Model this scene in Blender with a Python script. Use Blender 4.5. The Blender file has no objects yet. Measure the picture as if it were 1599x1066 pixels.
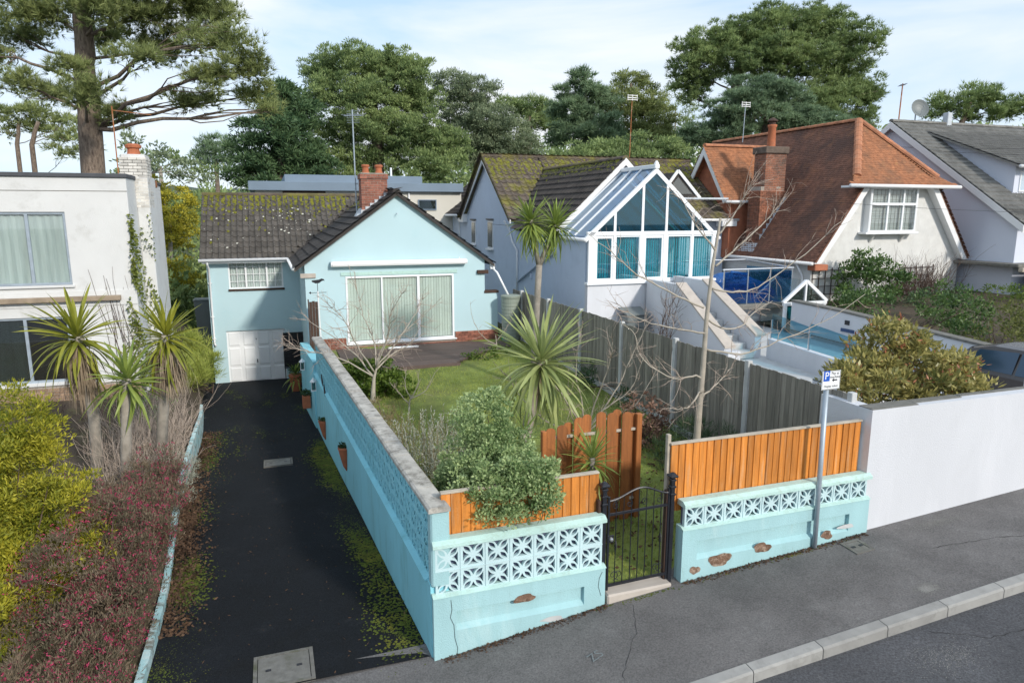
import bpy, bmesh, math, random
import numpy as np
from mathutils import Vector, Matrix
from mathutils.geometry import delaunay_2d_cdt

# ------------------------------------------------------------------ camera
scene = bpy.context.scene
CAM_H = 5.1
cam_data = bpy.data.cameras.new('camera')
cam_data.sensor_fit = 'HORIZONTAL'
cam_data.sensor_width = 36.0
cam_data.lens = 36.0 * 1080.0 / 1599.0
cam_data.clip_start = 0.1
cam_data.clip_end = 5000
cam = bpy.data.objects.new('camera', cam_data)
scene.collection.objects.link(cam)
cam.location = (0, 0, CAM_H)
cam.rotation_euler = (math.radians(90 - 10.6), 0, 0)
scene.camera = cam

# ------------------------------------------------------------------ light
YAW = 0.3351                      # the whole street is turned by this angle
SUN_EL = math.radians(28)
SUN_PLOT = (0.36, -0.933)          # towards the sun, along street / into plots
sx = SUN_PLOT[0] * math.cos(YAW) - SUN_PLOT[1] * math.sin(YAW)
sy = SUN_PLOT[0] * math.sin(YAW) + SUN_PLOT[1] * math.cos(YAW)
to_sun = Vector((sx * math.cos(SUN_EL), sy * math.cos(SUN_EL), math.sin(SUN_EL))).normalized()
sun_data = bpy.data.lights.new('sun', 'SUN')
sun_data.energy = 2.05
sun_data.angle = math.radians(5.0)
sun_data.color = (1.0, 0.93, 0.83)
sun = bpy.data.objects.new('sun', sun_data)
scene.collection.objects.link(sun)
sun.location = (20, -10, 40)
sun.rotation_euler = (-to_sun).to_track_quat('-Z', 'Y').to_euler()

world = bpy.data.worlds.new('World')
scene.world = world
world.use_nodes = True
wn, wl = world.node_tree.nodes, world.node_tree.links
wn.clear()
w_out = wn.new('ShaderNodeOutputWorld')
w_bg = wn.new('ShaderNodeBackground')
w_sky = wn.new('ShaderNodeTexSky')
w_sky.sky_type = 'NISHITA'
w_sky.sun_disc = False
w_sky.sun_elevation = SUN_EL
w_sky.sun_rotation = math.atan2(to_sun.x, to_sun.y)
w_sky.altitude = 50
w_sky.air_density = 1.0
w_sky.dust_density = 0.6
w_sky.ozone_density = 1.6
w_bg.inputs['Strength'].default_value = 0.15
# thin high cloud: streaky noise over the sky directions
w_tc = wn.new('ShaderNodeTexCoord')
w_map = wn.new('ShaderNodeMapping')
w_map.inputs['Scale'].default_value = (1.1, 1.6, 5.0)
w_map.inputs['Rotation'].default_value = (0.0, 0.12, 0.5)
w_map.inputs['Location'].default_value = (0.35, 0.0, 0.25)
w_n = wn.new('ShaderNodeTexNoise')
w_n.inputs['Scale'].default_value = 1.25
w_n.inputs['Detail'].default_value = 7.0
w_n.inputs['Roughness'].default_value = 0.55
w_n.inputs['Distortion'].default_value = 0.4
w_r = wn.new('ShaderNodeValToRGB')
w_r.color_ramp.elements[0].position = 0.40
w_r.color_ramp.elements[1].position = 0.66
w_r.color_ramp.elements[0].color = (0.0, 0.0, 0.0, 1)
w_r.color_ramp.elements[1].color = (0.92, 0.92, 0.92, 1)
w_mix = wn.new('ShaderNodeMix')
w_mix.data_type = 'RGBA'
w_mix.inputs[7].default_value = (4.3, 4.4, 4.5, 1)
wl.new(w_tc.outputs['Generated'], w_map.inputs['Vector'])
wl.new(w_map.outputs['Vector'], w_n.inputs['Vector'])
wl.new(w_n.outputs['Fac'], w_r.inputs['Fac'])
wl.new(w_r.outputs['Color'], w_mix.inputs[0])
# even blue-white veil added over the whole sky to raise the ambient light
w_veil = wn.new('ShaderNodeMix')
w_veil.data_type = 'RGBA'
w_veil.inputs[0].default_value = 0.80
w_veil.inputs[7].default_value = (2.4, 3.2, 4.15, 1)
wl.new(w_sky.outputs['Color'], w_veil.inputs[6])
wl.new(w_veil.outputs[2], w_mix.inputs[6])
wl.new(w_mix.outputs[2], w_bg.inputs['Color'])
wl.new(w_bg.outputs['Background'], w_out.inputs['Surface'])

scene.view_settings.view_transform = 'Standard'
scene.view_settings.look = 'None'
scene.view_settings.gamma = 1.0
scene.view_settings.use_curve_mapping = False
scene.view_settings.exposure = 0.70
scene.cycles.max_bounces = 6
scene.cycles.transparent_max_bounces = 12

# ------------------------------------------------------------------ helpers
random.seed(11)
RNG = np.random.default_rng(11)
COL = scene.collection
CY, SY = math.cos(YAW), math.sin(YAW)
ORG = Vector((-0.7527, 7.331, 0.0))      # plot frame: s along the street wall, t into the plots, z up

def PL(s, t, z=0.0):
    return Vector((ORG.x + s * CY - t * SY, ORG.y + s * SY + t * CY, z))

def link(o, parent=None):
    COL.objects.link(o)
    if parent is not None:
        o.parent = parent
        o['_o'] = parent['_o']
    return o

def tag(o, label=None, cat=None, group=None, kind=None):
    if label: o['label'] = label
    if cat: o['category'] = cat
    if group: o['group'] = group
    if kind: o['kind'] = kind
    return o

def thing(name, label, cat, loc=(0, 0, 0), group=None, rot=0.0):
    """Empty at the base of a thing; its children are written in plot coordinates."""
    o = bpy.data.objects.new(name, None)
    o.empty_display_size = 0.2
    COL.objects.link(o)
    o.location = PL(*loc)
    o.rotation_euler = (0, 0, YAW + rot)
    o['_o'] = tuple(float(v) for v in loc)
    return tag(o, label, cat, group)

class MB:
    def __init__(self):
        self.v, self.f = [], []
    def add(self, vs, fs):
        b = len(self.v)
        self.v.extend([tuple(p) for p in vs])
        self.f.extend([tuple(i + b for i in q) for q in fs])
        return self
    def box(self, x0, x1, y0, y1, z0, z1):
        if x0 > x1: x0, x1 = x1, x0
        if y0 > y1: y0, y1 = y1, y0
        if z0 > z1: z0, z1 = z1, z0
        vs = [(x0, y0, z0), (x1, y0, z0), (x1, y1, z0), (x0, y1, z0), (x0, y0, z1), (x1, y0, z1), (x1, y1, z1), (x0, y1, z1)]
        return self.add(vs, [(0, 3, 2, 1), (4, 5, 6, 7), (0, 1, 5, 4), (1, 2, 6, 5), (2, 3, 7, 6), (3, 0, 4, 7)])
    def bev(self, x0, x1, y0, y1, z0, z1, b=0.01):
        """box with chamfered edges"""
        if x0 > x1: x0, x1 = x1, x0
        if y0 > y1: y0, y1 = y1, y0
        if z0 > z1: z0, z1 = z1, z0
        b = min(b, (x1 - x0) * .45, (y1 - y0) * .45, (z1 - z0) * .45)
        bm = bmesh.new()
        bmesh.ops.create_cube(bm, size=1)
        for v in bm.verts:
            v.co = Vector(((x0 + x1) / 2 + v.co.x * (x1 - x0), (y0 + y1) / 2 + v.co.y * (y1 - y0), (z0 + z1) / 2 + v.co.z * (z1 - z0)))
        bmesh.ops.bevel(bm, geom=bm.edges[:], offset=b, segments=1, affect='EDGES')
        return self.bm(bm)
    def bm(self, bm, free=True):
        bm.verts.index_update()
        self.add([v.co[:] for v in bm.verts], [[v.index for v in f.verts] for f in bm.faces])
        if free: bm.free()
        return self
    def bar(self, a, b, w, h=None, up=(0, 0, 1)):
        """rectangular bar from a to b"""
        h = h or w
        a, b = Vector(a), Vector(b)
        d = (b - a).normalized()
        u = Vector(up)
        x = d.cross(u)
        if x.length < 1e-4: x = d.cross(Vector((1, 0, 0)))
        x.normalize(); y = x.cross(d).normalized()
        x *= w / 2; y *= h / 2
        vs = [a - x - y, a + x - y, a + x + y, a - x + y, b - x - y, b + x - y, b + x + y, b - x + y]
        return self.add(vs, [(0, 1, 2, 3), (7, 6, 5, 4), (0, 4, 5, 1), (1, 5, 6, 2), (2, 6, 7, 3), (3, 7, 4, 0)])
    def tube(self, pts, r, n=6, cap=True):
        pts = [Vector(p) for p in pts]
        rs = r if isinstance(r, (list, tuple)) else [r] * len(pts)
        base = len(self.v); prev = None
        for i, p in enumerate(pts):
            d = (pts[min(i + 1, len(pts) - 1)] - pts[max(i - 1, 0)])
            if d.length < 1e-9: d = Vector((0, 0, 1))
            d.normalize()
            if prev is None:
                x = d.cross(Vector((0, 0, 1)))
                if x.length < 1e-3: x = Vector((1, 0, 0))
            else:
                x = prev - d * prev.dot(d)
                if x.length < 1e-4: x = d.orthogonal()
            x.normalize(); prev = x; y = d.cross(x)
            for k in range(n):
                a = 2 * math.pi * k / n
                self.v.append(tuple(p + (x * math.cos(a) + y * math.sin(a)) * rs[i]))
        for i in range(len(pts) - 1):
            for k in range(n):
                k2 = (k + 1) % n
                self.f.append((base + i * n + k, base + i * n + k2, base + (i + 1) * n + k2, base + (i + 1) * n + k))
        if cap:
            self.f.append(tuple(base + k for k in range(n - 1, -1, -1)))
            e = base + (len(pts) - 1) * n
            self.f.append(tuple(e + k for k in range(n)))
        return self
    def lathe(self, c, prof, n=16):
        """prof: list of (radius, z) round the point c"""
        base = len(self.v)
        for r, z in prof:
            for k in range(n):
                a = 2 * math.pi * k / n
                self.v.append((c[0] + r * math.cos(a), c[1] + r * math.sin(a), c[2] + z))
        for i in range(len(prof) - 1):
            for k in range(n):
                k2 = (k + 1) % n
                self.f.append((base + i * n + k, base + i * n + k2, base + (i + 1) * n + k2, base + (i + 1) * n + k))
        self.f.append(tuple(base + k for k in range(n - 1, -1, -1)))
        e = base + (len(prof) - 1) * n
        self.f.append(tuple(e + k for k in range(n)))
        return self
    def prism(self, poly, off):
        """closed prism: 3-D polygon swept by the vector off"""
        n = len(poly); off = Vector(off)
        a = [Vector(p) for p in poly]
        vs = a + [p + off for p in a]
        fs = [tuple(range(n)), tuple(range(2 * n - 1, n - 1, -1))]
        for i in range(n):
            j = (i + 1) % n
            fs.append((i, i + n, j + n, j))
        return self.add(vs, fs)
    def mesh(self, name, mat=None, smooth=False):
        me = bpy.data.meshes.new(name)
        me.from_pydata(self.v, [], self.f)
        me.validate()
        bm = bmesh.new(); bm.from_mesh(me)
        bmesh.ops.recalc_face_normals(bm, faces=bm.faces[:])
        bm.to_mesh(me); bm.free()
        if smooth:
            me.polygons.foreach_set('use_smooth', [True] * len(me.polygons))
        if mat: me.materials.append(mat)
        me.update()
        return me
    def build(self, name, mat, parent=None, smooth=False, loc=None):
        """parent given: vertices are plot coordinates and are moved under the thing.
        no parent: a top-level mesh whose origin is loc (plot coordinates)."""
        if parent is not None:
            o0 = parent['_o']
        else:
            o0 = loc or (0, 0, 0)
        self.v = [(p[0] - o0[0], p[1] - o0[1], p[2] - o0[2]) for p in self.v]
        o = bpy.data.objects.new(name, self.mesh(name, mat, smooth))
        if parent is not None:
            link(o, parent)
        else:
            COL.objects.link(o)
            o.location = PL(*o0); o.rotation_euler = (0, 0, YAW)
            o['_o'] = tuple(float(v) for v in o0)
        return o

def piece(name, me, parent, loc, rot=None, scale=None):
    """one copy of a shared piece mesh under a thing; loc in plot coordinates"""
    o = bpy.data.objects.new(name, me)
    link(o, parent)
    p0 = parent['_o']
    m = Matrix.Translation((loc[0] - p0[0], loc[1] - p0[1], loc[2] - p0[2]))
    if rot is not None: m = m @ rot.to_4x4()
    if scale is not None: m = m @ Matrix.Diagonal((*scale, 1))
    o.matrix_local = m
    return o

def copy_tree(o, parent=None):
    c = o.copy(); COL.objects.link(c)
    if parent is not None: c.parent = parent
    for ch in list(o.children): copy_tree(ch, c)
    return c

def npmesh(name, verts, faces_flat, nper, mat, smooth=False):
    """fast mesh from numpy: verts (N,3); faces_flat (M,nper)"""
    me = bpy.data.meshes.new(name)
    M = len(faces_flat)
    me.vertices.add(len(verts)); me.loops.add(M * nper); me.polygons.add(M)
    me.vertices.foreach_set('co', np.asarray(verts, np.float32).ravel())
    me.loops.foreach_set('vertex_index', np.asarray(faces_flat, np.int32).ravel())
    me.polygons.foreach_set('loop_start', np.arange(0, M * nper, nper, dtype=np.int32))
    me.polygons.foreach_set('loop_total', np.full(M, nper, np.int32))
    if mat: me.materials.append(mat)
    me.update(calc_edges=True)
    if smooth: me.polygons.foreach_set('use_smooth', [True] * M)
    return me

# ------------------------------------------------------------------ materials
def new_mat(name):
    m = bpy.data.materials.new(name); m.use_nodes = True
    nt = m.node_tree
    b = nt.nodes['Principled BSDF']
    return m, nt.nodes, nt.links, b

def rgb(c): return (c[0], c[1], c[2], 1.0)
def hexc(h):
    h = h.lstrip('#')
    return tuple(((int(h[i:i + 2], 16) / 255) ** 2.2) for i in (0, 2, 4))

def mixnode(n, l, fac, a, b, blend='MIX'):
    m = n.new('ShaderNodeMix'); m.data_type = 'RGBA'; m.blend_type = blend
    for sock, val in ((0, fac), (6, a), (7, b)):
        if hasattr(val, 'links') or hasattr(val, 'is_linked'):
            l.new(val, m.inputs[sock])
        else:
            m.inputs[sock].default_value = val if sock == 0 else rgb(val)
    return m.outputs[2]

def noise(n, l, vec, scale, detail=4, rough=.55, dist=0.0):
    t = n.new('ShaderNodeTexNoise')
    t.inputs['Scale'].default_value = scale; t.inputs['Detail'].default_value = detail
    t.inputs['Roughness'].default_value = rough; t.inputs['Distortion'].default_value = dist
    l.new(vec, t.inputs['Vector'])
    return t.outputs['Fac']

def ramp(n, l, fac, p0, p1, c0=(0, 0, 0), c1=(1, 1, 1)):
    r = n.new('ShaderNodeValToRGB')
    r.color_ramp.elements[0].position = p0; r.color_ramp.elements[1].position = p1
    r.color_ramp.elements[0].color = rgb(c0); r.color_ramp.elements[1].color = rgb(c1)
    l.new(fac, r.inputs['Fac'])
    return r.outputs['Color']

def surf(name, c, rough=.8, var=.12, scale=2.5, stains=(), bump=0.0, bscale=40, rand=0.0, metal=0.0, stretch=None, spec=.5, fine=None):
    """procedural surface: base colour with uneven tone, stains [(colour, scale, lo, hi, strength)], fine relief, per-piece tone"""
    m, n, l, b = new_mat(name)
    g = n.new('ShaderNodeNewGeometry')
    vec = g.outputs['Position']
    if stretch:
        mp = n.new('ShaderNodeMapping'); mp.inputs['Scale'].default_value = stretch
        mp.inputs['Rotation'].default_value = (0, 0, -YAW)
        l.new(vec, mp.inputs['Vector']); vec = mp.outputs['Vector']
    f = noise(n, l, vec, scale, 6)
    lo = tuple(max(0, x * (1 - var)) for x in c); hi = tuple(min(.95, x * (1 + var)) for x in c)
    col = ramp(n, l, f, .25, .75, lo, hi)
    for (sc, ss, s0, s1, st) in stains:
        ff = noise(n, l, vec, ss, 8, .65, .3)
        mk = ramp(n, l, ff, s0, s1, (0, 0, 0), (st, st, st))
        col = mixnode(n, l, mk, col, sc)
    if fine:
        ff = noise(n, l, g.outputs['Position'], fine[0], 2, .7)
        mk = ramp(n, l, ff, .3, .7, (1 - fine[1],) * 3, (1 + fine[1],) * 3)
        col = mixnode(n, l, 1.0, col, mk, 'MULTIPLY')
    if rand:
        oi = n.new('ShaderNodeObjectInfo')
        mr = n.new('ShaderNodeMapRange')
        mr.inputs['To Min'].default_value = 1 - rand; mr.inputs['To Max'].default_value = 1 + rand
        l.new(oi.outputs['Random'], mr.inputs['Value'])
        cv = n.new('ShaderNodeCombineColor')
        for k in range(3): l.new(mr.outputs['Result'], cv.inputs[k])
        col = mixnode(n, l, 1.0, col, cv.outputs['Color'], 'MULTIPLY')
    l.new(col, b.inputs['Base Color'])
    b.inputs['Roughness'].default_value = rough
    b.inputs['Metallic'].default_value = metal
    b.inputs['Specular IOR Level'].default_value = spec
    if bump:
        bf = noise(n, l, g.outputs['Position'], bscale, 4, .6)
        bn = n.new('ShaderNodeBump'); bn.inputs['Strength'].default_value = bump; bn.inputs['Distance'].default_value = .02
        l.new(bf, bn.inputs['Height']); l.new(bn.outputs['Normal'], b.inputs['Normal'])
    return m

def leaf(name, c, c2, rough=.55, trans=.35, scale=1.2, spec=.35):
    """foliage: tone differs from leaf to leaf and from clump to clump, light passes through"""
    m, n, l, b = new_mat(name)
    g = n.new('ShaderNodeNewGeometry')
    f = noise(n, l, g.outputs['Position'], scale, 3)
    a = n.new('ShaderNodeMath'); a.operation = 'MULTIPLY_ADD'
    l.new(g.outputs['Random Per Island'], a.inputs[0]); a.inputs[1].default_value = .55
    sub = n.new('ShaderNodeMath'); sub.operation = 'MULTIPLY_ADD'
    l.new(f, sub.inputs[0]); sub.inputs[1].default_value = 1.3; sub.inputs[2].default_value = -.42
    l.new(sub.outputs[0], a.inputs[2])
    col = ramp(n, l, a.outputs[0], .1, .95, c, c2)
    l.new(col, b.inputs['Base Color'])
    b.inputs['Roughness'].default_value = rough
    b.inputs['Specular IOR Level'].default_value = spec
    tr = n.new('ShaderNodeBsdfTranslucent'); l.new(col, tr.inputs['Color'])
    ms = n.new('ShaderNodeMixShader'); ms.inputs[0].default_value = trans
    out = n['Material Output']
    l.new(b.outputs['BSDF'], ms.inputs[1]); l.new(tr.outputs['BSDF'], ms.inputs[2])
    l.new(ms.outputs[0], out.inputs['Surface'])
    return m

def glass(name, tint=(.85, .9, .9), refl=.12, gloss=(1, 1, 1), rough=.02):
    m, n, l, b = new_mat(name)
    n.remove(b)
    tr = n.new('ShaderNodeBsdfTransparent'); tr.inputs['Color'].default_value = rgb(tint)
    gl = n.new('ShaderNodeBsdfGlossy'); gl.inputs['Roughness'].default_value = rough; gl.inputs['Color'].default_value = rgb(gloss)
    fr = n.new('ShaderNodeLayerWeight'); fr.inputs['Blend'].default_value = .5
    pw = n.new('ShaderNodeMath'); pw.operation = 'POWER'; pw.inputs[1].default_value = 4.0
    l.new(fr.outputs['Facing'], pw.inputs[0])
    ad = n.new('ShaderNodeMath'); ad.operation = 'MULTIPLY_ADD'; ad.use_clamp = True; ad.inputs[1].default_value = .7; ad.inputs[2].default_value = refl + .03
    l.new(pw.outputs[0], ad.inputs[0])
    ms = n.new('ShaderNodeMixShader')
    l.new(ad.outputs[0], ms.inputs[0]); l.new(tr.outputs[0], ms.inputs[1]); l.new(gl.outputs[0], ms.inputs[2])
    l.new(ms.outputs[0], n['Material Output'].inputs['Surface'])
    return m

M = {}
MOSS = (.18, .165, .03)
LICHEN = (.55, .55, .45)
M['turq'] = surf('turquoise_render', (.34, .55, .58), .8, .10, 1.2, [((.24, .42, .40), 2.0, .54, .76, .45), ((.56, .70, .69), 1.3, .55, .78, .55), ((.20, .26, .20), 5.0, .64, .76, .5)], .45, 70, stretch=(2, 2, .55))
M['turq_side'] = surf('turquoise_weathered_shade_lift', (.26, .62, .72), .8, .12, 1.0, [((.14, .38, .40), 2.6, .52, .76, .6), ((.42, .70, .72), 1.1, .55, .8, .5)], .35, 70, stretch=(1, 1, .35))  # lifted shade light put into a brighter, bluer base; stains are weathering
M['turq_house'] = surf('turquoise_house_render', (.46, .63, .68), .8, .035, .8, [((.36, .58, .64), 1.1, .55, .85, .4)], .25, 120)
M['turq_cope'] = surf('turquoise_coping', (.46, .66, .62), .85, .10, 4, [((.33, .42, .34), 9, .5, .75, .6)], .4, 60)
M['cope'] = surf('lichen_grey_coping', (.44, .42, .38), .95, .25, 5, [((.14, .13, .11), 6, .48, .66, .8), ((.62, .60, .54), 9, .58, .72, .6)], .5, 60)
M['turq_block'] = surf('pale_aqua_block_paint', (.50, .66, .69), .8, .08, 2, [((.34, .50, .50), 4, .58, .78, .4)], .3, 80)
M['backing'] = surf('void_shade_slate', (.085, .10, .16), .9, .2, 6)  # shade of the front block openings put into a dark slate colour
M['backing_side'] = surf('void_shade_blue', (.02, .06, .10), .9, .2, 6)  # shade of the side block openings put into a darker blue
M['brick'] = surf('red_brick', (.28, .11, .075), .9, .3, 14, [((.12, .07, .06), 5, .5, .8, .5)], .5, 120, rand=.28)
M['mortar'] = surf('mortar', (.34, .30, .26), .95, .2, 10, bump=.4)
M['cedar'] = surf('orange_stained_timber', (.56, .20, .03), .62, .28, 3.0, [((.20, .075, .022), 1.3, .5, .75, .65), ((.50, .34, .20), 1.9, .54, .74, .6), ((.30, .24, .18), 5, .62, .76, .6)], .25, 45, rand=.22, stretch=(9, 9, .8))
M['cedar_dark'] = surf('red_brown_stained_timber', (.33, .115, .03), .65, .3, 3.0, [((.15, .06, .022), 1.6, .48, .75, .6)], .25, 45, rand=.2, stretch=(9, 9, .8))
M['grey_wood'] = surf('weathered_grey_timber', (.255, .235, .20), .9, .3, 3.0, [((.10, .105, .085), 1.4, .5, .75, .6)], .4, 50, rand=.25, stretch=(9, 9, .7))
M['pale_wood'] = surf('bleached_timber', (.42, .37, .30), .9, .25, 5, bump=.3)
M['concrete'] = surf('pale_concrete', (.50, .51, .51), .9, .12, 5, [((.25, .26, .22), 3, .55, .8, .4)], .4, 90)
M['iron'] = surf('black_painted_iron', (.012, .014, .02), .38, .3, 20, [((.10, .055, .03), 14, .62, .75, .5)], .15, 90)
M['white'] = surf('white_paint', (.78, .79, .80), .45, .04, 2)
M['upvc'] = surf('white_plastic', (.80, .82, .84), .32, .025, 2)
M['white_render'] = surf('white_render', (.59, .605, .64), .8, .05, .7, [((.50, .51, .53), 1.3, .55, .80, .45), ((.70, .71, .75), .9, .5, .75, .5)], .35, 60, stretch=(1.3, 1.3, .45))
M['old_white'] = surf('weathered_white_render', (.64, .645, .64), .85, .06, 1.2, [((.38, .37, .34), 2.0, .54, .76, .5), ((.66, .66, .65), 1.1, .5, .7, .4)], .4, 70)
M['cream_wall'] = surf('cream_render', (.60, .58, .52), .85, .05, 1.0)
M['blue_render'] = surf('pale_blue_grey_render', (.52, .60, .72), .85, .05, .8, [((.36, .43, .53), 1.6, .5, .8, .5)], .3, 90)
M['lilac_render'] = surf('pale_lilac_render', (.62, .66, .76), .85, .03, .8, bump=.2, bscale=80)
M['pebble'] = surf('white_roughcast', (.72, .72, .70), .95, .08, 3, [((.50, .48, .44), 2, .55, .8, .4)], .9, 120)
M['tile_grey'] = surf('grey_brown_concrete_tile', (.105, .095, .085), .92, .3, 3, [((.05, .045, .04), 2.2, .45, .7, .6), (LICHEN, 7, .70, .76, .5)], .4, 60, rand=.2)
M['tile_moss'] = surf('mossy_concrete_tile', (.12, .095, .075), .92, .3, 3, [((.06, .05, .04), 2.0, .45, .7, .5), (MOSS, 1.1, .47, .62, .8), (LICHEN, 8, .68, .74, .6)], .5, 60, rand=.18)
M['tile_dark'] = surf('dark_concrete_tile', (.052, .046, .043), .9, .3, 3, [((.03, .027, .025), 2.2, .45, .7, .6), ((.20, .19, .16), 9, .66, .74, .5)], .4, 60, rand=.22)
M['moss'] = surf('moss', (.19, .19, .02), 1.0, .4, 8, [((.08, .09, .015), 5, .45, .7, .7)], 1.0, 60)
M['tile_red'] = surf('weathered_clay_tile_shaded', (.21, .095, .06), .9, .4, 5, [((.085, .05, .04), .7, .42, .62, .8), ((.36, .16, .07), 1.9, .55, .75, .6)], .5, 60)  # side slopes of the clay roof: shade put into the browner base
M['tile_orange'] = surf('orange_clay_tile_sunlit', (.34, .14, .065), .9, .4, 6, [((.14, .085, .055), 1.2, .46, .70, .7), ((.26, .2, .07), 3, .6, .8, .5)], .5, 60)  # front-facing clay slopes: sunlight put into the more orange base
M['ridge_clay'] = surf('clay_ridge', (.40, .17, .09), .9, .25, 5, [((.2, .16, .12), 4, .5, .75, .5)], .4, 60, rand=.15)
M['tilehung'] = surf('hung_clay_tile', (.42, .155, .085), .9, .2, 5, bump=.4)
M['terra'] = surf('terracotta', (.40, .13, .06), .85, .2, 6, [((.22, .12, .08), 5, .5, .8, .5)], .2, 50)
M['lead'] = surf('lead_flashing', (.50, .54, .58), .6, .15, 6)
M['asphalt'] = surf('road_asphalt', (.098, .10, .108), .9, .18, 1.4, [((.17, .17, .175), 4.5, .60, .72, .5), ((.04, .04, .044), 1.0, .5, .8, .5)], .9, 160, fine=(42, .42))
M['pave'] = surf('pavement_asphalt', (.165, .158, .155), .92, .2, 1.1, [((.26, .255, .25), 1.5, .52, .74, .45), ((.07, .067, .066), .9, .5, .72, .6), ((.24, .235, .23), 9, .60, .72, .35)], .8, 190, fine=(48, .32))
M['drive'] = surf('dark_driveway_asphalt', (.010, .0125, .0165), .92, .2, 1.2, [((.032, .034, .038), 2.2, .58, .75, .6), ((.008, .008, .007), .9, .5, .75, .6)], .9, 160, fine=(45, .45), spec=.25)  # near-black asphalt base with uneven lighter and darker blotches
M['kerb'] = surf('kerb_concrete', (.33, .325, .31), .92, .14, 4, [((.17, .17, .155), 5, .52, .75, .6)], .6, 120, rand=.08)
M['manhole'] = surf('grey_metal_cover', (.17, .165, .15), .85, .25, 10, [((.10, .10, .07), 4, .5, .7, .6)], .5, 90)
M['soil'] = surf('garden_soil', (.075, .055, .036), 1, .35, 3, [((.10, .11, .03), 1.4, .5, .7, .6)], 1.0, 50)
M['lawn_soil'] = surf('lawn_ground', (.20, .25, .055), 1, .3, 1.5, [((.13, .115, .045), 1.1, .5, .75, .7), ((.05, .085, .016), .7, .5, .7, .7)], 1.0, 60)
M['ground'] = surf('far_ground', (.07, .085, .04), 1, .3, .2)
M['deck'] = surf('dark_decking', (.095, .066, .056), .75, .25, 3, [((.14, .125, .115), 2.2, .55, .8, .5)], .3, 50, rand=.18, stretch=(.6, 9, 9))
M['blind'] = surf('pale_blind_fabric', (.62, .66, .60), .85, .06, 2, rand=.07)
M['blind_teal'] = surf('teal_blind_fabric', (.10, .44, .54), .8, .06, 2, rand=.18)
M['curtain'] = surf('white_net_curtain', (.66, .68, .66), .9, .12, 3, stretch=(8, 8, .6))
M['curtain_old'] = surf('dusty_net_curtain', (.46, .50, .48), .9, .22, 1.6, [((.34, .37, .35), 1.4, .5, .8, .5)], stretch=(5, 5, .5))
M['interior'] = surf('dim_interior', (.10, .10, .10), .9, .2, 1)
M['interior_light'] = surf('pale_interior', (.42, .43, .42), .9, .1, 1)
M['green_plastic'] = surf('grey_green_plastic', (.25, .29, .245), .5, .06, 3)
M['bin_plastic'] = surf('grey_plastic', (.16, .18, .18), .5, .08, 3)
M['black_plastic'] = surf('black_plastic', (.018, .019, .022), .45, .1, 4)
M['galv'] = surf('galvanised_steel', (.36, .42, .48), .5, .14, 8, metal=.35)
M['steel'] = surf('stainless_steel', (.55, .57, .6), .25, .05, 4, metal=.8)
M['slate_blue'] = surf('blue_grey_metal_roof', (.16, .22, .29), .6, .1, 1)
M['wood_dark'] = surf('dark_brown_timber', (.06, .032, .022), .8, .25, 5, bump=.3)
M['rust'] = surf('rusty_pipe', (.34, .13, .05), .9, .3, 6, [((.55, .45, .38), 4, .5, .7, .6)], .4, 80)
M['bark'] = surf('pine_bark', (.20, .155, .12), .98, .4, 4, [((.06, .04, .032), 6, .45, .65, .8)], 1.0, 22, stretch=(3, 3, .8))
M['bark_grey'] = surf('grey_bark', (.30, .27, .23), .95, .25, 8, [((.16, .15, .12), 5, .5, .75, .6)], .5, 60)
M['bark_pale'] = surf('pale_smooth_bark', (.40, .36, .30), .9, .2, 6, [((.24, .22, .19), 5, .5, .75, .6)], .4, 60)
M['twig'] = surf('pale_twig', (.42, .34, .28), .95, .3, 6)
M['twig_dark'] = surf('dark_twig', (.11, .075, .06), .95, .3, 6)
M['dead'] = leaf('dead_leaf_skirt', (.20, .15, .10), (.42, .34, .25), .9, .2, 3)
M['tarp'] = surf('blue_tarpaulin', (.01, .13, .42), .4, .25, 2, [((.01, .05, .2), 2.5, .45, .7, .7)], .6, 6)
M['glass'] = glass('window_glass', (.93, .96, .96), .02)
M['glass_dark'] = glass('dark_window_glass', (.45, .50, .50), .12)
M['glass_pale_teal'] = glass('pale_teal_window_glass', (.62, .86, .88), .08)
M['glass_teal'] = glass('teal_window_glass', (.10, .40, .47), .06, (.6, .9, 1))
M['glass_blue'] = glass('blue_balustrade_glass', (.20, .50, .66), .08, (.7, .9, 1))
M['glass_roof'] = glass('roof_glass', (.16, .30, .46), .14, (.7, .85, 1))
M['stone_cap'] = surf('beige_cap_stone', (.46, .41, .36), .9, .12, 4)
M['car_paint'] = surf('dark_bronze_car_paint', (.055, .045, .042), .22, .1, 2, spec=.8)
M['rubber'] = surf('rubber', (.02, .02, .02), .8, .1, 5)
M['red_paint'] = surf('red_paint', (.45, .02, .02), .4)
M['p_blue'] = surf('sign_blue', (.015, .10, .50), .4, .02)
M['sign_white'] = surf('sign_white', (.82, .84, .86), .4, .02)
M['sign_black'] = surf('sign_black', (.015, .015, .02), .5, .02)
M['sand'] = surf('broken_masonry', (.20, .12, .08), 1, .5, 14, [((.46, .36, .28), 11, .5, .64, .9), ((.10, .06, .04), 16, .5, .65, .8)], 1.0, 60)
# ------------------------------------------------------------------ the setting
def struct(o):
    return tag(o, kind='structure')

def interp(x, xs, ys):
    return float(np.interp(x, xs, ys))

def zpave(s, t):
    """height of the pavement: it climbs along the street and falls to the kerb"""
    return interp(s, [-60, -12, -3.6, -.2, 2.0, 3.1, 6.1, 9.4, 60], [-1.2, -.15, -.02, 0, .29, .38, .59, .80, 4.2]) + .02 * t

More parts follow.
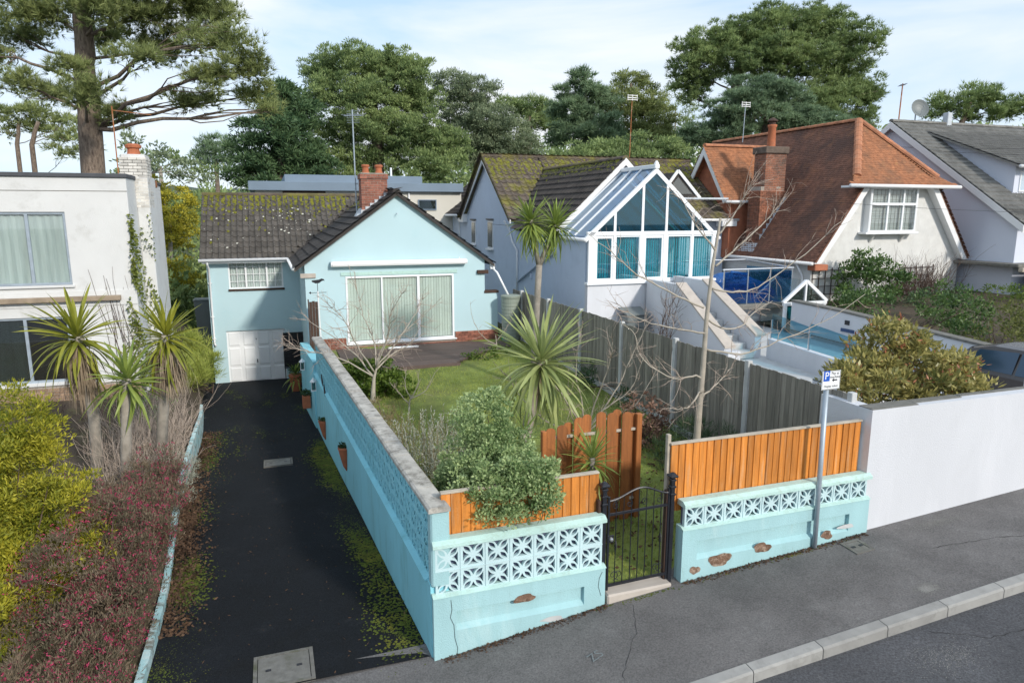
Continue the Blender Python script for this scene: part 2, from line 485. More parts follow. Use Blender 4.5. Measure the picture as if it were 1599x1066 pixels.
def zdrive(t): return -.054 * max(t, 0)
def zgarden(s, t): return .38 + .03 * t + .02 * math.sin(1.7 * s + .8 * t) + .015 * math.sin(2.3 * t)
def zleft(s, t):
    k = min(1, max(0, (-3.4 - .035 * t - s) / .8))          # banks down to the low wall at the driveway edge
    return k * (interp(t, [-2, 0, 12, 30], [.02, .10, .55, .8]) + .04 * math.sin(1.3 * s + t)) + (1 - k) * (.06 - .045 * t)
def znext(s, t): return interp(t, [0, 12, 30], [.70, 1.0, 1.2]) + .03 * (s - 6.2)

def sheet(name, mat, ss, ts, zf, edge=None):
    """ground sheet; edge=(left(t), right(t)) makes ss fractions between two boundary lines"""
    vs, fs = [], []
    for s in ss:
        for t in ts:
            q = s if edge is None else edge[0](t) * (1 - s) + edge[1](t) * s
            vs.append((q, t, zf(q, t)))
    n = len(ts)
    for i in range(len(ss) - 1):
        for j in range(n - 1):
            fs.append((i * n + j, (i + 1) * n + j, (i + 1) * n + j + 1, i * n + j + 1))
    o = MB().add(vs, fs).build(name, mat, smooth=True)
    return struct(o)

KT = -1.70      # back edge of the kerb
sheet('pavement', M['pave'], list(np.linspace(-30, -4, 14)) + list(np.linspace(-3.6, 12, 53)) + list(np.linspace(14, 60, 12)), list(np.linspace(KT - .05, .25, 9)), zpave)
sheet('road', M['asphalt'], list(np.linspace(-60, 60, 41)), list(np.linspace(-12, KT - .06, 12)), lambda s, t: zpave(s, KT) - .125 + .015 * (t - KT))
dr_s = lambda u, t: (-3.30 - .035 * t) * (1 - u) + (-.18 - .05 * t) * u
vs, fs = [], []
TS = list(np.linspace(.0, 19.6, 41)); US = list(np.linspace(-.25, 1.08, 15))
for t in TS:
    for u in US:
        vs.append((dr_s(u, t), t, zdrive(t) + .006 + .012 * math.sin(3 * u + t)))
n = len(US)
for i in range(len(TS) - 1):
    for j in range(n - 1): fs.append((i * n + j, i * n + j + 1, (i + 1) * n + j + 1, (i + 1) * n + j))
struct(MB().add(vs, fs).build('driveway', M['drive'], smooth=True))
sheet('garden_ground', M['lawn_soil'], list(np.linspace(0, 1, 26)), list(np.linspace(.03, 15.2, 46)), zgarden, (lambda t: -.08 - .05 * t, lambda t: 6.35))
sheet('neighbouring_garden_ground', M['soil'], list(np.linspace(0, 1, 24)), list(np.linspace(-.2, 24, 34)), zleft, (lambda t: -16., lambda t: -3.34 - .035 * t + .06 * math.sin(t * .7)))
sheet('paved_forecourt', M['concrete'], list(np.linspace(6.3, 14.2, 12)), list(np.linspace(.0, 13, 14)), znext)
sheet('terrace_ground', M['soil'], list(np.linspace(14.2, 46, 12)), list(np.linspace(.0, 40, 14)), lambda s, t: znext(s, t) + .1)
sheet('ground', M['ground'], list(np.linspace(-900, 900, 31)), list(np.linspace(-300, 1500, 31)), lambda s, t: -1.75)

# rolling far hills on the skyline
def hill(name, cx, y, w, h, mat):
    vs, fs = [], []
    nx, ny = 40, 6
    for i in range(nx + 1):
        for j in range(ny + 1):
            u = i / nx * 2 - 1; v = j / ny * 2 - 1
            hh = h * max(0, 1 - u * u) ** .8 * max(0, 1 - v * v) * (1 + .18 * math.sin(9 * u + cx) + .1 * math.sin(23 * u))
            vs.append((cx + u * w, y + v * 90, -2 + hh))
    for i in range(nx):
        for j in range(ny): fs.append((i * (ny + 1) + j, (i + 1) * (ny + 1) + j, (i + 1) * (ny + 1) + j + 1, i * (ny + 1) + j + 1))
    me = MB().add(vs, fs).mesh(name, mat, True)
    o = bpy.data.objects.new(name, me); COL.objects.link(o)
    return struct(o)
M['hill'] = surf('wooded_hill', (.05, .075, .05), 1, .4, .08, bump=1, bscale=.3)
hill('hill', -330, 520, 230, 27, M['hill'])
hill('hill', 60, 620, 420, 20, M['hill'])
hill('hill', 420, 560, 260, 24, M['hill'])

# kerb: one stone after another
kerb = thing('kerb', None, None, (0, KT, 0)); kerb['kind'] = 'structure'
K_LEN = .915
for i in range(-16, 36):
    s0 = i * K_LEN + .12
    z0, z1 = zpave(s0, KT), zpave(s0 + K_LEN, KT)
    mb = MB()
    g = .006
    prof = [(.0, -.22), (-.135, -.22), (-.135, -.018), (-.118, .006), (.0, .012)]
    a = [(s0 + g, KT + p[0], z0 + p[1]) for p in prof]; b = [(s0 + K_LEN - g, KT + p[0], z1 + p[1]) for p in prof]
    k = len(prof)
    mb.add(a + b, [tuple(range(k)), tuple(range(2 * k - 1, k - 1, -1))] + [(j, j + k, (j + 1) % k + k, (j + 1) % k) for j in range(k)])
    mb.build('kerb_stone', M['kerb'], kerb)
# ------------------------------------------------------------------ pierced screen blocks
def block_mesh(size=.292, thick=.05):
    h = size / 2; r = h * .84
    loops = []
    loops.append([(-h, -h), (h, -h), (h, h), (-h, h)])
    def lens(ang):
        pts = []
        r0, r1, w = r * .33, r * 1.30, r * .215
        for k in range(9):
            u = k / 8; pts.append((r0 + (r1 - r0) * u, -w * math.sin(math.pi * u)))
        for k in range(7, 0, -1):
            u = k / 8; pts.append((r0 + (r1 - r0) * u, w * math.sin(math.pi * u)))
        c, s = math.cos(ang), math.sin(ang)
        return [(x * c - y * s, x * s + y * c) for x, y in pts]
    def tri(ang):
        # curved triangle between two petals, base on the rim
        pts = []
        a, b = (r * .98, -r * .55), (r * .98, r * .55)
        tip = (r * .35, 0)
        pts.append(a); pts.append(b)
        for k in range(1, 5):
            u = k / 5
            pts.append((b[0] + (tip[0] - b[0]) * u + r * .05 * math.sin(math.pi * u), b[1] + (tip[1] - b[1]) * u - r * .06 * math.sin(math.pi * u)))
        pts.append(tip)
        for k in range(1, 5):
            u = k / 5
            pts.append((tip[0] + (a[0] - tip[0]) * u + r * .05 * math.sin(math.pi * u), tip[1] + (a[1] - tip[1]) * u + r * .06 * math.sin(math.pi * u)))
        c, s = math.cos(ang), math.sin(ang)
        return [(x * c - y * s, x * s + y * c) for x, y in pts]
    for q in range(4): loops.append(lens(math.pi / 4 + q * math.pi / 2))
    for q in range(4): loops.append(tri(q * math.pi / 2))
    pts, edges, faces = [], [], []
    for lp in loops:
        b = len(pts); pts += [Vector(p) for p in lp]
        edges += [(b + i, b + (i + 1) % len(lp)) for i in range(len(lp))]
    V, E_, Fc, ov, oe, of = delaunay_2d_cdt(pts, edges, [], 0, 1e-6)
    def inside(p, poly):
        c = False; j = len(poly) - 1
        for i in range(len(poly)):
            if (poly[i][1] > p[1]) != (poly[j][1] > p[1]) and p[0] < (poly[j][0] - poly[i][0]) * (p[1] - poly[i][1]) / (poly[j][1] - poly[i][1]) + poly[i][0]: c = not c
            j = i
        return c
    keep = []
    for f in Fc:
        cx = sum(V[i][0] for i in f) / len(f); cy = sum(V[i][1] for i in f) / len(f)
        if inside((cx, cy), loops[0]) and not any(inside((cx, cy), lp) for lp in loops[1:]): keep.append(tuple(f))
    cnt = {}
    for f in keep:
        for i in range(len(f)):
            e = (f[i], f[(i + 1) % len(f)]); cnt[tuple(sorted(e))] = cnt.get(tuple(sorted(e)), 0) + 1
    n = len(V)
    mb = MB()
    vs = [(v[0], -thick / 2, v[1]) for v in V] + [(v[0], thick / 2, v[1]) for v in V]
    fs = list(keep) + [tuple(i + n for i in reversed(f)) for f in keep]
    for (a, b), c in cnt.items():
        if c == 1: fs.append((a, b, b + n, a + n))
    mb.add(vs, fs)
    return mb.mesh('screen_block', None)
BLK_FRONT = block_mesh(); BLK_FRONT.materials.append(M['turq_block'])
BLK_SIDE = block_mesh(thick=.022); BLK_SIDE.materials.append(M['turq_side'])

def recessed_wall(mb, s0, s1, t0, t1, z0, z1, r):
    """wall with a sunk panel r=(s,s,z,z) in its street face at t0"""
    a0, a1, b0, b1 = r; dp = .055; sl = .05
    vs = [(s0, t0, z0), (s1, t0, z0), (s1, t0, z1), (s0, t0, z1), (a0, t0, b0), (a1, t0, b0), (a1, t0, b1), (a0, t0, b1),
          (a0, t0 + dp, b0 + sl), (a1, t0 + dp, b0 + sl), (a1, t0 + dp, b1), (a0, t0 + dp, b1), (s0, t1, z0), (s1, t1, z0), (s1, t1, z1), (s0, t1, z1)]
    fs = [(0, 1, 5, 4), (1, 2, 6, 5), (2, 3, 7, 6), (3, 0, 4, 7), (4, 5, 9, 8), (5, 6, 10, 9), (6, 7, 11, 10), (7, 4, 8, 11), (8, 9, 10, 11),
          (12, 15, 14, 13), (0, 12, 13, 1), (1, 13, 14, 2), (2, 14, 15, 3), (3, 15, 12, 0)]
    return mb.add(vs, fs)

def spall(parent, s, z, w, h, t, seed, mat):
    """a hole knocked in the render showing the masonry behind: ragged sunk patch with a raised rim"""
    rr = random.Random(seed); n = 22; ph = [rr.uniform(0, 6.28) for _ in range(4)]
    rim, out, vs, fs = [], [], [], []
    for k in range(n):
        a = 2 * math.pi * k / n; q = .92 + .14 * math.sin(2 * a + ph[0]) + .10 * math.sin(3 * a + ph[1]) + .06 * math.sin(5 * a + ph[2]) + rr.uniform(-.04, .04)
        rim.append((s + w / 2 * q * math.cos(a), t - .004, z + h / 2 * q * math.sin(a)))
    mb = MB(); vs = rim[:]
    for i in range(n):
        p = rim[i]; vs.append((s + (p[0] - s) * .68, t - .0045, z + (p[2] - z) * .68))
    vs.append((s, t - .0045, z))
    for i in range(n):
        j = (i + 1) % n
        fs += [(i, j, n + j, n + i), (n + i, n + j, 2 * n)]
    mb.add(vs, fs)
    return mb.build('broken_render', mat, parent)

def crack(parent, pts, t, w=.006):
    mb = MB()
    for a, b in zip(pts[:-1], pts[1:]):
        mb.bar((a[0], t, a[1]), (b[0], t, b[1]), w, .004)
    return mb.build('crack', M['sign_black'], parent)

def screen_front(s0, n, rows, ztop, label, rec, zb, seed):
    w = thing('screen_wall', label, 'wall', (s0, 0, zb), 'turquoise screen walls along the pavement')
    s1 = s0 + .3 * n
    zc = ztop - .075; zbl = zc - .3 * rows
    mb = MB(); recessed_wall(mb, s0 - .035, s1 + .035, -.105, .06, zb - .25, zbl, rec)
    mb.build('base', M['turq'], w)
    MB().prism([(s0 - .04, -.125, zbl), (s0 - .04, -.06, zbl + .03), (s0 - .04, .05, zbl + .03), (s0 - .04, .05, zbl)], (s1 - s0 + .08, 0, 0)).build('weathered_ledge', M['turq_cope'], w)
    for r in range(rows):
        for c in range(n):
            piece('screen_block', BLK_FRONT, w, (s0 + .15 + .3 * c, -.045 + random.uniform(-.003, .003), zc - .15 - .3 * r), Matrix.Rotation(random.uniform(-.006, .006), 3, 'Y'))
    mo = MB()
    for c in range(1, n): mo.box(s0 + .3 * c - .005, s0 + .3 * c + .005, -.078, -.01, zbl, zc)
    for r in range(1, rows): mo.box(s0, s1, -.075, -.01, zc - .3 * r - .004, zc - .3 * r + .004)
    mo.build('joint', M['turq_block'], w)
    MB().box(s0 + .01, s1 - .01, -.012, .03, zbl + .03, zc).build('void_shade_panel', M['backing'], w)  # dark sheet added behind the blocks so the openings look shaded
    cp = MB().prism([(s0 - .03, -.125, zc), (s0 - .03, -.125, zc + .04), (s0 - .03, -.07, ztop), (s0 - .03, .05, ztop), (s0 - .03, .06, zc)], (s1 - s0 + .06, 0, 0))
    cp.build('coping', M['turq_cope'], w)
    return w

wl_ = screen_front(-.15, 7, 2, 1.465, 'low turquoise wall with two rows of pierced blocks beside the driveway', (.08, 1.70, .34, .585), 0, 1)
spall(wl_, .92, .585, .26, .13, -.106, 3, M['sand'])
spall(wl_, 1.28, .24, .34, .07, -.106, 5, M['concrete'])
crack(wl_, [(.02, .74), (.03, .62), (.01, .52), (.05, .42), (.06, .25), (.09, .12), (.08, .02)], -.1065, .009)
crack(wl_, [(1.94, .74), (1.90, .66), (1.89, .55), (1.93, .42)], -.1065)
wr_ = screen_front(3.11, 10, 1, 1.475, 'low turquoise wall with one row of pierced blocks behind the parking sign', (3.30, 5.80, .66, .92), .38, 2)
spall(wr_, 3.28, .52, .16, .13, -.106, 7, M['sand'])
spall(wr_, 3.66, .60, .34, .22, -.106, 8, M['sand'])
spall(wr_, 4.33, .66, .30, .16, -.106, 9, M['sand'])
spall(wr_, 5.42, .665, .20, .15, -.106, 12, M['sand'])
spall(wr_, 5.75, .74, .28, .08, -.106, 13, M['concrete'])

# ------------------------------------------------------------------ driveway side wall
SWT = 11.4
sw_s = lambda t: -.18 - .05 * t
SWA = math.atan(.05)
sw = thing('driveway_wall', 'long turquoise side wall with three rows of pierced blocks along the dark driveway', 'wall', (sw_s(0), 0, 0))
mb = MB()
TT = [-.03] + list(np.linspace(1, SWT, 11))
vs, fs = [], []
for t in TT:
    s = sw_s(t)
    vs += [(s - .02, t, zdrive(t) - .2), (s + .20, t, zdrive(t) - .2), (s + .20, t, .92), (s - .02, t, .92)]
for i in range(len(TT) - 1):
    a, b = i * 4, i * 4 + 4
    fs += [(a + 3, a, b, b + 3), (a, a + 1, b + 1, b), (a + 1, a + 2, b + 2, b + 1), (a + 2, a + 3, b + 3, b + 2)]
fs += [(0, 3, 2, 1), (len(vs) - 4, len(vs) - 3, len(vs) - 2, len(vs) - 1)]
mb.add(vs, fs).build('base', M['turq_side'], sw)
nb = int((SWT - .02) / .3)
rotm = Matrix.Rotation(-math.pi / 2 + SWA, 3, 'Z')
for r in range(3):
    for c in range(nb):
        t = .12 + .15 + .3 * c
        piece('screen_block', BLK_SIDE, sw, (sw_s(t) + .031, t, 1.82 - .15 - .3 * r), rotm)
MB().add([(sw_s(t) + .050 + dx, t, z) for t in (.1, SWT) for dx, z in ((0, .92), (.08, .92), (.08, 1.82), (0, 1.82))], [(0, 1, 2, 3), (7, 6, 5, 4), (0, 4, 5, 1), (1, 5, 6, 2), (2, 6, 7, 3), (3, 7, 4, 0)]).build('void_shade_panel', M['backing_side'], sw)  # dark sheet added close behind the side blocks to shade their openings
jm = MB()
for c in range(nb + 1):
    t = .12 + .3 * c; s = sw_s(t); jm.box(s + .024, s + .048, t - .006, t + .006, .92, 1.82)
jm.build('joint', M['turq_side'], sw)
MB().bev(-.19, .03, -.07, .10, .90, 1.82, .02).build('end_pier', M['turq'], sw)
led = MB()
led.add([(sw_s(t) + dx, t, z) for t in (.12, SWT) for dx, z in ((-.05, .90), (.03, .90), (.03, .945), (-.05, .915))], [(0, 1, 2, 3), (7, 6, 5, 4), (0, 4, 5, 1), (1, 5, 6, 2), (2, 6, 7, 3), (3, 7, 4, 0)])
led.build('weathered_ledge', M['turq_side'], sw)
ncp = 19
for i in range(ncp):
    a = -.12 + (SWT + .15) * i / ncp; b = -.12 + (SWT + .15) * (i + 1) / ncp - .012
    dz = random.uniform(-.004, .006)
    mb = MB()
    mb.add([(sw_s(t) + dx, t, z + dz) for t in (a, b) for dx, z in ((-.045, 1.82), (.205, 1.82), (.205, 1.865), (.18, 1.885), (-.02, 1.885), (-.045, 1.865))],
           [(0, 1, 2, 3, 4, 5), (11, 10, 9, 8, 7, 6)] + [(j, j + 6, (j + 1) % 6 + 6, (j + 1) % 6) for j in range(6)])
    mb.build('coping_stone', M['cope'], sw)
# plain lower wall that carries on to the house
lw = thing('garden_side_wall', 'plain turquoise wall with lanterns between the screen wall and the garage', 'wall', (sw_s(13), 13, zdrive(13)))
vs = []
for t, zt in ((SWT - .02, 1.22), (12.2, 1.18), (15.0, 1.10)):
    s = sw_s(t) - .05
    vs += [(s, t, zdrive(t) - .3), (s + .24, t, zdrive(t) - .3), (s + .24, t, zt), (s, t, zt)]
fs = [(0, 3, 2, 1), (8, 9, 10, 11)]
for a in (0, 4):
    b = a + 4; fs += [(a + 3, a, b, b + 3), (a, a + 1, b + 1, b), (a + 1, a + 2, b + 2, b + 1), (a + 2, a + 3, b + 3, b + 2)]
MB().add(vs, fs).build('wall_face', M['turq_side'], lw)

# ------------------------------------------------------------------ timber fences on the street
def feather_fence(name, label, s0, s1, t, z0, z1, pitch, mat, postlabel=None):
    f = thing(name, label, 'fence', (s0, t, z0), 'orange feather-edge fences above the turquoise walls')
    n = int(round((s1 - s0) / pitch)); p = (s1 - s0) / n
    for i in range(n):
        a = s0 + i * p + random.uniform(-.006, .006); b = a + p * random.uniform(1.10, 1.2); j = random.uniform(-.004, .004); zt = z1 - .025 + random.uniform(-.004, .004)
        # wedge-shaped board: thick right edge lies over the thin left edge of the next
        poly = [(a, t - .010 + j, z0), (a + .004, t - .024 + j, z0), (b - .002, t - .008, z0), (b, t + .0, z0)]
        MB().prism(poly, (random.uniform(-.003, .003), 0, zt - z0)).build('board', mat, f)
    MB().bev(s0 - .01, s1 + .02, t - .035, t + .03, z1 - .025, z1, .004).build('capping_rail', M['pale_wood'], f)
    for zz in ((z0 + .1), (z1 - .12)):
        MB().box(s0, s1, t + .004, t + .06, zz - .04, zz + .04).build('rail', mat, f)
    return f
fl = feather_fence('feather_edge_fence', 'short orange board fence left of the iron gate', -.03, 1.93, .085, 1.30, 1.98, .118, M['cedar'])
fr = feather_fence('feather_edge_fence', 'longer orange board fence right of the iron gate', 2.96, 6.03, .085, 1.30, 2.225, .107, M['cedar'])
MB().bev(2.92, 2.97, .09, .15, .4, 2.33, .006).build('post', M['pale_wood'], fr)

# ------------------------------------------------------------------ iron gate
def gate_post(s, label):
    p = thing('gate_post', label, 'post', (s, 0, zpave(s, 0)), 'posts of the iron gate')
    z0 = zpave(s, 0) - .1
    MB().bev(s - .028, s + .028, -.028, .028, z0, 1.78, .005).build('shaft', M['iron'], p)
    MB().bev(s - .075, s - .035, .0, .07, z0, 1.62, .005).build('timber_stop', M['wood_dark'], p)
    for zz in (1.56, 1.66, 1.75): MB().bev(s - .04, s + .04, -.04, .04, zz, zz + .03, .008).build('collar', M['iron'], p)
    MB().bev(s - .058, s + .058, -.058, .058, 1.80, 1.835, .012).build('cap', M['iron'], p)
    MB().lathe((s, 0, 1.835), [(.05, 0), (.03, .02), (.012, .03)], 8).build('finial', M['iron'], p)
gate_post(1.995, 'black iron gate post with square cap beside the two-row turquoise wall')
gate_post(2.955, 'black iron gate post with square cap beside the one-row turquoise wall')
gt = thing('iron_gate', 'black wrought iron garden gate with scrolled arched top', 'gate', (2.05, 0, .36))
S0, S1 = 2.06, 2.91
def arch(u): return 1.60 + .14 * (math.sin(math.pi * u) ** 2) * (0.55 + .6 * u)
for s in (S0, S1): MB().bev(s - .014, s + .014, -.014, .014, .41, 1.66, .003).build('stile', M['iron'], gt)
MB().bar((S0, 0, .47), (S1, 0, .49), .02, .035).build('rail', M['iron'], gt)
MB().bar((S0, 0, 1.42), (S1, 0, 1.44), .02, .03).build('rail', M['iron'], gt)
MB().tube([(S0 + (S1 - S0) * k / 20, 0, arch(k / 20)) for k in range(21)], .013, 6).build('arched_top_rail', M['iron'], gt)
for i in range(1, 8):
    u = i / 8; s = S0 + (S1 - S0) * u
    MB().tube([(s, 0, .48), (s, 0, 1.43)], .0075, 6).build('bar', M['iron'], gt)
    mb = MB().tube([(s, 0, 1.43), (s, 0, arch(u))], .006, 5)
    mb.build('bar', M['iron'], gt)
for i in (1, 7):
    s = S0 + (S1 - S0) * i / 8
    mb = MB()
    for w in range(4):
        mb.tube([(s + .018 * math.sin(math.pi * k / 8) * math.cos(w * math.pi / 2 + k * .5), .018 * math.sin(math.pi * k / 8) * math.sin(w * math.pi / 2 + k * .5), .92 + .16 * k / 8) for k in range(9)], .004, 4)
    mb.build('basket_twist', M['iron'], gt)
def scroll(cx, cz, r, a0, turns, sgn):
    pts = []
    for k in range(25):
        u = k / 24; a = a0 + sgn * turns * 2 * math.pi * u; rr = r * (1 - .85 * u)
        pts.append((cx + rr * math.cos(a), 0, cz + rr * math.sin(a)))
    return pts
for u, sg in ((.12, 1), (.34, -1), (.60, 1), (.84, -1)):
    s = S0 + (S1 - S0) * u
    mb = MB().tube(scroll(s, 1.53, .05, math.pi / 2, 1.4, sg), .005, 4)
    mb.build('scroll', M['iron'], gt)
for s, sg in ((S0 + .09, 1), (S1 - .09, -1), (S0 + .16, -1), (S1 - .16, 1)):
    MB().tube(scroll(s, .60, .07, -math.pi / 2, 1.3, sg), .005, 4).build('scroll', M['iron'], gt)
MB().bev(S0 - .02, S0 + .07, -.03, -.014, 1.06, 1.16, .004).build('lock_plate', M['iron'], gt)
MB().lathe((S0 + .03, -.035, 1.09), [(.016, 0), (.028, .01), (.028, .03), (.016, .04)], 10).build('latch_knob', M['steel'], gt)
st = MB().bev(2.02, 2.94, -.12, .14, .22, .405, .02).build('doorstep', M['stone_cap'], loc=(2.48, 0, .3))
tag(st, 'worn pale stone threshold under the iron gate', 'step')

# ------------------------------------------------------------------ grey close-board boundary fence
gf = thing('boundary_fence', 'grey weathered close-board fence with concrete posts along the garden boundary', 'fence', (6.2, 8, .8))
FS, FZ = 6.2, 2.47
posts = [.42, 2.75, 5.10, 7.45, 9.80, 12.15, 14.5]
for t in posts:
    MB().bev(FS - .055, FS + .045, t - .05, t + .05, .2, FZ + .05 if t > 1 else 2.52, .008).build('concrete_post', M['concrete'], gf)
t = .50
while t < 15.4:
    if not any(abs(t - p) < .06 for p in posts):
        j = random.uniform(-.006, .006); top = FZ + random.uniform(-.012, .012)
        MB().prism([(FS + .012 + j, t, .5), (FS - .004 + j, t + .004, .5), (FS + .004 + j, t + .122, .5), (FS + .016 + j, t + .122, .5)], (random.uniform(-.004, .004), random.uniform(-.004, .004), top - .5)).build('board', M['grey_wood'], gf)
    t += .108
for a, b in zip(posts[:-1], posts[1:]):
    for zz in (1.0, 1.6, 2.25): MB().box(FS + .018, FS + .08, a + .05, b - .05, zz - .04, zz + .04).build('rail', M['grey_wood'], gf)
    MB().bev(FS - .025, FS + .02, a + .05, b - .05, .35, .62 + .02 * a, .005).build('gravel_board', M['concrete'], gf)

# ------------------------------------------------------------------ round-topped timber gate standing in the garden
pg = thing('picket_gate', 'red-brown round-topped board gate standing behind the small palm', 'gate', (2.7, 1.75, .4))
b0 = 1.90
def picket(s, t, w, zt, mat=M['cedar_dark']):
    prof = [(s - w / 2, t, .42), (s + w / 2, t, .42), (s + w / 2, t, zt - w * .35)]
    for k in range(1, 6):
        a = math.pi * k / 6; prof.append((s + w / 2 * math.cos(a), t, zt - w * .35 + w * .35 * math.sin(a)))
    prof.append((s - w / 2, t, zt - w * .35))
    MB().prism(prof, (0, .02, 0)).build('board', mat, pg)
for i, (s, zt) in enumerate(((1.99, 2.02), (2.17, 2.05), (2.44, 2.14), (2.80, 2.19), (2.98, 2.16), (3.23, 2.15))):
    picket(s, 1.72, .155, zt)
for s, zt in ((2.30, 2.06), (2.60, 2.15), (3.10, 2.18), (3.37, 2.10)): picket(s, 1.79, .14, zt)
for zz in (.75, 1.86): MB().bev(1.90, 3.42, 1.745, 1.785, zz - .02, zz + .02, .004).build('rail', M['pale_wood'], pg)
MB().bev(3.40, 3.49, 1.71, 1.80, .3, 2.10, .008).build('post', M['cedar_dark'], pg)
MB().bev(1.86, 1.93, 1.71, 1.80, .3, 1.98, .008).build('post', M['cedar_dark'], pg)

# ------------------------------------------------------------------ white wall on the street
ww = thing('street_wall', 'tall plain white rendered wall along the pavement right of the orange fence', 'wall', (6.1, 0, .6))
WZ = 2.385
mb = MB()
wts = list(np.linspace(6.09, 34, 24))
mb.box(6.09, 34, -.06, .20, .0, WZ); mb.box(6.09, 6.30, .201, .9, .3, WZ)
mb.build('wall_face', M['white_render'], ww)
MB().box(6.10, 6.95, -.045, .19, WZ, WZ + .014).build('slate_cap', M['manhole'], ww)
MB().box(6.97, 7.9, .04, .19, WZ, WZ + .012).build('slate_cap', M['manhole'], ww)
MB().box(7.95, 9.8, .10, .19, WZ, WZ + .012).build('slate_cap', M['manhole'], ww)

# ------------------------------------------------------------------ parking sign
sg = thing('parking_sign', 'grey steel post with small blue and white parking sign on the pavement', 'sign', (5.2, -.14, zpave(5.2, -.14)))
PS = 5.19
MB().tube([(PS, -.14, zpave(PS, -.14) - .1), (PS - .03, -.14, 2.84)], .034, 12).build('post', M['galv'], sg, smooth=True)
MB().lathe((PS - .03, -.14, 2.84), [(.036, 0), (.036, .012), (.02, .022)], 12).build('cap', M['black_plastic'], sg)
pa, pb, pz0, pz1 = PS - .16, PS + .14, 2.80, 3.05
MB().bev(pa, pb, -.190, -.186, pz0, pz1, .001).build('plate', M['sign_white'], sg)
for zz in (2.81,): MB().box(PS - .07, PS + .02, -.184, -.10, zz, zz + .03).build('clip', M['galv'], sg)
MB().box(PS - .005, PS + .012, -.185, -.182, 2.8, 2.82).build('bracket', M['galv'], sg)
bd = MB()
for a in ((pa + .006, pb - .006, pz1 - .01, pz1 - .006), (pa + .006, pb - .006, pz0 + .006, pz0 + .01)): bd.box(a[0], a[1], -.1915, -.1905, a[2], a[3])
for a in (pa + .006, pb - .010): bd.box(a, a + .004, -.1915, -.1905, pz0 + .006, pz1 - .006)
bd.build('border', M['sign_black'], sg)
MB().box(pa + .022, pa + .122, -.1925, -.1905, pz0 + .115, pz0 + .255).build('blue_square', M['p_blue'], sg)

def text_part(name, txt, size, mat, parent, s, t, z, align='CENTER', rotz=0.0, ext=.0008):
    cu = bpy.data.curves.new(name, 'FONT'); cu.body = txt; cu.size = size; cu.align_x = align; cu.align_y = 'CENTER'; cu.extrude = ext
    tmp = bpy.data.objects.new(name + '_tmp', cu); COL.objects.link(tmp)
    dg = bpy.context.evaluated_depsgraph_get(); dg.update()
    me = bpy.data.meshes.new_from_object(tmp.evaluated_get(dg))
    bpy.data.objects.remove(tmp)
    me.materials.clear(); me.materials.append(mat)
    o = bpy.data.objects.new(name, me); link(o, parent)
    p0 = parent['_o']
    o.matrix_local = Matrix.Translation((s - p0[0], t - p0[1], z - p0[2])) @ Matrix.Rotation(rotz, 4, 'Z') @ Matrix.Rotation(math.pi / 2, 4, 'X')
    return o
text_part('letter', 'P', .14, M['sign_white'], sg, pa + .072, -.1935, pz0 + .185)
text_part('lettering', 'Pay at', .052, M['sign_black'], sg, pa + .21, -.1915, pz1 - .035)
text_part('lettering', 'machine', .050, M['sign_black'], sg, pa + .21, -.1915, pz1 - .083)
text_part('lettering', 'Display ticket', .042, M['sign_black'], sg, (pa + pb) / 2, -.1915, pz0 + .045)
ar = MB(); az = pz0 + .125; ac = pa + .205
ar.prism([(ac - .045, -.1915, az), (ac - .01, -.1915, az - .025), (ac - .01, -.1915, az + .025)], (0, .001, 0))
ar.box(ac - .0095, ac + .045, -.1915, -.1905, az - .009, az + .009)
ar.build('arrow', M['sign_black'], sg)

# ------------------------------------------------------------------ covers set in the ground
M['kerb_dark'] = surf('grimy_concrete', (.16, .155, .14), .95, .3, 8, [((.07, .08, .03), 6, .5, .7, .7)], .6, 80)
def cover(label, s, t, z, w, d, frame=True, zf=None):
    zf = zf or (lambda s, t: z)
    c = thing('inspection_cover', label, 'cover', (s, t, z))
    def q(a, b, dz): return (a, b, zf(a, b) + dz)
    def slab(x0, x1, y0, y1, h0, h1):
        vs = [q(x0, y0, h0), q(x1, y0, h0), q(x1, y1, h0), q(x0, y1, h0), q(x0, y0, h1), q(x1, y0, h1), q(x1, y1, h1), q(x0, y1, h1)]
        return vs, [(0, 3, 2, 1), (4, 5, 6, 7), (0, 1, 5, 4), (1, 2, 6, 5), (2, 3, 7, 6), (3, 0, 4, 7)]
    MB().add(*slab(s - w / 2, s + w / 2, t - d / 2, t + d / 2, -.03, .010)).build('lid', M['manhole'], c)
    for a in ((s - w / 2 - .05, s - w / 2 - .008, t - d / 2 - .05, t + d / 2 + .05), (s + w / 2 + .008, s + w / 2 + .05, t - d / 2 - .05, t + d / 2 + .05),
              (s - w / 2 - .006, s + w / 2 + .006, t - d / 2 - .05, t - d / 2 - .008), (s - w / 2 - .006, s + w / 2 + .006, t + d / 2 + .008, t + d / 2 + .05)):
        MB().add(*slab(*a, -.03, .014)).build('frame', M['kerb_dark'], c)
    for k in (-1, 1): MB().add(*slab(s + k * w * .3 - .03, s + k * w * .3 + .03, t - .02, t + .02, .010, .014)).build('lifting_slot', M['sign_black'], c)
cover('large sunken inspection cover in the driveway near the pavement', -1.83, .35, 0, .56, .55, zf=lambda s, t: zdrive(t) + .016)
cover('pale inspection cover halfway down the dark driveway', -1.80, 8.55, zdrive(8.5), .52, .42, zf=lambda s, t: zdrive(t) + .020)
cover('small square cover in the pavement right of the sign post', 5.72, -.36, zpave(5.72, -.36), .21, .21, zf=lambda s, t: zpave(s, t))

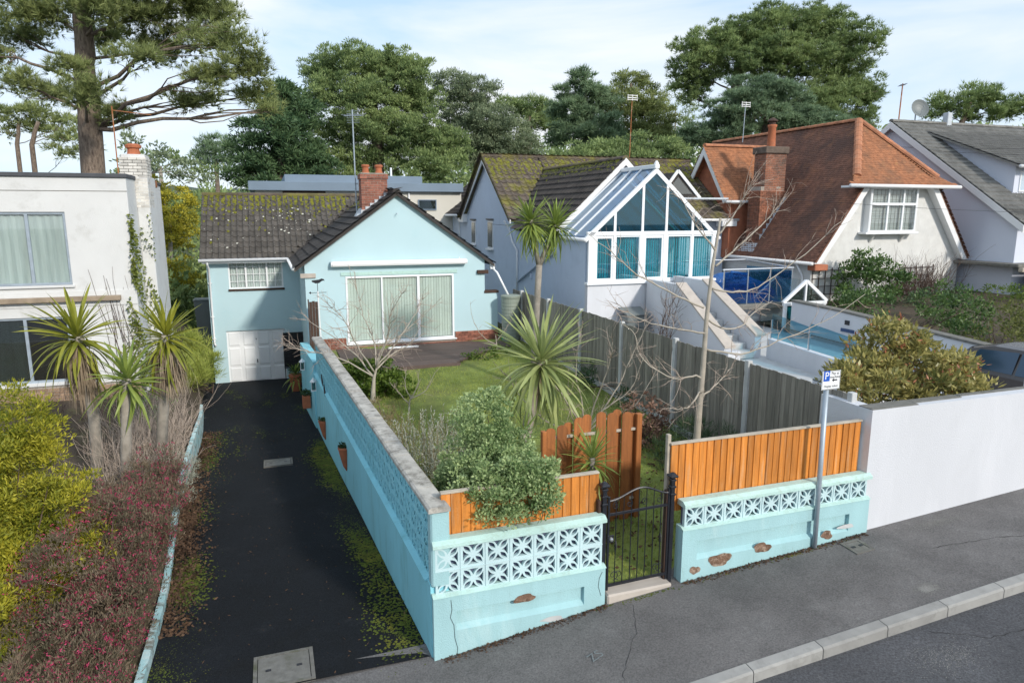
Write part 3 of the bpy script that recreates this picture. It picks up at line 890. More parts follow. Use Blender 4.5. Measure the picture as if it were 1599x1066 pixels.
# faded survey mark and old cement splashes on the tarmac
M['paint_pale'] = surf('faded_road_paint', (.17, .19, .195), .9, .3, 20)
mk = thing('pavement_mark', 'faint pale painted mark on the pavement in front of the gate', 'mark', (1.48, -.89, zpave(1.48, -.89)))
tx = text_part('letter', 'ZS', .17, M['paint_pale'], mk, 1.48, -.89, zpave(1.48, -.89) + .006)
tx.matrix_local = Matrix.Translation((0, 0, .006)) @ Matrix.Rotation(.35, 4, 'Z') @ Matrix.Rotation(-.085, 4, 'Y')

M['crack_dark'] = surf('dark_crack', (.035, .034, .034), 1, .2, 8)
def ground_crack(label, pts, w, zf):
    mb = MB(); P_ = []
    for (a, b) in zip(pts[:-1], pts[1:]):
        n = max(2, int(math.dist(a, b) / .06))
        for k in range(n): u = k / n; P_.append((a[0] + (b[0] - a[0]) * u + random.gauss(0, .008), a[1] + (b[1] - a[1]) * u + random.gauss(0, .008)))
    P_.append(pts[-1]); vs, fs = [], []
    for i, (s, t) in enumerate(P_):
        q = P_[min(i + 1, len(P_) - 1)]; r = P_[max(i - 1, 0)]; dx, dy = q[0] - r[0], q[1] - r[1]; L = math.hypot(dx, dy) or 1; ww = w * random.uniform(.3, 1.2)
        for sg_ in (-1, 1): vs.append((s - sg_ * dy / L * ww, t + sg_ * dx / L * ww, zf(s, t) + .0035))
    for i in range(len(P_) - 1): fs.append((2 * i, 2 * i + 1, 2 * i + 3, 2 * i + 2))
    o = mb.add(vs, fs).build('tarmac_crack', M['crack_dark'], loc=(pts[0][0], pts[0][1], zf(*pts[0])))
    tag(o, label, 'crack')
zroad = lambda s, t: zpave(s, KT) - .125 + .015 * (t - KT)
ground_crack('thin crack running along the pavement below the white wall', [(6.6, -.8), (7.6, -.95), (8.6, -1.3), (10.5, -1.5)], .005, zpave)
ground_crack('thin crack across the pavement in front of the gate', [(2.3, -.25), (2.1, -.7), (1.6, -1.3), (1.5, -1.66)], .003, zpave)
ground_crack('thin crack in the road at the lower right', [(5.2, -1.95), (5.7, -2.3), (6.6, -2.4), (7.4, -2.9)], .006, zroad)
# ------------------------------------------------------------------ roof and house helpers
def tile_mesh(name, w, L, mat, kind='roman', lift=.035):
    """one roof tile: x across, y up the slope, z off the roof"""
    if kind == 'roman': prof = [(-.5, .012), (-.42, .045), (-.30, .045), (-.22, .010), (.06, .010), (.14, .040), (.26, .040), (.34, .010), (.5, .010)]
    elif kind == 'pan': prof = [(-.5, .03), (-.38, .062), (-.22, .062), (-.08, .022), (.18, .008), (.38, .014), (.5, .03)]
    else: prof = [(-.5, .010), (0, .014), (.5, .010)]
    n = len(prof); vs = []
    for y, dz in ((0, lift), (L, 0)):
        for x, z in prof: vs.append((x * w, y, z + dz))
    for x, z in prof: vs.append((x * w, 0, z + lift - .022))
    fs = [(i, i + 1, n + i + 1, n + i) for i in range(n - 1)] + [(2 * n + i, 2 * n + i + 1, i + 1, i) for i in range(n - 1)]
    return MB().add(vs, fs).mesh(name, mat)

def in_poly(p, poly):
    c = False; j = len(poly) - 1
    for i in range(len(poly)):
        if (poly[i][1] > p[1]) != (poly[j][1] > p[1]) and p[0] < (poly[j][0] - poly[i][0]) * (p[1] - poly[i][1]) / (poly[j][1] - poly[i][1]) + poly[i][0]: c = not c
        j = i
    return c

def roof_slope(parent, corners, w, gauge, me, mat, single=True, limit=300, slab=.07, over=0.0):
    """corners (plot coords, all in one plane): first edge is the eave. Lays tiles course by course over a slab."""
    C = [Vector(c) for c in corners]
    u = (C[1] - C[0]).normalized()
    nrm = Vector((0, 0, 0))
    for i in range(len(C)): nrm += C[i].cross(C[(i + 1) % len(C)])
    nrm.normalize()
    if nrm.z < 0: nrm = -nrm
    v = nrm.cross(u)
    if v.z < 0: v = -v; u = v.cross(nrm)
    R = Matrix((u, v, nrm)).transposed()
    loc = [((c - C[0]).dot(u), (c - C[0]).dot(v)) for c in C]
    rs = MB().prism([c - nrm * .012 for c in C], tuple(-nrm * slab)).build('roof_slope', mat, parent)
    a0 = min(p[0] for p in loc); a1 = max(p[0] for p in loc); b1 = max(p[1] for p in loc)
    src = np.array([vv.co[:] for vv in me.vertices]); fac = [tuple(p.vertices) for p in me.polygons]
    V, Fc = [], []; cnt = 0
    rows = int(b1 / gauge) + 1
    for r in range(rows):
        off = (r % 2) * w * .5 if not single else 0
        x = a0 - off
        k = 0
        while x < a1 + w:
            cx, cy = x + w / 2, r * gauge
            if in_poly((cx, cy + gauge * .45), loc):
                j = random.uniform(-.006, .006); tw = random.uniform(-.012, .012)
                p = C[0] + u * cx + v * (cy - .03 + j) + nrm * random.uniform(0, .006)
                if single and cnt < limit:
                    piece('roof_tile', me, rs, p, R @ Matrix.Rotation(tw, 3, 'Z')); cnt += 1
                else:
                    RR = np.array(R @ Matrix.Rotation(tw, 3, 'Z')); b = len(V)
                    V.extend((src @ RR.T + np.array(p)).tolist())
                    Fc.extend([tuple(i + b for i in f) for f in fac])
            x += w; k += 1
    if V:
        o = MB().add(V, Fc).build('tile_courses', me.materials[0], rs); o['kind'] = 'stuff'
    return rs

def ridge_tiles(parent, a, b, r, mat, step=.42, name='ridge_tile'):
    a, b = Vector(a), Vector(b); n = max(1, int(round((b - a).length / step))); d = (b - a) / n
    ud = d.normalized(); side = ud.cross(Vector((0, 0, 1))).normalized(); up = side.cross(ud)
    for i in range(n):
        p, q = a + d * i, a + d * (i + 1) * 1.0 + ud * .015
        vs = []
        for e, rr in ((p, r), (q, r * .93)):
            for k in range(7):
                an = math.pi * (-.08 + 1.16 * k / 6)
                vs.append(e + side * math.cos(an) * rr + up * (math.sin(an) * rr * .75))
        fs = [(k, k + 1, k + 8, k + 7) for k in range(6)] + [tuple(range(6, -1, -1)), tuple(range(7, 14))]
        MB().add(vs, fs).build(name, mat, parent)

def brick_box(parent, s0, s1, t0, t1, z0, z1, mat=None, faces='fblr', bl=.215, bh=.065, jt=.010, core=True, proud=.0, name='brick'):
    """brickwork: every brick its own piece on a mortar core"""
    mat = mat or M['brick']
    if core: MB().box(s0 + .008, s1 - .008, t0 + .008, t1 - .008, z0, z1 - .004).build('mortar_core', M['mortar'], parent)
    key = (round(bl, 3), mat.name)
    if key not in BRK:
        BRK[key] = MB().bev(-bl / 2, bl / 2, -.03, .03, -bh / 2, bh / 2, .004).mesh('brick', mat)
    me = BRK[key]
    rows = int((z1 - z0) / (bh + jt))
    R90 = Matrix.Rotation(math.pi / 2, 3, 'Z')
    def lay(a0, a1, fix, axis, r):
        L = a1 - a0; n = max(1, int(round(L / (bl + jt)))); p = L / n
        off = p / 2 if r % 2 else 0
        x = a0 - off
        while x < a1 - .02:
            x0, x1 = max(x, a0), min(x + p, a1)
            if x1 - x0 > .04:
                sc = ((x1 - x0 - jt) / bl, 1, 1); z = z0 + (r + .5) * (bh + jt)
                j = random.uniform(-.003, .003)
                if axis == 's': piece(name, me, parent, ((x0 + x1) / 2, fix + j, z), None, sc)
                else: piece(name, me, parent, (fix + j, (x0 + x1) / 2, z), R90, sc)
            x += p
    for r in range(rows):
        if 'f' in faces: lay(s0, s1, t0 + .028, 's', r)
        if 'b' in faces: lay(s0, s1, t1 - .028, 's', r)
        if 'l' in faces: lay(t0 + .06, t1 - .06, s0 + .028, 't', r)
        if 'r' in faces: lay(t0 + .06, t1 - .06, s1 - .028, 't', r)
BRK = {}

def window(parent, s0, s1, z0, z1, t, cols, rows=1, fw=.05, mat=None, gl=None, depth=.06, behind=None, bars=None, axis='s', name='window', out=-1):
    """framed window in a wall facing -t (axis 's') or -s (axis 't'); cols = fractions of the mullions"""
    mat = mat or M['upvc']; gl = gl or M['glass']
    def bx(mb, a0, a1, d0, d1, b0, b1):
        if axis == 's': mb.box(a0, a1, t + d0, t + d1, b0, b1)
        else: mb.box(t + d0, t + d1, a0, a1, b0, b1)
        return mb
    fr = MB()
    bx(fr, s0, s0 + fw, 0, depth, z0, z1); bx(fr, s1 - fw, s1, 0, depth, z0, z1)
    bx(fr, s0 + fw, s1 - fw, 0, depth, z0, z0 + fw); bx(fr, s0 + fw, s1 - fw, 0, depth, z1 - fw, z1)
    f = fr.build(name, mat, parent)
    xs = [0] + list(cols) + [1]
    for c in cols:
        x = s0 + (s1 - s0) * c
        bx(MB(), x - fw * .6, x + fw * .6, -.004, depth, z0 + fw, z1 - fw).build('mullion', mat, f)
    for i in range(len(xs) - 1):
        a = s0 + (s1 - s0) * xs[i] + fw * .6; b = s0 + (s1 - s0) * xs[i + 1] - fw * .6
        bx(MB(), a, b, depth * .45, depth * .45 + .006, z0 + fw * .5, z1 - fw * .5).build('pane', gl, f)
        if bars:
            g = MB()
            for k in range(1, bars[0][i] if isinstance(bars[0], (list, tuple)) else bars[0]):
                nb_ = bars[0][i] if isinstance(bars[0], (list, tuple)) else bars[0]
                x = a + (b - a) * k / nb_; bx(g, x - .010, x + .010, depth * .3, depth * .44, z0 + fw, z1 - fw)
            for k in range(1, bars[1]):
                zz = z0 + (z1 - z0) * k / bars[1]; bx(g, a, b, depth * .31, depth * .43, zz - .010, zz + .010)
            g.build('glazing_bar', mat, f)
    if behind:
        bx(MB(), s0 + .01, s1 - .01, depth + .10, depth + .13, z0, z1).build('curtain', behind, f)
    return f

def folds(mb, s0, s1, t, z0, z1, n, amp):
    """pleated curtain sheet facing -t"""
    vs, fs = [], []
    for i in range(n * 4 + 1):
        u = i / (n * 4); a = amp * math.sin(u * n * 2 * math.pi) + amp * .5 * math.sin(u * n * 3.1 + 1)
        vs += [(s0 + (s1 - s0) * u, t + a, z0), (s0 + (s1 - s0) * u, t + a, z1)]
    for i in range(n * 4): fs.append((2 * i, 2 * i + 2, 2 * i + 3, 2 * i + 1))
    return mb.add(vs, fs)

def gutter(parent, pts, r=.055, mat=None, name='gutter'):
    return MB().tube(pts, r, 8).build(name, mat or M['upvc'], parent, smooth=True)

def pipe(parent, pts, r=.034, mat=None, name='downpipe'):
    return MB().tube(pts, r, 8).build(name, mat or M['upvc'], parent, smooth=True)

# ------------------------------------------------------------------ the turquoise bungalow
bg = thing('bungalow', 'turquoise bungalow with front gable, wide patio doors and garage wing', 'house', (2.1, 15, .8))
RS, RZ, PT = 2.16, 5.72, .723
EL, ER = -1.02, 5.36
zr = lambda s: RZ - PT * abs(s - RS)
TW = .26
LW, RW = -.72, 5.05
D0, D1, DZ0, DZ1 = .49, 3.98, .98, 3.11
mb = MB()
z_u = lambda s: zr(s) - .09
mb.prism([(LW, 15, -1.3), (D0, 15, -1.3), (D0, 15, DZ1), (LW, 15, DZ1)], (0, TW, 0))
mb.prism([(D1, 15, .2), (RW, 15, .2), (RW, 15, DZ1), (D1, 15, DZ1)], (0, TW, 0))
mb.prism([(D0, 15, .2), (D1, 15, .2), (D1, 15, DZ0), (D0, 15, DZ0)], (0, TW, 0))
mb.prism([(LW, 15, DZ1), (RW, 15, DZ1), (RW, 15, z_u(RW)), (RS, 15, z_u(RS)), (LW, 15, z_u(LW))], (0, TW, 0))
mb.build('gable_wall', M['turq_house'], bg)
MB().box(RW + .001, 5.5, 15.002, 15.28, .2, 2.42).build('side_screen_wall', M['turq_house'], bg)
MB().bev(RW - .02, 5.54, 14.97, 15.3, 2.42, 2.50, .01).build('side_wall_coping', M['wood_dark'], bg)
MB().box(LW, LW + .24, 15.26, 19.5, -1.3, zr(LW) - .08).build('side_wall', M['turq_house'], bg)
MB().box(RW - .24, RW, 15.26, 27, .2, zr(RW) - .08).build('side_wall', M['turq_house'], bg)
# brick plinth in single bricks
pl1 = MB().box(3.99, 5.49, 14.945, 14.999, .45, 1.175).build('plinth', M['mortar'], bg)
for (a, b, z1_) in ((4.0, 5.49, 1.20), (.45, 3.99, .95), (-.5, .44, 1.20)):
    if a != 4.0: MB().box(a, b, 14.945, 14.999, .45, z1_ - .03).build('plinth', M['mortar'], bg)
    brick_box(bg, a, b, 14.92, 14.99, .80 if a > .4 else .72, z1_, faces='f', core=False)
# patio doors
pd = MB()
pd.box(D0, D1, 14.98, 15.08, DZ1 - .06, DZ1); pd.box(D0, D0 + .06, 14.98, 15.08, DZ0, DZ1 - .06); pd.box(D1 - .06, D1, 14.98, 15.08, DZ0, DZ1 - .06)
pd.box(D0 + .06, D1 - .06, 14.98, 15.08, DZ0, DZ0 + .055)
pdo = pd.build('patio_door', M['upvc'], bg)
MB().bev(D0 - .05, D1 + .06, 14.88, 14.978, DZ0 - .045, DZ0 + .0, .008).build('sill', M['upvc'], pdo)
for x, w in ((1.62, .035), (2.80, .07)):
    MB().bev(x - w / 2 - .01, x + w / 2 + .01, 14.985, 15.06, DZ0 + .055, DZ1 - .06, .006).build('mullion', M['upvc'], pdo)
MB().bev(2.775, 2.80, 14.955, 14.984, 1.9, 2.2, .004).build('handle', M['upvc'], pdo)
for a, b in ((D0 + .05, 1.60), (1.64, 2.76), (2.84, D1 - .05)):
    MB().box(a, b, 15.02, 15.028, DZ0 + .05, DZ1 - .055).build('pane', M['glass'], pdo)
x = D0 + .07
while x < D1 - .1:
    a = random.uniform(.12, .2)
    MB().prism([(x, 15.05, DZ0 + .07), (x + .085, 15.05 + a * .09, DZ0 + .07), (x + .085, 15.054 + a * .09, DZ0 + .07), (x, 15.054, DZ0 + .07)], (0, 0, DZ1 - DZ0 - .12)).build('blind_slat', M['blind'], pdo)
    x += .089
MB().box(D0 - .1, D1 + .1, 15.27, 17.5, .8, 3.3).build('room_void', M['interior'], bg)
# lintel band and awning cassette
MB().bev(D0 - .14, D1 + .12, 14.975, 14.999, 3.13, 3.24, .006).build('lintel', M['turq_cope'], bg)
aw = MB()
pr = [(14.78, 3.44), (14.76, 3.50), (14.79, 3.57), (14.86, 3.60), (14.96, 3.60), (14.97, 3.44)]
aw.prism([(.10, y, z) for y, z in pr], (4.28, 0, 0)); awo = aw.build('awning_cassette', M['white'], bg)
for x in (.09, 4.40): MB().prism([(x - .03, y, z) for y, z in pr], (.028, 0, 0)).build('end_cap', M['upvc'], awo)
MB().tube([(4.15, 14.86, 3.60), (4.15, 14.86, 3.66)], .012, 6).build('crank_eye', M['upvc'], awo)
MB().tube([(2.16, 14.98, 5.05), (2.16, 14.86, 5.06), (2.16, 14.85, 5.02)], .012, 6).build('bracket', M['galv'], bg)
# corbels and eaves ends
MB().bev(-.86, -.40, 14.94, 15.0, 3.10, 3.24, .01).build('corbel', M['stone_cap'], bg)
MB().bev(4.78, 5.16, 14.90, 15.0, 3.08, 3.20, .01).build('corbel', M['wood_dark'], bg)
# garage wing
G0, G1, GZ0, GZ1 = -3.36, -1.35, -1.06, .86
W0, W1, WZ0, WZ1 = -3.14, -1.285, 2.38, 3.42
wm = MB(); TF = 19.5; LS = -3.84
for a, b, c, d_ in ((LS, G0, -1.4, GZ1), (G1, LW, -1.4, GZ1), (LS, LW, GZ1, WZ0), (LS, W0, WZ0, WZ1), (W1, LW, WZ0, WZ1), (LS, LW, WZ1, 3.46)):
    wm.box(a, b, TF, TF + .25, c, d_)
wm.build('wing_wall', M['turq_house'], bg)
MB().prism([(LS, TF + .251, -1.4), (LS, 25.2, -1.4), (LS, 25.2, 3.40), (LS, 22.35, 5.62), (LS, TF + .251, 3.50)], (.24, 0, 0)).build('end_wall', M['turq_house'], bg)
gd = MB().box(G0, G1, TF + .07, TF + .10, GZ0, GZ1).build('garage_door', M['upvc'], bg)
cw = (G1 - G0) / 4
for c in range(4):
    for r, (q0, q1) in enumerate(((-1.02, -.52), (-.44, .22), (.30, .80))):
        a = G0 + cw * c + .06; b = G0 + cw * (c + 1) - .06
        pm = MB(); dp = TF + .066
        vs = [(a, dp, q0), (b, dp, q0), (b, dp, q1), (a, dp, q1), (a + .03, dp - .014, q0 + .03), (b - .03, dp - .014, q0 + .03), (b - .03, dp - .014, q1 - .03), (a + .03, dp - .014, q1 - .03)]
        pm.add(vs, [(0, 1, 5, 4), (1, 2, 6, 5), (2, 3, 7, 6), (3, 0, 4, 7), (4, 5, 6, 7)])
        pm.build('panel', M['upvc'], gd)
MB().bev(-2.37, -2.34, TF + .03, TF + .065, -.36, -.24, .004).build('handle', M['black_plastic'], gd)
MB().box(-2.368, -2.342, TF + .052, TF + .065, .50, .53).build('keyhole', M['black_plastic'], gd)
MB().bev(G0 - .05, G1 + .05, TF - .25, TF + .05, -1.2, -1.075, .01).build('garage_step', M['concrete'], bg)
ww_ = window(bg, W0, W1, WZ0, WZ1, TF + .03, (.315, .70), bars=((2, 3, 2), 4), behind=None, fw=.05)
folds(MB(), W0 + .03, W1 - .03, TF + .12, WZ0, WZ1, 22, .022).build('curtain', M['curtain'], ww_)
MB().box(W0 - .3, W1 + .3, TF + .26, TF + 2.0, WZ0 - .5, WZ1).build('room_void', M['interior'], bg)
MB().bev(W0 - .03, W1 + .03, TF - .05, TF + .04, WZ0 - .075, WZ0 - .005, .008).build('sill', M['wood_dark'], ww_)
# roofs
TILE_G = tile_mesh('roof_tile', .30, .40, M['tile_grey'], 'roman')
TILE_GM = tile_mesh('roof_tile', .30, .40, M['tile_dark'], 'flat', .045)
RT = 22.35; RWZ = 3.46 + PT * (RT - 19.2)
E1 = 3.46
roof_slope(bg, [(-4.02, 19.2, E1), (EL, 19.2, E1), (2.06, RT - .06, RWZ - .04), (-4.02, RT, RWZ)], .205, .315, tile_mesh('roof_tile', .205, .40, M['tile_grey'], 'pan', .03), M['tile_grey'])
zc_ = lambda s: RZ - PT * (RS - s)
roof_slope(bg, [(EL, 19.25, zc_(EL)), (EL, 14.85, zc_(EL)), (RS, 14.85, RZ), (RS, 22.3, RZ)], .33, .315, TILE_GM, M['tile_dark'])
roof_slope(bg, [(ER, 14.85, zc_(EL)), (ER, 27, zc_(EL)), (RS, 27, RZ), (RS, 14.85, RZ)], .33, .315, TILE_GM, M['tile_dark'], limit=0)
roof_slope(bg, [(2.0, 25.5, E1), (-4.02, 25.5, E1), (-4.02, RT, RWZ), (2.0, RT, RWZ)], .30, .315, TILE_G, M['tile_grey'], limit=0)
ridge_tiles(bg, (-4.02, RT, RWZ + .01), (2.0, RT, RWZ + .01), .13, M['tile_moss'])
ridge_tiles(bg, (RS, 14.84, RZ + .0), (RS, 27, RZ + .0), .13, M['tile_dark'])
# valley and verges
MB().bar((EL, 19.2, E1 + .03), (2.0, RT - .1, RWZ - .03), .10, .03).build('valley', M['tile_dark'], bg)
for sgn, se in ((-1, EL), (1, ER)):
    MB().prism([(se, 14.86, zc_(EL) - .02), (RS, 14.86, RZ - .02), (RS, 14.86, RZ - .12), (se, 14.86, zc_(EL) - .12)], (0, .03, 0)).build('verge_board', M['tile_grey'], bg)
# moss growing on the tiles: many small cushions along the ridge and the valley
def moss_on(parent, name, c0, u, v, nrm, n, fa, size, mat):
    V, Fc = [], []
    for i in range(n):
        a, b = fa()
        p = Vector(c0) + Vector(u) * a + Vector(v) * b
        r = size * random.uniform(.4, 1.3); k = 6; b0 = len(V)
        for j in range(k):
            an = 2 * math.pi * j / k; q = r * random.uniform(.7, 1.2)
            V.append(p + Vector(u) * (math.cos(an) * q) + Vector(v) * (math.sin(an) * q * 1.2) + Vector(nrm) * .045)
        V.append(p + Vector(nrm) * (.06 + r * .35))
        Fc += [(b0 + j, b0 + (j + 1) % k, b0 + k) for j in range(k)]
    o = MB().add(V, Fc).build(name, mat, parent, smooth=True); o['kind'] = 'stuff'
    return o
cosw = 1 / math.sqrt(1 + PT * PT)
def fa_ridge():
    a = random.uniform(0, 5.4); return a, 3.9 - abs(random.gauss(0, .55)) * (1.0 if random.random() < .8 else 2)
moss_on(bg, 'moss', (-4.0, 19.2, E1), (1, 0, 0), (0, cosw, PT * cosw), (0, -PT * cosw, cosw), 900, fa_ridge, .055, M['moss'])
def fa_val():
    b = random.uniform(1.2, 3.8); a = 4.3 - b * .80 ; return a - 0 + random.gauss(0, .22), b
moss_on(bg, 'moss', (EL, 19.25, zc_(EL)), (0, -1, 0), (cosw, 0, PT * cosw), (-PT * cosw, 0, cosw), 220, lambda: (random.uniform(-2.6, .8), 3.80 - abs(random.gauss(0, .25))), .05, M['moss'])
# lichen spots
def spots(parent, c0, u, v, nrm, n, A, B, size, mat):
    V, Fc = [], []
    for i in range(n):
        p = Vector(c0) + Vector(u) * random.uniform(*A) + Vector(v) * random.uniform(*B); r = size * random.choice((.5, .7, 1, 1.5)); b0 = len(V); k = 6
        for j in range(k):
            an = 2 * math.pi * j / k; q = r * random.uniform(.6, 1.2)
            V.append(p + Vector(u) * (math.cos(an) * q) + Vector(v) * (math.sin(an) * q) + Vector(nrm) * .078)
        Fc.append(tuple(range(b0, b0 + k)))
    o = MB().add(V, Fc).build('lichen', mat, parent); o['kind'] = 'stuff'
M['lichen'] = surf('pale_lichen', (.62, .62, .54), 1, .15, 9)
spots(bg, (-4.0, 19.2, E1), (1, 0, 0), (0, cosw, PT * cosw), (0, -PT * cosw, cosw), 45, (.1, 3.4), (.1, 3.4), .028, M['lichen'])
spots(bg, (-4.0, 19.2, E1), (1, 0, 0), (0, cosw, PT * cosw), (0, -PT * cosw, cosw), 40, (2.4, 3.9), (1.2, 3.0), .03, M['lichen'])
# gutters and downpipes
gutter(bg, [(-4.05, 19.12, E1 - .03), (-1.1, 19.12, E1 - .03), (-1.06, 14.9, E1 - .06)], .06)
MB().box(-3.95, -1.0, 19.19, 19.215, E1 - .14, E1 - .01).build('fascia', M['upvc'], bg)
MB().box(-1.02, -1.0, 14.95, 19.19, E1 - .16, E1 - .03).build('fascia', M['upvc'], bg)
pipe(bg, [(-3.78, 19.14, E1 - .06), (-3.78, 19.22, E1 - .2), (-3.76, 19.42, E1 - .32), (-3.76, 19.44, .45), (-3.72, 19.40, .36)], .036)
for zz in (2.6, 1.4, .6): MB().box(-3.82, -3.70, 19.40, 19.498, zz, zz + .03).build('pipe_clip', M['upvc'], bg)
pipe(bg, [(5.30, 15.2, 3.30), (5.36, 15.05, 3.22), (5.42, 14.8, 3.12), (5.74, 14.55, 2.36)], .036)
MB().bev(5.24, 5.40, 14.95, 15.1, 3.22, 3.40, .01).build('gutter_outlet', M['upvc'], bg)
# chimney
ch = MB().box(1.20, 2.05, 15.90, 16.52, 4.4, 5.2).build('chimney', M['brick'], bg)
brick_box(ch, 1.20, 2.05, 15.90, 16.52, 5.0, 6.14, faces='fblr')
brick_box(ch, 1.17, 2.08, 15.87, 16.55, 6.14, 6.29, faces='fblr')
MB().bev(1.19, 2.06, 15.89, 16.53, 6.29, 6.33, .015).build('flaunching', M['mortar'], ch)
for s in (1.40, 1.83):
    MB().lathe((s, 16.2, 6.32), [(.125, 0), (.125, .05), (.105, .07), (.10, .19), (.125, .21), (.135, .25), (.115, .28), (.10, .285)], 16).build('chimney_pot', M['terra'], ch, smooth=False)
for i in range(6):
    a = 1.16 + i * .15; MB().bev(a, a + .155, 15.86, 15.885, zc_(a) + .02, zc_(a) + .17, .004).build('stepped_flashing', M['lead'], ch)
MB().add([(1.19, 15.86, zc_(1.19) + .03), (1.00, 15.8, zc_(1.0) + .05), (1.00, 16.6, zc_(1.0) + .05), (1.19, 16.56, zc_(1.19) + .2), (1.19, 15.86, zc_(1.19) + .2)], [(0, 1, 2, 3, 4)]).build('flashing_apron', M['lead'], ch)

# television mast beside the chimney
an = thing('television_antenna', 'tall thin television mast beside the brick chimney of the turquoise bungalow', 'antenna', (1.12, 16.6, 5.0), 'rooftop aerials')
MB().tube([(1.12, 16.6, 4.9), (1.10, 16.6, 8.35)], .022, 8).build('mast', M['galv'], an)
MB().tube([(.85, 16.75, 8.16), (1.36, 16.45, 8.16)], .012, 6).build('boom', M['galv'], an)
for i in range(7):
    u = i / 6; x = .87 + .47 * u; y = 16.74 - .28 * u
    MB().tube([(x - .12, y - .2, 8.17), (x + .12, y + .2, 8.17)], .007, 5).build('element', M['galv'], an)
for zz in (7.95, 8.02, 8.09, 8.23, 8.3): MB().tube([(.93, 16.7, zz), (1.31, 16.5, zz)], .006, 5).build('element', M['galv'], an)
for zz in (5.4, 6.0): MB().bev(1.09, 1.19, 16.56, 16.64, zz, zz + .03, .004).build('bracket', M['galv'], an)

# dark deck in single planks
dk = thing('timber_deck', 'dark weathered timber deck in front of the patio doors', 'deck', (2.8, 13.4, .8))
t = 11.72
while t < 14.86:
    s1_ = interp(t, [11.7, 12.35, 13.1, 13.5, 15], [3.2, 3.75, 4.5, 5.5, 5.5]); s0_ = interp(t, [11.7, 13], [1.0, .1])
    MB().bev(s0_, s1_ + random.uniform(-.01, .01), t, t + .138, .80, .845 + random.uniform(-.002, .003), .004).build('plank', M['deck'], dk)
    t += .144
MB().box(1.0, 3.3, 11.68, 11.715, .6, .83).build('edge_board', M['deck'], dk)
wb = MB().bev(1.65, 2.62, 14.30, 14.42, .853, .90, .01).build('step_strip', M['upvc'], loc=(2.1, 14.36, .85))
tag(wb, 'white strip lying on the dark deck below the patio doors', 'strip')

# water butt
bt = thing('water_butt', 'tall grey-green plastic water butt at the corner of the bungalow', 'barrel', (5.80, 14.5, .8))
pf = [(.26, 0), (.275, .02)]
for i in range(12): pf += [(.285 + .002 * i, .06 + i * .115), (.293 + .002 * i, .075 + i * .115), (.293 + .002 * i, .13 + i * .115)]
pf += [(.315, 1.47), (.33, 1.50), (.33, 1.535)]
MB().lathe((5.80, 14.5, .80), pf, 24).build('barrel', M['green_plastic'], bt, smooth=False)
MB().lathe((5.80, 14.5, 2.336), [(.34, 0), (.34, .03), (.30, .05), (.05, .065)], 24).build('lid', M['green_plastic'], bt)
MB().tube([(5.52, 14.38, .98), (5.44, 14.32, .98), (5.44, 14.32, .92)], .018, 6).build('tap', surf('green_tap', (.02, .35, .16), .4), bt)

# brown timber door beside the bungalow, trellis panel by the garage
bd_ = thing('timber_side_door', 'narrow dark brown timber door between the screen wall and the bungalow', 'door', (-.55, 14.5, .6))
for i in range(3):
    MB().bev(-.66 + .085 * i, -.66 + .085 * i + .081, 14.50, 14.53, -.6, 2.42 + .02 * (i % 2), .004).build('board', M['wood_dark'], bd_)
MB().bev(-.70, -.665, 14.48, 14.56, -.6, 2.5, .006).build('post', M['wood_dark'], bd_)
tp = thing('trellis_panel', 'black metal trellis panel leaning beside the garage door', 'trellis', (-1.05, 18.8, -.9))
def tq(u, w): return (-1.42 + .70 * u, 18.95 + .0 * u, -.95 + 1.72 * w + .0)
for a, b in (((0, .25), (1, .25)), ((0, 1), (1, 1)), ((0, .25), (0, 1)), ((1, 0), (1, 1)), ((0.02, 0), (.02, .25))): MB().bar(tq(*a), tq(*b), .035, .03).build('frame', M['black_plastic'], tp)
for i in range(1, 9): MB().bar(tq(i / 9, .25), tq(i / 9, 1), .022, .012).build('slat', M['black_plastic'], tp)
for i in range(1, 9): MB().bar((-1.42, 18.965, -.95 + 1.72 * (.25 + .75 * i / 9)), (-.72, 18.965, -.95 + 1.72 * (.25 + .75 * i / 9)), .022, .012).build('slat', M['black_plastic'], tp)
MB().box(-1.41, -.73, 18.975, 18.985, -.5, .75).build('mesh_backing', M['sign_black'], tp)

# lanterns and planters on the side wall
def lantern(t, z, label):
    s = sw_s(t) - (.04 if t < SWT else .07)
    o = thing('wall_lantern', label, 'lantern', (s, t, z), 'white lanterns on the turquoise wall')
    MB().bev(s - .13, s - .01, t - .06, t + .06, z, z + .03, .006).build('base', M['upvc'], o)
    for dx in (-.125, -.025):
        for dy in (-.05, .04): MB().box(s + dx, s + dx + .012, t + dy, t + dy + .012, z + .03, z + .24).build('corner_bar', M['upvc'], o)
    MB().box(s - .112, s - .026, t - .037, t + .037, z + .03, z + .24).build('glass_core', M['glass_dark'], o)
    MB().lathe((s - .07, t, z + .24), [(.095, 0), (.09, .02), (.045, .07), (.02, .09), (.025, .10), (.012, .115)], 4).build('roof', M['upvc'], o)
lantern(10.9, .55, 'white lantern on the turquoise side wall nearest the screen blocks')
lantern(13.5, .55, 'white lantern on the turquoise side wall nearest the garage')

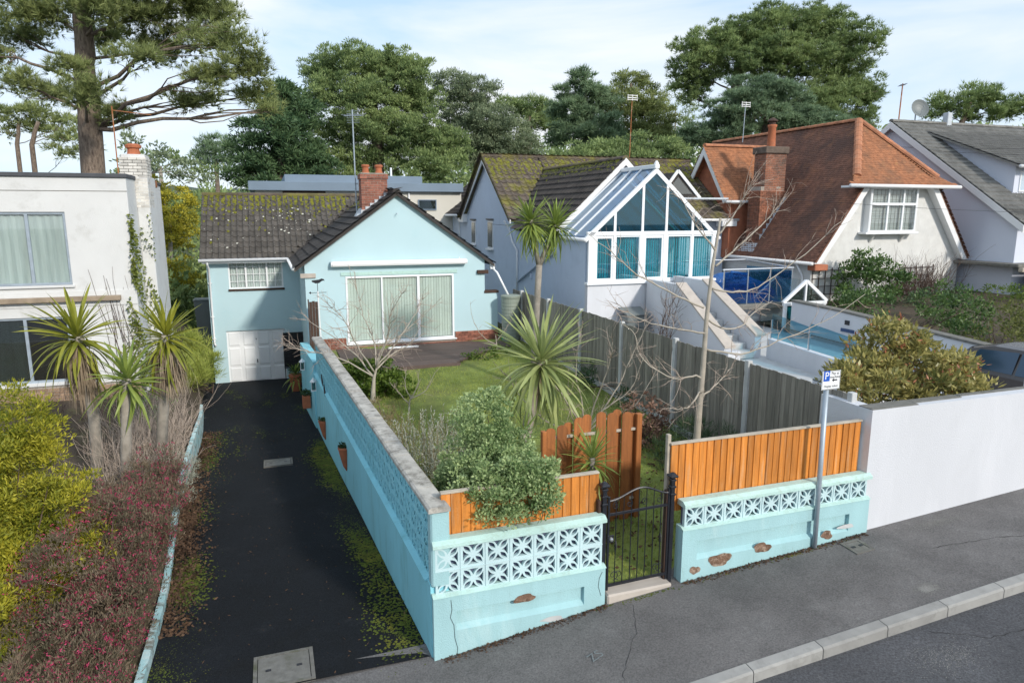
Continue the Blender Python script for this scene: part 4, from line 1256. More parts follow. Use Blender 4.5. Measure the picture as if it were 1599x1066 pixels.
def wall_cone(t, z, label, k):
    s = sw_s(t) - .02
    o = thing('wall_planter', label, 'planter', (s, t, z), 'terracotta planters on the turquoise wall')
    n = 10; vs = []
    for (r, zz) in ((.015, -.30), (.07, -.20), (.12, .0), (.15, .15), (.16, .16), (.16, .19)):
        for j in range(n + 1):
            a = math.pi * j / n; vs.append((s - r * math.sin(a), t + r * math.cos(a), z + zz))
    fs = []
    for i in range(5):
        for j in range(n): b = i * (n + 1) + j; fs.append((b, b + 1, b + n + 2, b + n + 1))
    fs += [tuple(5 * (n + 1) + j for j in range(n + 1)), tuple(i * (n + 1) for i in range(6)), tuple(i * (n + 1) + n for i in range(5, -1, -1))]
    MB().add(vs, fs).build('pot', M['terra'], o)
    V, Fc = [], []
    rr = random.Random(k)
    for i in range(90):
        a = rr.uniform(0, math.pi); q = rr.uniform(.0, .15); p = Vector((s - q * math.sin(a), t + q * math.cos(a), z + .18 + rr.uniform(0, .07)))
        d1 = Vector((rr.uniform(-1, 1), rr.uniform(-1, 1), rr.uniform(.0, 1))).normalized() * .05; d2 = d1.orthogonal().normalized() * .018
        b = len(V); V += [p - d2, p + d2, p + d1]; Fc.append((b, b + 1, b + 2))
    MB().add(V, Fc).build('plant', M['leaf_dark'], o)
M['leaf_dark'] = leaf('dark_evergreen_leaf', (.012, .035, .010), (.05, .10, .025), .5, .25)
wall_cone(6.2, .36, 'terracotta cone planter on the side wall nearest the pavement', 1)
wall_cone(9.55, -.05, 'terracotta cone planter on the side wall further down the driveway', 2)
s = sw_s(12.3) - .07
sp_ = thing('wall_planter', 'boxy terracotta planter on the side wall between the two lanterns', 'planter', (s, 12.3, -.2), 'terracotta planters on the turquoise wall')
MB().bev(s - .22, s - .005, 12.15, 12.45, -.25, .10, .01).build('pot', M['terra'], sp_)
V, Fc = [], []
for i in range(140):
    p = Vector((s - random.uniform(.0, .24), random.uniform(12.13, 12.47), .10 + random.uniform(0, .12))); d1 = Vector((random.uniform(-1, 1), random.uniform(-1, 1), random.uniform(.0, 1))).normalized() * .07; d2 = d1.orthogonal().normalized() * .02
    b = len(V); V += [p - d2, p + d2, p + d1]; Fc.append((b, b + 1, b + 2))
MB().add(V, Fc).build('plant', M['leaf_dark'], sp_)
# iron lizards fixed to the wall
wo = thing('wall_ornament', 'small dark iron lizard ornaments on the turquoise screen wall', 'ornament', (sw_s(9.4) - .01, 9.4, .95))
for (t, z) in ((9.2, .96), (9.6, 1.12)):
    s = sw_s(t) - .035
    MB().tube([(s, t - .16, z - .10), (s, t - .06, z - .02), (s, t + .04, z + .03), (s, t + .14, z + .12)], [.006, .022, .02, .012], 6).build('body', M['iron'], wo)
    for a, b in ((-.05, 1), (-.05, -1), (.06, 1), (.06, -1)): MB().tube([(s, t + a, z + a * .5), (s, t + a + .03, z + b * .08)], .007, 4).build('leg', M['iron'], wo)

# weather vane
wv = thing('weather_vane', 'slim white pole with a dark bird weather vane by the bungalow corner', 'weather vane', (-.44, 13.2, 1.0))
MB().tube([(-.44, 13.2, .8), (-.47, 13.2, 2.88)], .02, 8).build('pole', M['white'], wv)
MB().tube([(-.47, 13.2, 2.81), (-.47, 13.2, 3.14)], .008, 6).build('spindle', M['iron'], wv)
MB().tube([(-.71, 13.2, 2.84), (-.23, 13.2, 2.84)], .008, 6).build('arm', M['iron'], wv)
MB().tube([(-.47, 12.96, 2.74), (-.47, 13.44, 2.74)], .008, 6).build('arm', M['iron'], wv)
MB().prism([(-.72, 13.19, 2.84), (-.66, 13.19, 2.88), (-.66, 13.19, 2.80)], (0, .01, 0)).build('pointer', M['iron'], wv)
bird = [(-.62, 3.15), (-.52, 3.10), (-.42, 3.11), (-.34, 3.17), (-.28, 3.18), (-.26, 3.16), (-.29, 3.22), (-.35, 3.24), (-.42, 3.21), (-.52, 3.20), (-.62, 3.19)]
MB().prism([(x, 13.19, z) for x, z in bird], (0, .015, 0)).build('bird', M['iron'], wv)

# tall terracotta pot with a plant by the garage
pp = thing('potted_plant', 'tall terracotta pot with spiky green plant near the garage door', 'potted plant', (-1.12, 16.9, zdrive(16.9)))
MB().lathe((-1.12, 16.9, zdrive(16.9)), [(.13, 0), (.18, .25), (.21, .50), (.225, .52), (.225, .58), (.19, .58)], 16).build('pot', M['terra'], pp)
# wheelie bin beyond the garage wing
bn = thing('wheeled_bin', 'grey wheeled bin beside the far corner of the garage wing', 'bin', (-4.25, 21.8, .0))
MB().prism([(-4.50, 21.5, .0), (-4.06, 21.5, .0), (-4.06, 22.0, .0), (-4.50, 22.0, .0)], (0, 0, .01)).build('foot', M['bin_plastic'], bn)
bb = MB(); bb.add([(-4.46, 21.55, .01), (-4.08, 21.55, .01), (-4.08, 21.95, .01), (-4.46, 21.95, .01), (-4.54, 21.45, 1.75), (-4.0, 21.45, 1.75), (-4.0, 22.05, 1.75), (-4.54, 22.05, 1.75)], [(0, 3, 2, 1), (4, 5, 6, 7), (0, 1, 5, 4), (1, 2, 6, 5), (2, 3, 7, 6), (3, 0, 4, 7)])
bb.build('body', M['bin_plastic'], bn)
MB().bev(-4.57, -3.97, 21.42, 22.08, 1.75, 1.83, .03).build('lid', M['bin_plastic'], bn)
# ------------------------------------------------------------------ white flat-roofed house left of the driveway
fh = thing('flat_roofed_house', 'weathered white flat-roofed house with big metal windows left of the driveway', 'house', (-6, 12, .5))
FT, FR = 12.0, -4.86
FB = 17.5
mb = MB()
u0, u1, uz0, uz1 = -8.9, -6.22, 3.38, 5.10      # upper window
l0, l1, lz0, lz1 = -9.6, -6.40, 1.02, 2.62      # lower window
for a, b, c, d_ in ((-16, FR, uz1, 5.90), (-16, u0, 3.22, uz1), (u1, FR, 3.22, uz1), (u0, u1, 3.22, uz0), (-16, FR, lz1, 2.86), (-16, l0, .9, lz1), (l1, FR, .9, lz1)):
    mb.box(a, b, FT, FT + .28, c, d_)
mb.box(FR - .28, FR, FT + .28, FB, .2, 5.90); mb.box(-16, FR, FB, FB + .25, .2, 5.90)
mb.build('wall', M['old_white'], fh)
MB().box(-16, FR, FT - .02, FT + .28, 2.86, 3.22).build('floor_band', M['old_white'], fh)
MB().bev(-16, FR - .35, FT - .16, FT - .021, 2.98, 3.10, .01).build('ledge', surf('stained_ledge', (.28, .22, .16), .9, .3, 4), fh)
MB().bev(-16, FR + .03, FT - .05, FB + .3, 5.90, 6.0, .015).build('roof_edge', surf('dark_roof_felt', (.07, .075, .085), .8, .2, 4), fh)
MB().box(-16, FR, FT - .006, FT - .001, 5.58, 5.595).build('render_joint', M['manhole'], fh)
brick_box(fh, -9.7, FR - .1, FT - .02, FT + .2, .50, .94, faces='f', mat=surf('buff_brick', (.30, .20, .13), .9, .25, 10, rand=.25))
fw1 = window(fh, u0, u1, uz0, uz1, FT + .04, (.33, .70), fw=.055, mat=M['galv'], gl=M['glass'], behind=None)
folds(MB(), u0 + .05, u1 - .05, FT + .115, uz0, uz1, 15, .012).build('curtain', M['curtain_old'], fw1)
MB().bev(u0 - .05, u1 + .05, FT - .06, FT + .05, uz0 - .06, uz0, .008).build('sill', M['old_white'], fw1)
fw2 = window(fh, l0, l1, lz0, lz1, FT + .04, (.35, .715), fw=.055, mat=M['galv'], gl=M['glass_dark'], behind=None)
folds(MB(), l0 + .05, l0 + (l1 - l0) * .72, FT + .115, lz0, lz1, 10, .012).build('curtain', M['curtain_old'], fw2)
MB().bev(l0 - .05, l1 + .05, FT - .06, FT + .05, lz0 - .08, lz0, .008).build('sill', M['old_white'], fw2)
MB().box(-12, FR - .4, FT + .35, FT + 3, .9, 5.2).build('room_void', M['interior'], fh)
for (x, h) in ((-6.9, .5), (-6.75, .35), (-7.0, .62)): MB().bar((x - .2, FT + .3, lz0 + h - .3), (x + .5, FT + .33, lz0 + h), .03, .02).build('stacked_timber', M['pale_wood'], fh)
# chimney breast on the side wall with stack and clay pot
cb = MB(); cb.bev(FR, FR + .30, FT + 1.2, FT + 2.5, .2, 6.0, .02); cb.bev(FR - .28, FR + .28, FT + 1.25, FT + 2.0, 6.0, 6.55, .02)
cbo = cb.build('chimney', M['old_white'], fh)
brick_box(cbo, FR - .32, FR + .30, FT + 1.20, FT + 2.06, 5.2, 6.50, faces='fr', core=False, mat=surf('flaking_white_brick', (.58, .56, .52), .95, .2, 6, [((.30, .26, .22), 4, .52, .7, .7)], rand=.18))
MB().lathe((FR - .02, FT + 1.6, 6.55), [(.17, 0), (.15, .06), (.14, .16), (.19, .18), (.20, .24), (.13, .28)], 12).build('chimney_pot', M['terra'], cbo)
pipe(fh, [(FR + .06, FT + 3.3, 5.85), (FR + .06, FT + 3.3, 1.2)], .06, M['rust'], 'rusty_downpipe')
MB().bev(FR - .02, FR + .22, FT + 2.9, FT + 3.5, 5.78, 5.97, .01).build('hopper', M['rust'], fh)
MB().tube([(FR - .35, FT + 1.2, 5.9), (FR - .35, FT + 1.2, 7.7)], .015, 6).build('aerial_pole', M['rust'], fh)
MB().tube([(FR - .35, FT + 1.2, 7.6), (FR + .55, FT + 1.0, 7.5)], .012, 6).build('aerial_arm', M['rust'], fh)

# ------------------------------------------------------------------ flat-roofed building behind the bungalow
fb = thing('flat_roofed_building', 'low cream building with blue-grey flat roof behind the bungalow ridge', 'building', (3, 30, 3))
MB().box(-2.2, 8.4, 30.3, 42, 0, 6.15).build('wall', M['cream_wall'], fb)
MB().bev(-2.5, 8.45, 30.0, 42.3, 6.15, 6.60, .02).build('roof', M['slate_blue'], fb)
MB().bev(-.75, 6.45, 31.2, 42.0, 6.60, 7.0, .02).build('roof', M['slate_blue'], fb)
MB().box(-.9, 1.2, 30.26, 30.299, 5.3, 6.14).build('timber_panel', M['wood_dark'], fb)
window(fb, 6.0, 7.0, 5.2, 5.75, 30.22, (), fw=.05, mat=M['slate_blue'], gl=M['glass_dark'], behind=M['interior'])
window(fb, 1.6, 3.4, 5.3, 5.9, 30.22, (.5,), fw=.05, mat=M['slate_blue'], gl=M['glass_dark'], behind=M['interior'])
pipe(fb, [(5.5, 30.22, 6.1), (5.5, 30.22, 3.0)], .04, M['upvc'])
MB().tube([(5.05, 33, 7.0), (5.05, 33, 7.55)], .06, 8).build('vent_pipe', M['upvc'], fb)

# ------------------------------------------------------------------ rendered house with the conservatory
rh = thing('rendered_house', 'pale blue-grey house with mossy brown tiled roof right of the bungalow', 'house', (12, 20, 1))
SW_, TR_ = 7.9, 23.9
PT2 = .716; RZ2 = 7.58; zE2 = RZ2 - PT2 * 3.75
MB().box(SW_, SW_ + .25, 15.2, 20.2, .2, 4.50).build('side_wall', M['blue_render'], rh)
MB().box(SW_, SW_ + .25, 20.2, 33.6, .2, 4.85).build('side_wall', M['blue_render'], rh)
MB().prism([(SW_ + .002, 20.2, 4.85), (SW_ + .002, 27.6, 4.85), (SW_ + .002, TR_, RZ2 - .1)], (.25, 0, 0)).build('gable_wall', M['blue_render'], rh)
MB().box(13.0, 18.2, 20.5, 20.75, .2, 4.9).build('front_wall', M['blue_render'], rh)
MB().box(18.2, 18.45, 20.5, 27.4, .2, 4.9).build('end_wall', M['blue_render'], rh)
MB().box(SW_, 18.45, 33.4, 33.6, .2, 4.9).build('rear_wall', M['blue_render'], rh)
MB().prism([(8.0, 15.42, .2), (12.6, 15.42, .2), (12.6, 15.42, 4.55), (10.38, 15.42, 6.78), (8.0, 15.42, 4.55)], (0, .2, 0)).build('front_gable_wall', M['white_render'], rh)
MB().box(12.75, 13.0, 15.4, 20.5, .2, 4.5).build('wing_wall', M['blue_render'], rh)
# barge boards of the side gable, soffit box
for te in (20.0, 27.8):
    MB().prism([(7.66, te, zE2 - .02), (7.66, TR_, RZ2 - .02), (7.66, TR_, RZ2 - .27), (7.66, te, zE2 - .25)], (.05, 0, 0)).build('barge_board', M['white'], rh)
MB().prism([(7.66, 27.3, zE2 - .3), (7.66, 28.2, zE2 - .3), (7.66, 28.2, zE2 + .1), (7.66, 27.3, zE2 + .1)], (.28, 0, 0)).build('soffit_box', M['white'], rh)
TILE_M = tile_mesh('roof_tile', .30, .40, M['tile_moss'], 'pan', .035)
TILE_D = tile_mesh('roof_tile', .30, .40, M['tile_dark'], 'roman', .04)
# main front slope (left part, right part beyond the front wing)
PW = .93; RZ3 = 6.95; RSW = 10.38
tj = TR_ - (RZ2 - RZ3) / PT2
sE = RSW - (RZ3 - zE2) / PW
roof_slope(rh, [(7.62, 20.0, RZ2 - PT2 * 3.9), (sE - .1, 20.0, RZ2 - PT2 * 3.9), (RSW, tj, RZ3), (RSW, TR_, RZ2), (7.62, TR_, RZ2)], .30, .33, TILE_M, M['tile_moss'], limit=150)
roof_slope(rh, [(2 * RSW - sE + .1, 20.0, RZ2 - PT2 * 3.9), (18.6, 20.0, RZ2 - PT2 * 3.9), (18.6, TR_, RZ2), (RSW, TR_, RZ2), (RSW, tj, RZ3)], .30, .33, TILE_M, M['tile_moss'], limit=150)
roof_slope(rh, [(18.6, 27.8, RZ2 - PT2 * 3.9), (7.62, 27.8, RZ2 - PT2 * 3.9), (7.62, TR_, RZ2), (18.6, TR_, RZ2)], .30, .33, TILE_M, M['tile_moss'], limit=0)
# front wing, left and right slopes
sEl = 7.66; zEl = RZ3 - PW * (RSW - sEl)
tEl = TR_ - (RZ2 - zEl) / PT2
roof_slope(rh, [(sEl, tEl, zEl), (sEl, 15.3, zEl), (RSW, 15.3, RZ3), (RSW, tj, RZ3)], .30, .33, TILE_D, M['tile_dark'], limit=300)
roof_slope(rh, [(2 * RSW - sEl, 15.3, zEl), (2 * RSW - sEl, tEl, zEl), (RSW, tj, RZ3), (RSW, 15.3, RZ3)], .30, .33, TILE_D, M['tile_dark'], limit=0)
ridge_tiles(rh, (7.62, TR_, RZ2 + .02), (18.6, TR_, RZ2 + .02), .13, M['tile_moss'])
ridge_tiles(rh, (RSW, 15.3, RZ3 + .02), (RSW, tj, RZ3 + .02), .13, M['tile_moss'])
for sg_ in (-1, 1):
    MB().prism([(RSW + sg_ * 2.75, 15.26, zEl - .02), (RSW, 15.26, RZ3 + .02), (RSW, 15.26, RZ3 - .22), (RSW + sg_ * 2.75, 15.26, zEl - .24)], (0, .05, 0)).build('barge_board', M['white'], rh)
c2 = 1 / math.sqrt(1 + PT2 ** 2)
moss_on(rh, 'moss', (7.62, 20.0, RZ2 - PT2 * 3.9), (1, 0, 0), (0, c2, PT2 * c2), (0, -PT2 * c2, c2), 1200, lambda: (random.uniform(.05, 10.9), 4.65 - abs(random.gauss(0, 1.0)) - random.uniform(0, .2)), .06, M['moss'])
c3 = 1 / math.sqrt(1 + PW ** 2)
moss_on(rh, 'moss', (sEl, 15.3, zEl), (0, 1, 0), (c3, 0, PW * c3), (-PW * c3, 0, c3), 420, lambda: (random.uniform(.0, 7.4), 3.65 - abs(random.gauss(0, .28))), .055, M['moss'])
# rear outshot roof
roof_slope(rh, [(7.55, 34.0, 4.98), (7.55, 28.0, 4.98), (10.4, 28.0, 7.1), (10.4, 34.0, 7.1)], .30, .33, TILE_D, M['tile_dark'], limit=0)
gutter(rh, [(7.50, 34.0, 4.93), (7.50, 28.0, 4.93)], .06)
pipe(rh, [(7.55, 28.6, 4.9), (7.82, 28.6, 4.6), (7.84, 28.6, 2.5)], .04)
gutter(rh, [(18.8, 19.95, RZ2 - PT2 * 3.9 - .05), (13.2, 19.95, RZ2 - PT2 * 3.9 - .05)], .065)
MB().bev(17.9, 18.7, 19.9, 20.4, zE2 - .45, zE2 - .2, .02).build('eaves_box', M['white'], rh)
# side windows
for (ta, tb, za, zb_) in ((25.75, 26.45, 3.55, 4.66), (22.95, 23.75, 3.45, 4.70)):
    wv_ = window(rh, ta, tb, za, zb_, SW_ - .03, (), fw=.07, axis='t', behind=None)
    MB().box(SW_ - .055, SW_ - .032, ta + .08, tb - .08, za + .08, zb_ - .08).build('pane_backing', M['glass_dark'], wv_)
    MB().bev(SW_ - .13, SW_ - .001, ta - .06, tb + .06, za - .07, za, .01).build('sill', M['white'], wv_)
    MB().bev(SW_ - .10, SW_ - .001, ta - .06, tb + .06, zb_ + .03, zb_ + .10, .01).build('hood', M['manhole'], wv_)
pipe(rh, [(7.62, 20.6, 4.75), (7.84, 20.6, 4.4), (7.84, 20.2, 3.9), (7.84, 19.6, 3.55), (7.84, 19.6, 1.9)], .04)
pipe(rh, [(7.84, 19.5, 2.3), (7.84, 17.0, 3.25), (7.84, 15.6, 3.7)], .045, M['blue_render'])
MB().bev(SW_ - .06, SW_ - .001, 18.0, 18.15, 2.55, 2.75, .01).build('vent', M['blue_render'], rh)
# small rooflight gable on the right slope
sgd = MB().prism([(14.0, 19.0, 5.75), (15.9, 19.0, 5.75), (14.85, 19.0, 6.75)], (0, 2.6, 0)).build('rooflight_gable', M['tile_dark'], rh)
for a, b in (((13.95, 5.68), (14.85, 6.82)), ((14.85, 6.82), (16.0, 5.68))): MB().bar((a[0], 18.96, a[1]), (b[0], 18.96, b[1]), .06, .12, (0, 0, 1)).build('barge_board', M['white'], sgd)
MB().prism([(14.3, 18.97, 5.85), (15.6, 18.97, 5.85), (14.87, 18.97, 6.55)], (0, .02, 0)).build('pane', M['glass_dark'], sgd)
MB().bev(14.0, 17.2, 18.6, 19.0, 5.62, 5.70, .01).build('lead_apron', M['lead'], rh)

# the conservatory
cv = thing('conservatory', 'white-framed gabled conservatory with teal glass and vertical blinds', 'conservatory', (10.26, 13, 1))
C0, C1, CT = 7.90, 12.64, 13.0
CZ0, CZ1, CA = 2.87, 4.35, 6.50
CM = (C0 + C1) / 2
MB().box(C0, C1, CT, CT + .2, .2, CZ0 - .09).build('base_wall', M['white_render'], cv)
MB().box(C0, C0 + .2, CT + .2, 15.2, .2, CZ1).build('side_wall', M['blue_render'], cv)
MB().box(C1 - .15, C1, CT + .2, 15.4, .2, CZ0).build('side_wall', M['blue_render'], cv)
MB().bev(C0 - .06, C1 + .06, CT - .10, CT + .15, CZ0 - .085, CZ0, .01).build('sill', M['upvc'], cv)
fr_ = MB()
posts_ = [(C0, 8.16), (8.78, 8.88), (9.74, 9.92), (10.63, 10.80), (11.68, 11.78), (12.52, C1)]
for a, b in posts_: MB().bev(a, b, CT - .02, CT + .08, CZ0, CZ1, .008).build('post', M['upvc'], cv)
MB().bev(C0 - .05, C1 + .05, CT - .03, CT + .09, CZ1, CZ1 + .13, .008).build('transom', M['upvc'], cv)
for i in range(5):
    a, b = posts_[i][1], posts_[i + 1][0]
    op = i in (0, 2)
    w_ = MB()
    k = .06 if op else .02
    w_.box(a, a + k, CT, CT + .05, CZ0 + .0, CZ1); w_.box(b - k, b, CT, CT + .05, CZ0, CZ1); w_.box(a + k, b - k, CT, CT + .05, CZ0, CZ0 + k + .05); w_.box(a + k, b - k, CT, CT + .05, CZ1 - k - .03, CZ1)
    wo_ = w_.build('window', M['upvc'], cv)
    MB().box(a + k, b - k, CT + .02, CT + .027, CZ0 + .06, CZ1 - .04).build('pane', M['glass_pale_teal'], wo_)
    x = a + .03
    while x < b - .06:
        MB().prism([(x, CT + .12, CZ0 + .06), (x + .07, CT + .12 + .035, CZ0 + .06), (x + .07, CT + .124 + .035, CZ0 + .06), (x, CT + .124, CZ0 + .06)], (0, 0, CZ1 - CZ0 - .08)).build('blind_slat', M['blind_teal'], wo_)
        x += .089
zs = lambda s: CA - (CA - CZ1 - .05) / (CM - C0) * abs(s - CM)
ms = [C0 + .28, 8.83, 9.83, 10.72, 11.73, C1 - .28]
for a in ms[1:5]: MB().bev(a - .045, a + .045, CT - .015, CT + .06, CZ1 + .13, zs(a) - .05, .006).build('mullion', M['upvc'], cv)
for i in range(5):
    a, b = ms[i] + (.04 if i else 0), ms[i + 1] - (.04 if i < 4 else 0)
    poly = [(a, CT + .02, CZ1 + .12), (b, CT + .02, CZ1 + .12), (b, CT + .02, max(CZ1 + .13, zs(b) - .10))]
    if a < CM < b: poly.append((CM, CT + .02, CA - .10))
    poly.append((a, CT + .02, max(CZ1 + .13, zs(a) - .10)))
    MB().prism(poly, (0, .008, 0)).build('gable_pane', M['glass_teal'], cv)
for sg_ in (-1, 1):
    e_ = (CM + sg_ * (CM - C0 + .1), CT - .02)
    zz = zs(C0 - .1)
    MB().prism([(e_[0], CT - .03, zz), (CM, CT - .03, CA), (CM, CT - .03, CA - .17), (e_[0], CT - .03, zz - .17)], (0, .12, 0)).build('gable_frame', M['upvc'], cv)
    # roof glass between white bars
    for k in range(3):
        ta, tb = CT + .12 + k * .72, CT + .12 + (k + 1) * .72
        MB().add([(e_[0], ta, zz + .02), (e_[0], tb, zz + .02), (CM, tb, CA + .02), (CM, ta, CA + .02)], [(0, 1, 2, 3)]).build('roof_pane', M['glass_roof'], cv)
        MB().bar((e_[0], tb, zz + .03), (CM, tb, CA + .03), .07, .06).build('roof_bar', M['upvc'], cv)
    gutter(cv, [(e_[0] + sg_ * .03, CT - .05, zz - .08), (e_[0] + sg_ * .03, 15.3, zz - .08)], .06)
MB().bev(CM - .09, CM + .09, CT - .06, 15.3, CA - .03, CA + .11, .02).build('ridge_beam', M['upvc'], cv)
MB().lathe((CM, CT + .02, CA + .10), [(.09, 0), (.07, .06), (.03, .12)], 8).build('finial', M['upvc'], cv)
MB().box(C0 + .2, C1 - .15, CT + .25, 15.35, 2.5, 2.55).build('floor', M['interior_light'], cv)

# ------------------------------------------------------------------ outdoor stairs, terrace and glass
stp = thing('outdoor_stairs', 'white-walled outdoor staircase with beige cap stones below the conservatory', 'stairs', (10.8, 10, 1))
def stair_side(s, t0, t1, t2, za, zb_, w=.22):
    MB().prism([(s, t0, .3), (s, t0, za), (s, t1, za), (s, t2, zb_), (s, t2 - .02, .3)], (w, 0, 0)).build('side_wall', M['white_render'], stp)
    MB().prism([(s - .02, t1 + .03, za + .001), (s - .02, t2 - .05, zb_ - .02), (s - .02, t2 - .05, zb_ + .04), (s - .02, t1 + .03, za + .06)], (w + .14, 0, 0)).build('cap_stone', M['stone_cap'], stp)
stair_side(10.0, 12.9, 11.1, 8.6, 2.92, 1.42)
stair_side(11.0, 12.9, 11.2, 8.6, 3.0, 1.70)
MB().bev(9.95, 10.36, 8.35, 8.62, .3, 1.34, .01).build('pier', M['white_render'], stp)
for i in range(10):
    z = 2.75 - i * .165; t = 12.3 - i * .37
    MB().bev(10.23, 10.99, t - .40, t, z - .2, z, .008).build('step', M['concrete'], stp)
bx_ = thing('storage_box', 'dark slatted storage box standing under the conservatory window', 'box', (9.5, 12.6, 1))
for i in range(4): MB().bev(9.0, 9.75, 12.3, 12.85, 1.05 + i * .19, 1.225 + i * .19, .01).build('slat', M['bin_plastic'], bx_)
MB().prism([(8.97, 12.27, 1.82), (9.78, 12.27, 1.82), (9.78, 12.9, 1.98), (8.97, 12.9, 1.98)], (0, 0, .05)).build('lid', M['bin_plastic'], bx_)

tw = thing('terrace_wall', 'low white terrace wall with glass balustrade between staircase and forecourt', 'wall', (11.4, 6, 1))
MB().prism([(11.30, 8.45, .3), (11.30, 8.45, 1.62), (11.30, .9, 1.30), (11.30, .9, .3)], (.2, 0, 0)).build('wall_face', M['white_render'], tw)
for (ta, tb) in ((8.4, 7.0), (6.95, 5.4)):
    za, zb_ = 1.62 - (8.45 - ta) * .042, 1.62 - (8.45 - tb) * .042
    MB().add([(11.38, ta, za + .04), (11.38, tb, zb_ + .04), (11.38, tb, zb_ + .62), (11.38, ta, za + .72)], [(0, 1, 2, 3)]).build('glass_panel', M['glass_blue'], tw)
for t in (8.42, 6.97, 5.38): MB().tube([(11.40, t, 1.3), (11.40, t, 2.15 - (8.45 - t) * .06)], .025, 8).build('baluster', M['steel'], tw)
sk = MB(); 
sko = thing('roof_hatch', 'dark flat slatted hatch lying beside the white terrace wall', 'hatch', (9.0, 4.0, 1))
MB().bev(8.9, 10.3, 3.3, 4.1, 1.0, 1.62, .01).build('base', M['white_render'], sko)
for i in range(6): MB().bev(8.92 + .23 * i, 8.92 + .23 * i + .215, 3.28, 4.12, 1.621, 1.66, .006).build('slat', M['bin_plastic'], sko)

bc = thing('balcony', 'raised terrace with steel rails and blue glass panels beside the conservatory', 'balcony', (13.7, 12, 1))
B0, B1, BT = 12.35, 15.1, 12.0
MB().bev(B0 - .1, B1 + .2, BT - .05, 15.3, 1.88, 2.06, .01).build('slab', M['manhole'], bc)
MB().box(B0 + .9, B1 + .1, BT + .6, BT + .75, .3, 1.88).build('support_wall', M['white_render'], bc)
for x in (B0, 13.3, 14.2, B1): MB().tube([(x, BT, 2.0), (x, BT, 3.22)], .024, 8).build('baluster', M['steel'], bc)
MB().tube([(B0 - .05, BT, 3.23), (B1 + .05, BT, 3.23)], .03, 8).build('handrail', M['steel'], bc)
MB().tube([(B0 - .05, 14.5, 3.35), (B1 + .05, 14.5, 3.35)], .03, 8).build('handrail', M['steel'], bc)
MB().tube([(B1, BT, 3.23), (B1, 14.5, 3.35)], .03, 8).build('handrail', M['steel'], bc)
for a, b in ((B0 + .03, 13.27), (13.33, 14.17), (14.23, B1 - .03)): MB().box(a, b, BT - .006, BT + .004, 2.12, 3.14).build('glass_panel', M['glass_blue'], bc)
MB().box(B1 - .006, B1 + .004, BT + .05, 14.4, 2.12, 3.14).build('glass_panel', M['glass_blue'], bc)
tpn = thing('covered_furniture', 'garden furniture under a crumpled bright blue tarpaulin on the balcony', 'tarpaulin', (13.7, 13, 2.06))
vs, fs = [], []
NX, NY = 22, 14
for i in range(NX + 1):
    for j in range(NY + 1):
        u, v = i / NX, j / NY; e_ = min(u, 1 - u, v, 1 - v)
        h = .82 * min(1, e_ * 7) * (.85 + .25 * math.sin(5 * u + 2) * math.cos(4 * v)) + .05 * math.sin(17 * u + 9 * v) * min(1, e_ * 5)
        vs.append((B0 + .15 + 2.45 * u, BT + .25 + 1.9 * v, 2.065 + max(0, h)))
for i in range(NX):
    for j in range(NY): b = i * (NY + 1) + j; fs.append((b, b + NY + 1, b + NY + 2, b + 1))
MB().add(vs, fs).build('sheet', M['tarp'], tpn)
MB().tube([(B0 + .2, BT + .5, 2.2), (B0 + .9, BT + .8, 3.05), (B0 + 1.6, BT + .9, 2.95)], .07, 8).build('folded_parasol', M['tarp'], tpn)

pc = thing('porch', 'small glazed porch with white gabled roof frame below the balcony', 'porch', (15.5, 11.4, 1))
P0, P1, PT_ = 14.3, 15.9, 11.3
for x in (P0, P1): MB().bev(x - .05, x + .05, PT_ - .05, PT_ + .05, .9, 2.05, .006).build('post', M['upvc'], pc)
MB().bev(P0 - .08, P1 + .08, PT_ - .06, PT_ + .06, 2.05, 2.16, .006).build('beam', M['upvc'], pc)
PM = (P0 + P1) / 2
for a, b in (((P0 - .1, 2.15), (PM, 2.85)), ((PM, 2.85), (P1 + .1, 2.15))):
    MB().bar((a[0], PT_, a[1]), (b[0], PT_, b[1]), .09, .10).build('gable_frame', M['upvc'], pc)
MB().bar((PM, PT_, 2.16), (PM, PT_, 2.8), .06).build('gable_strut', M['upvc'], pc)
MB().prism([(P0, PT_ + .02, 2.16), (P1, PT_ + .02, 2.16), (PM, PT_ + .02, 2.8)], (0, .008, 0)).build('gable_pane', M['glass_dark'], pc)
for sg_ in (-1, 1): MB().add([(PM + sg_ * .9, PT_ - .05, 2.14), (PM + sg_ * .9, PT_ + 1.2, 2.14), (PM, PT_ + 1.2, 2.88), (PM, PT_ - .05, 2.88)], [(0, 1, 2, 3)]).build('roof_pane', M['glass'], pc)
MB().box(P0 + .05, P1 - .05, PT_, PT_ + .01, .9, 2.05).build('door_glass', M['glass_teal'], pc)
MB().box(P0 + .05, P1 - .05, PT_ + 1.2, PT_ + 1.25, .9, 2.05).build('inner_wall', M['interior_light'], pc)
MB().bev(14.95, 15.0, PT_ - .04, PT_ - .001, .95, 2.03, .004).build('door_stile', M['upvc'], pc)

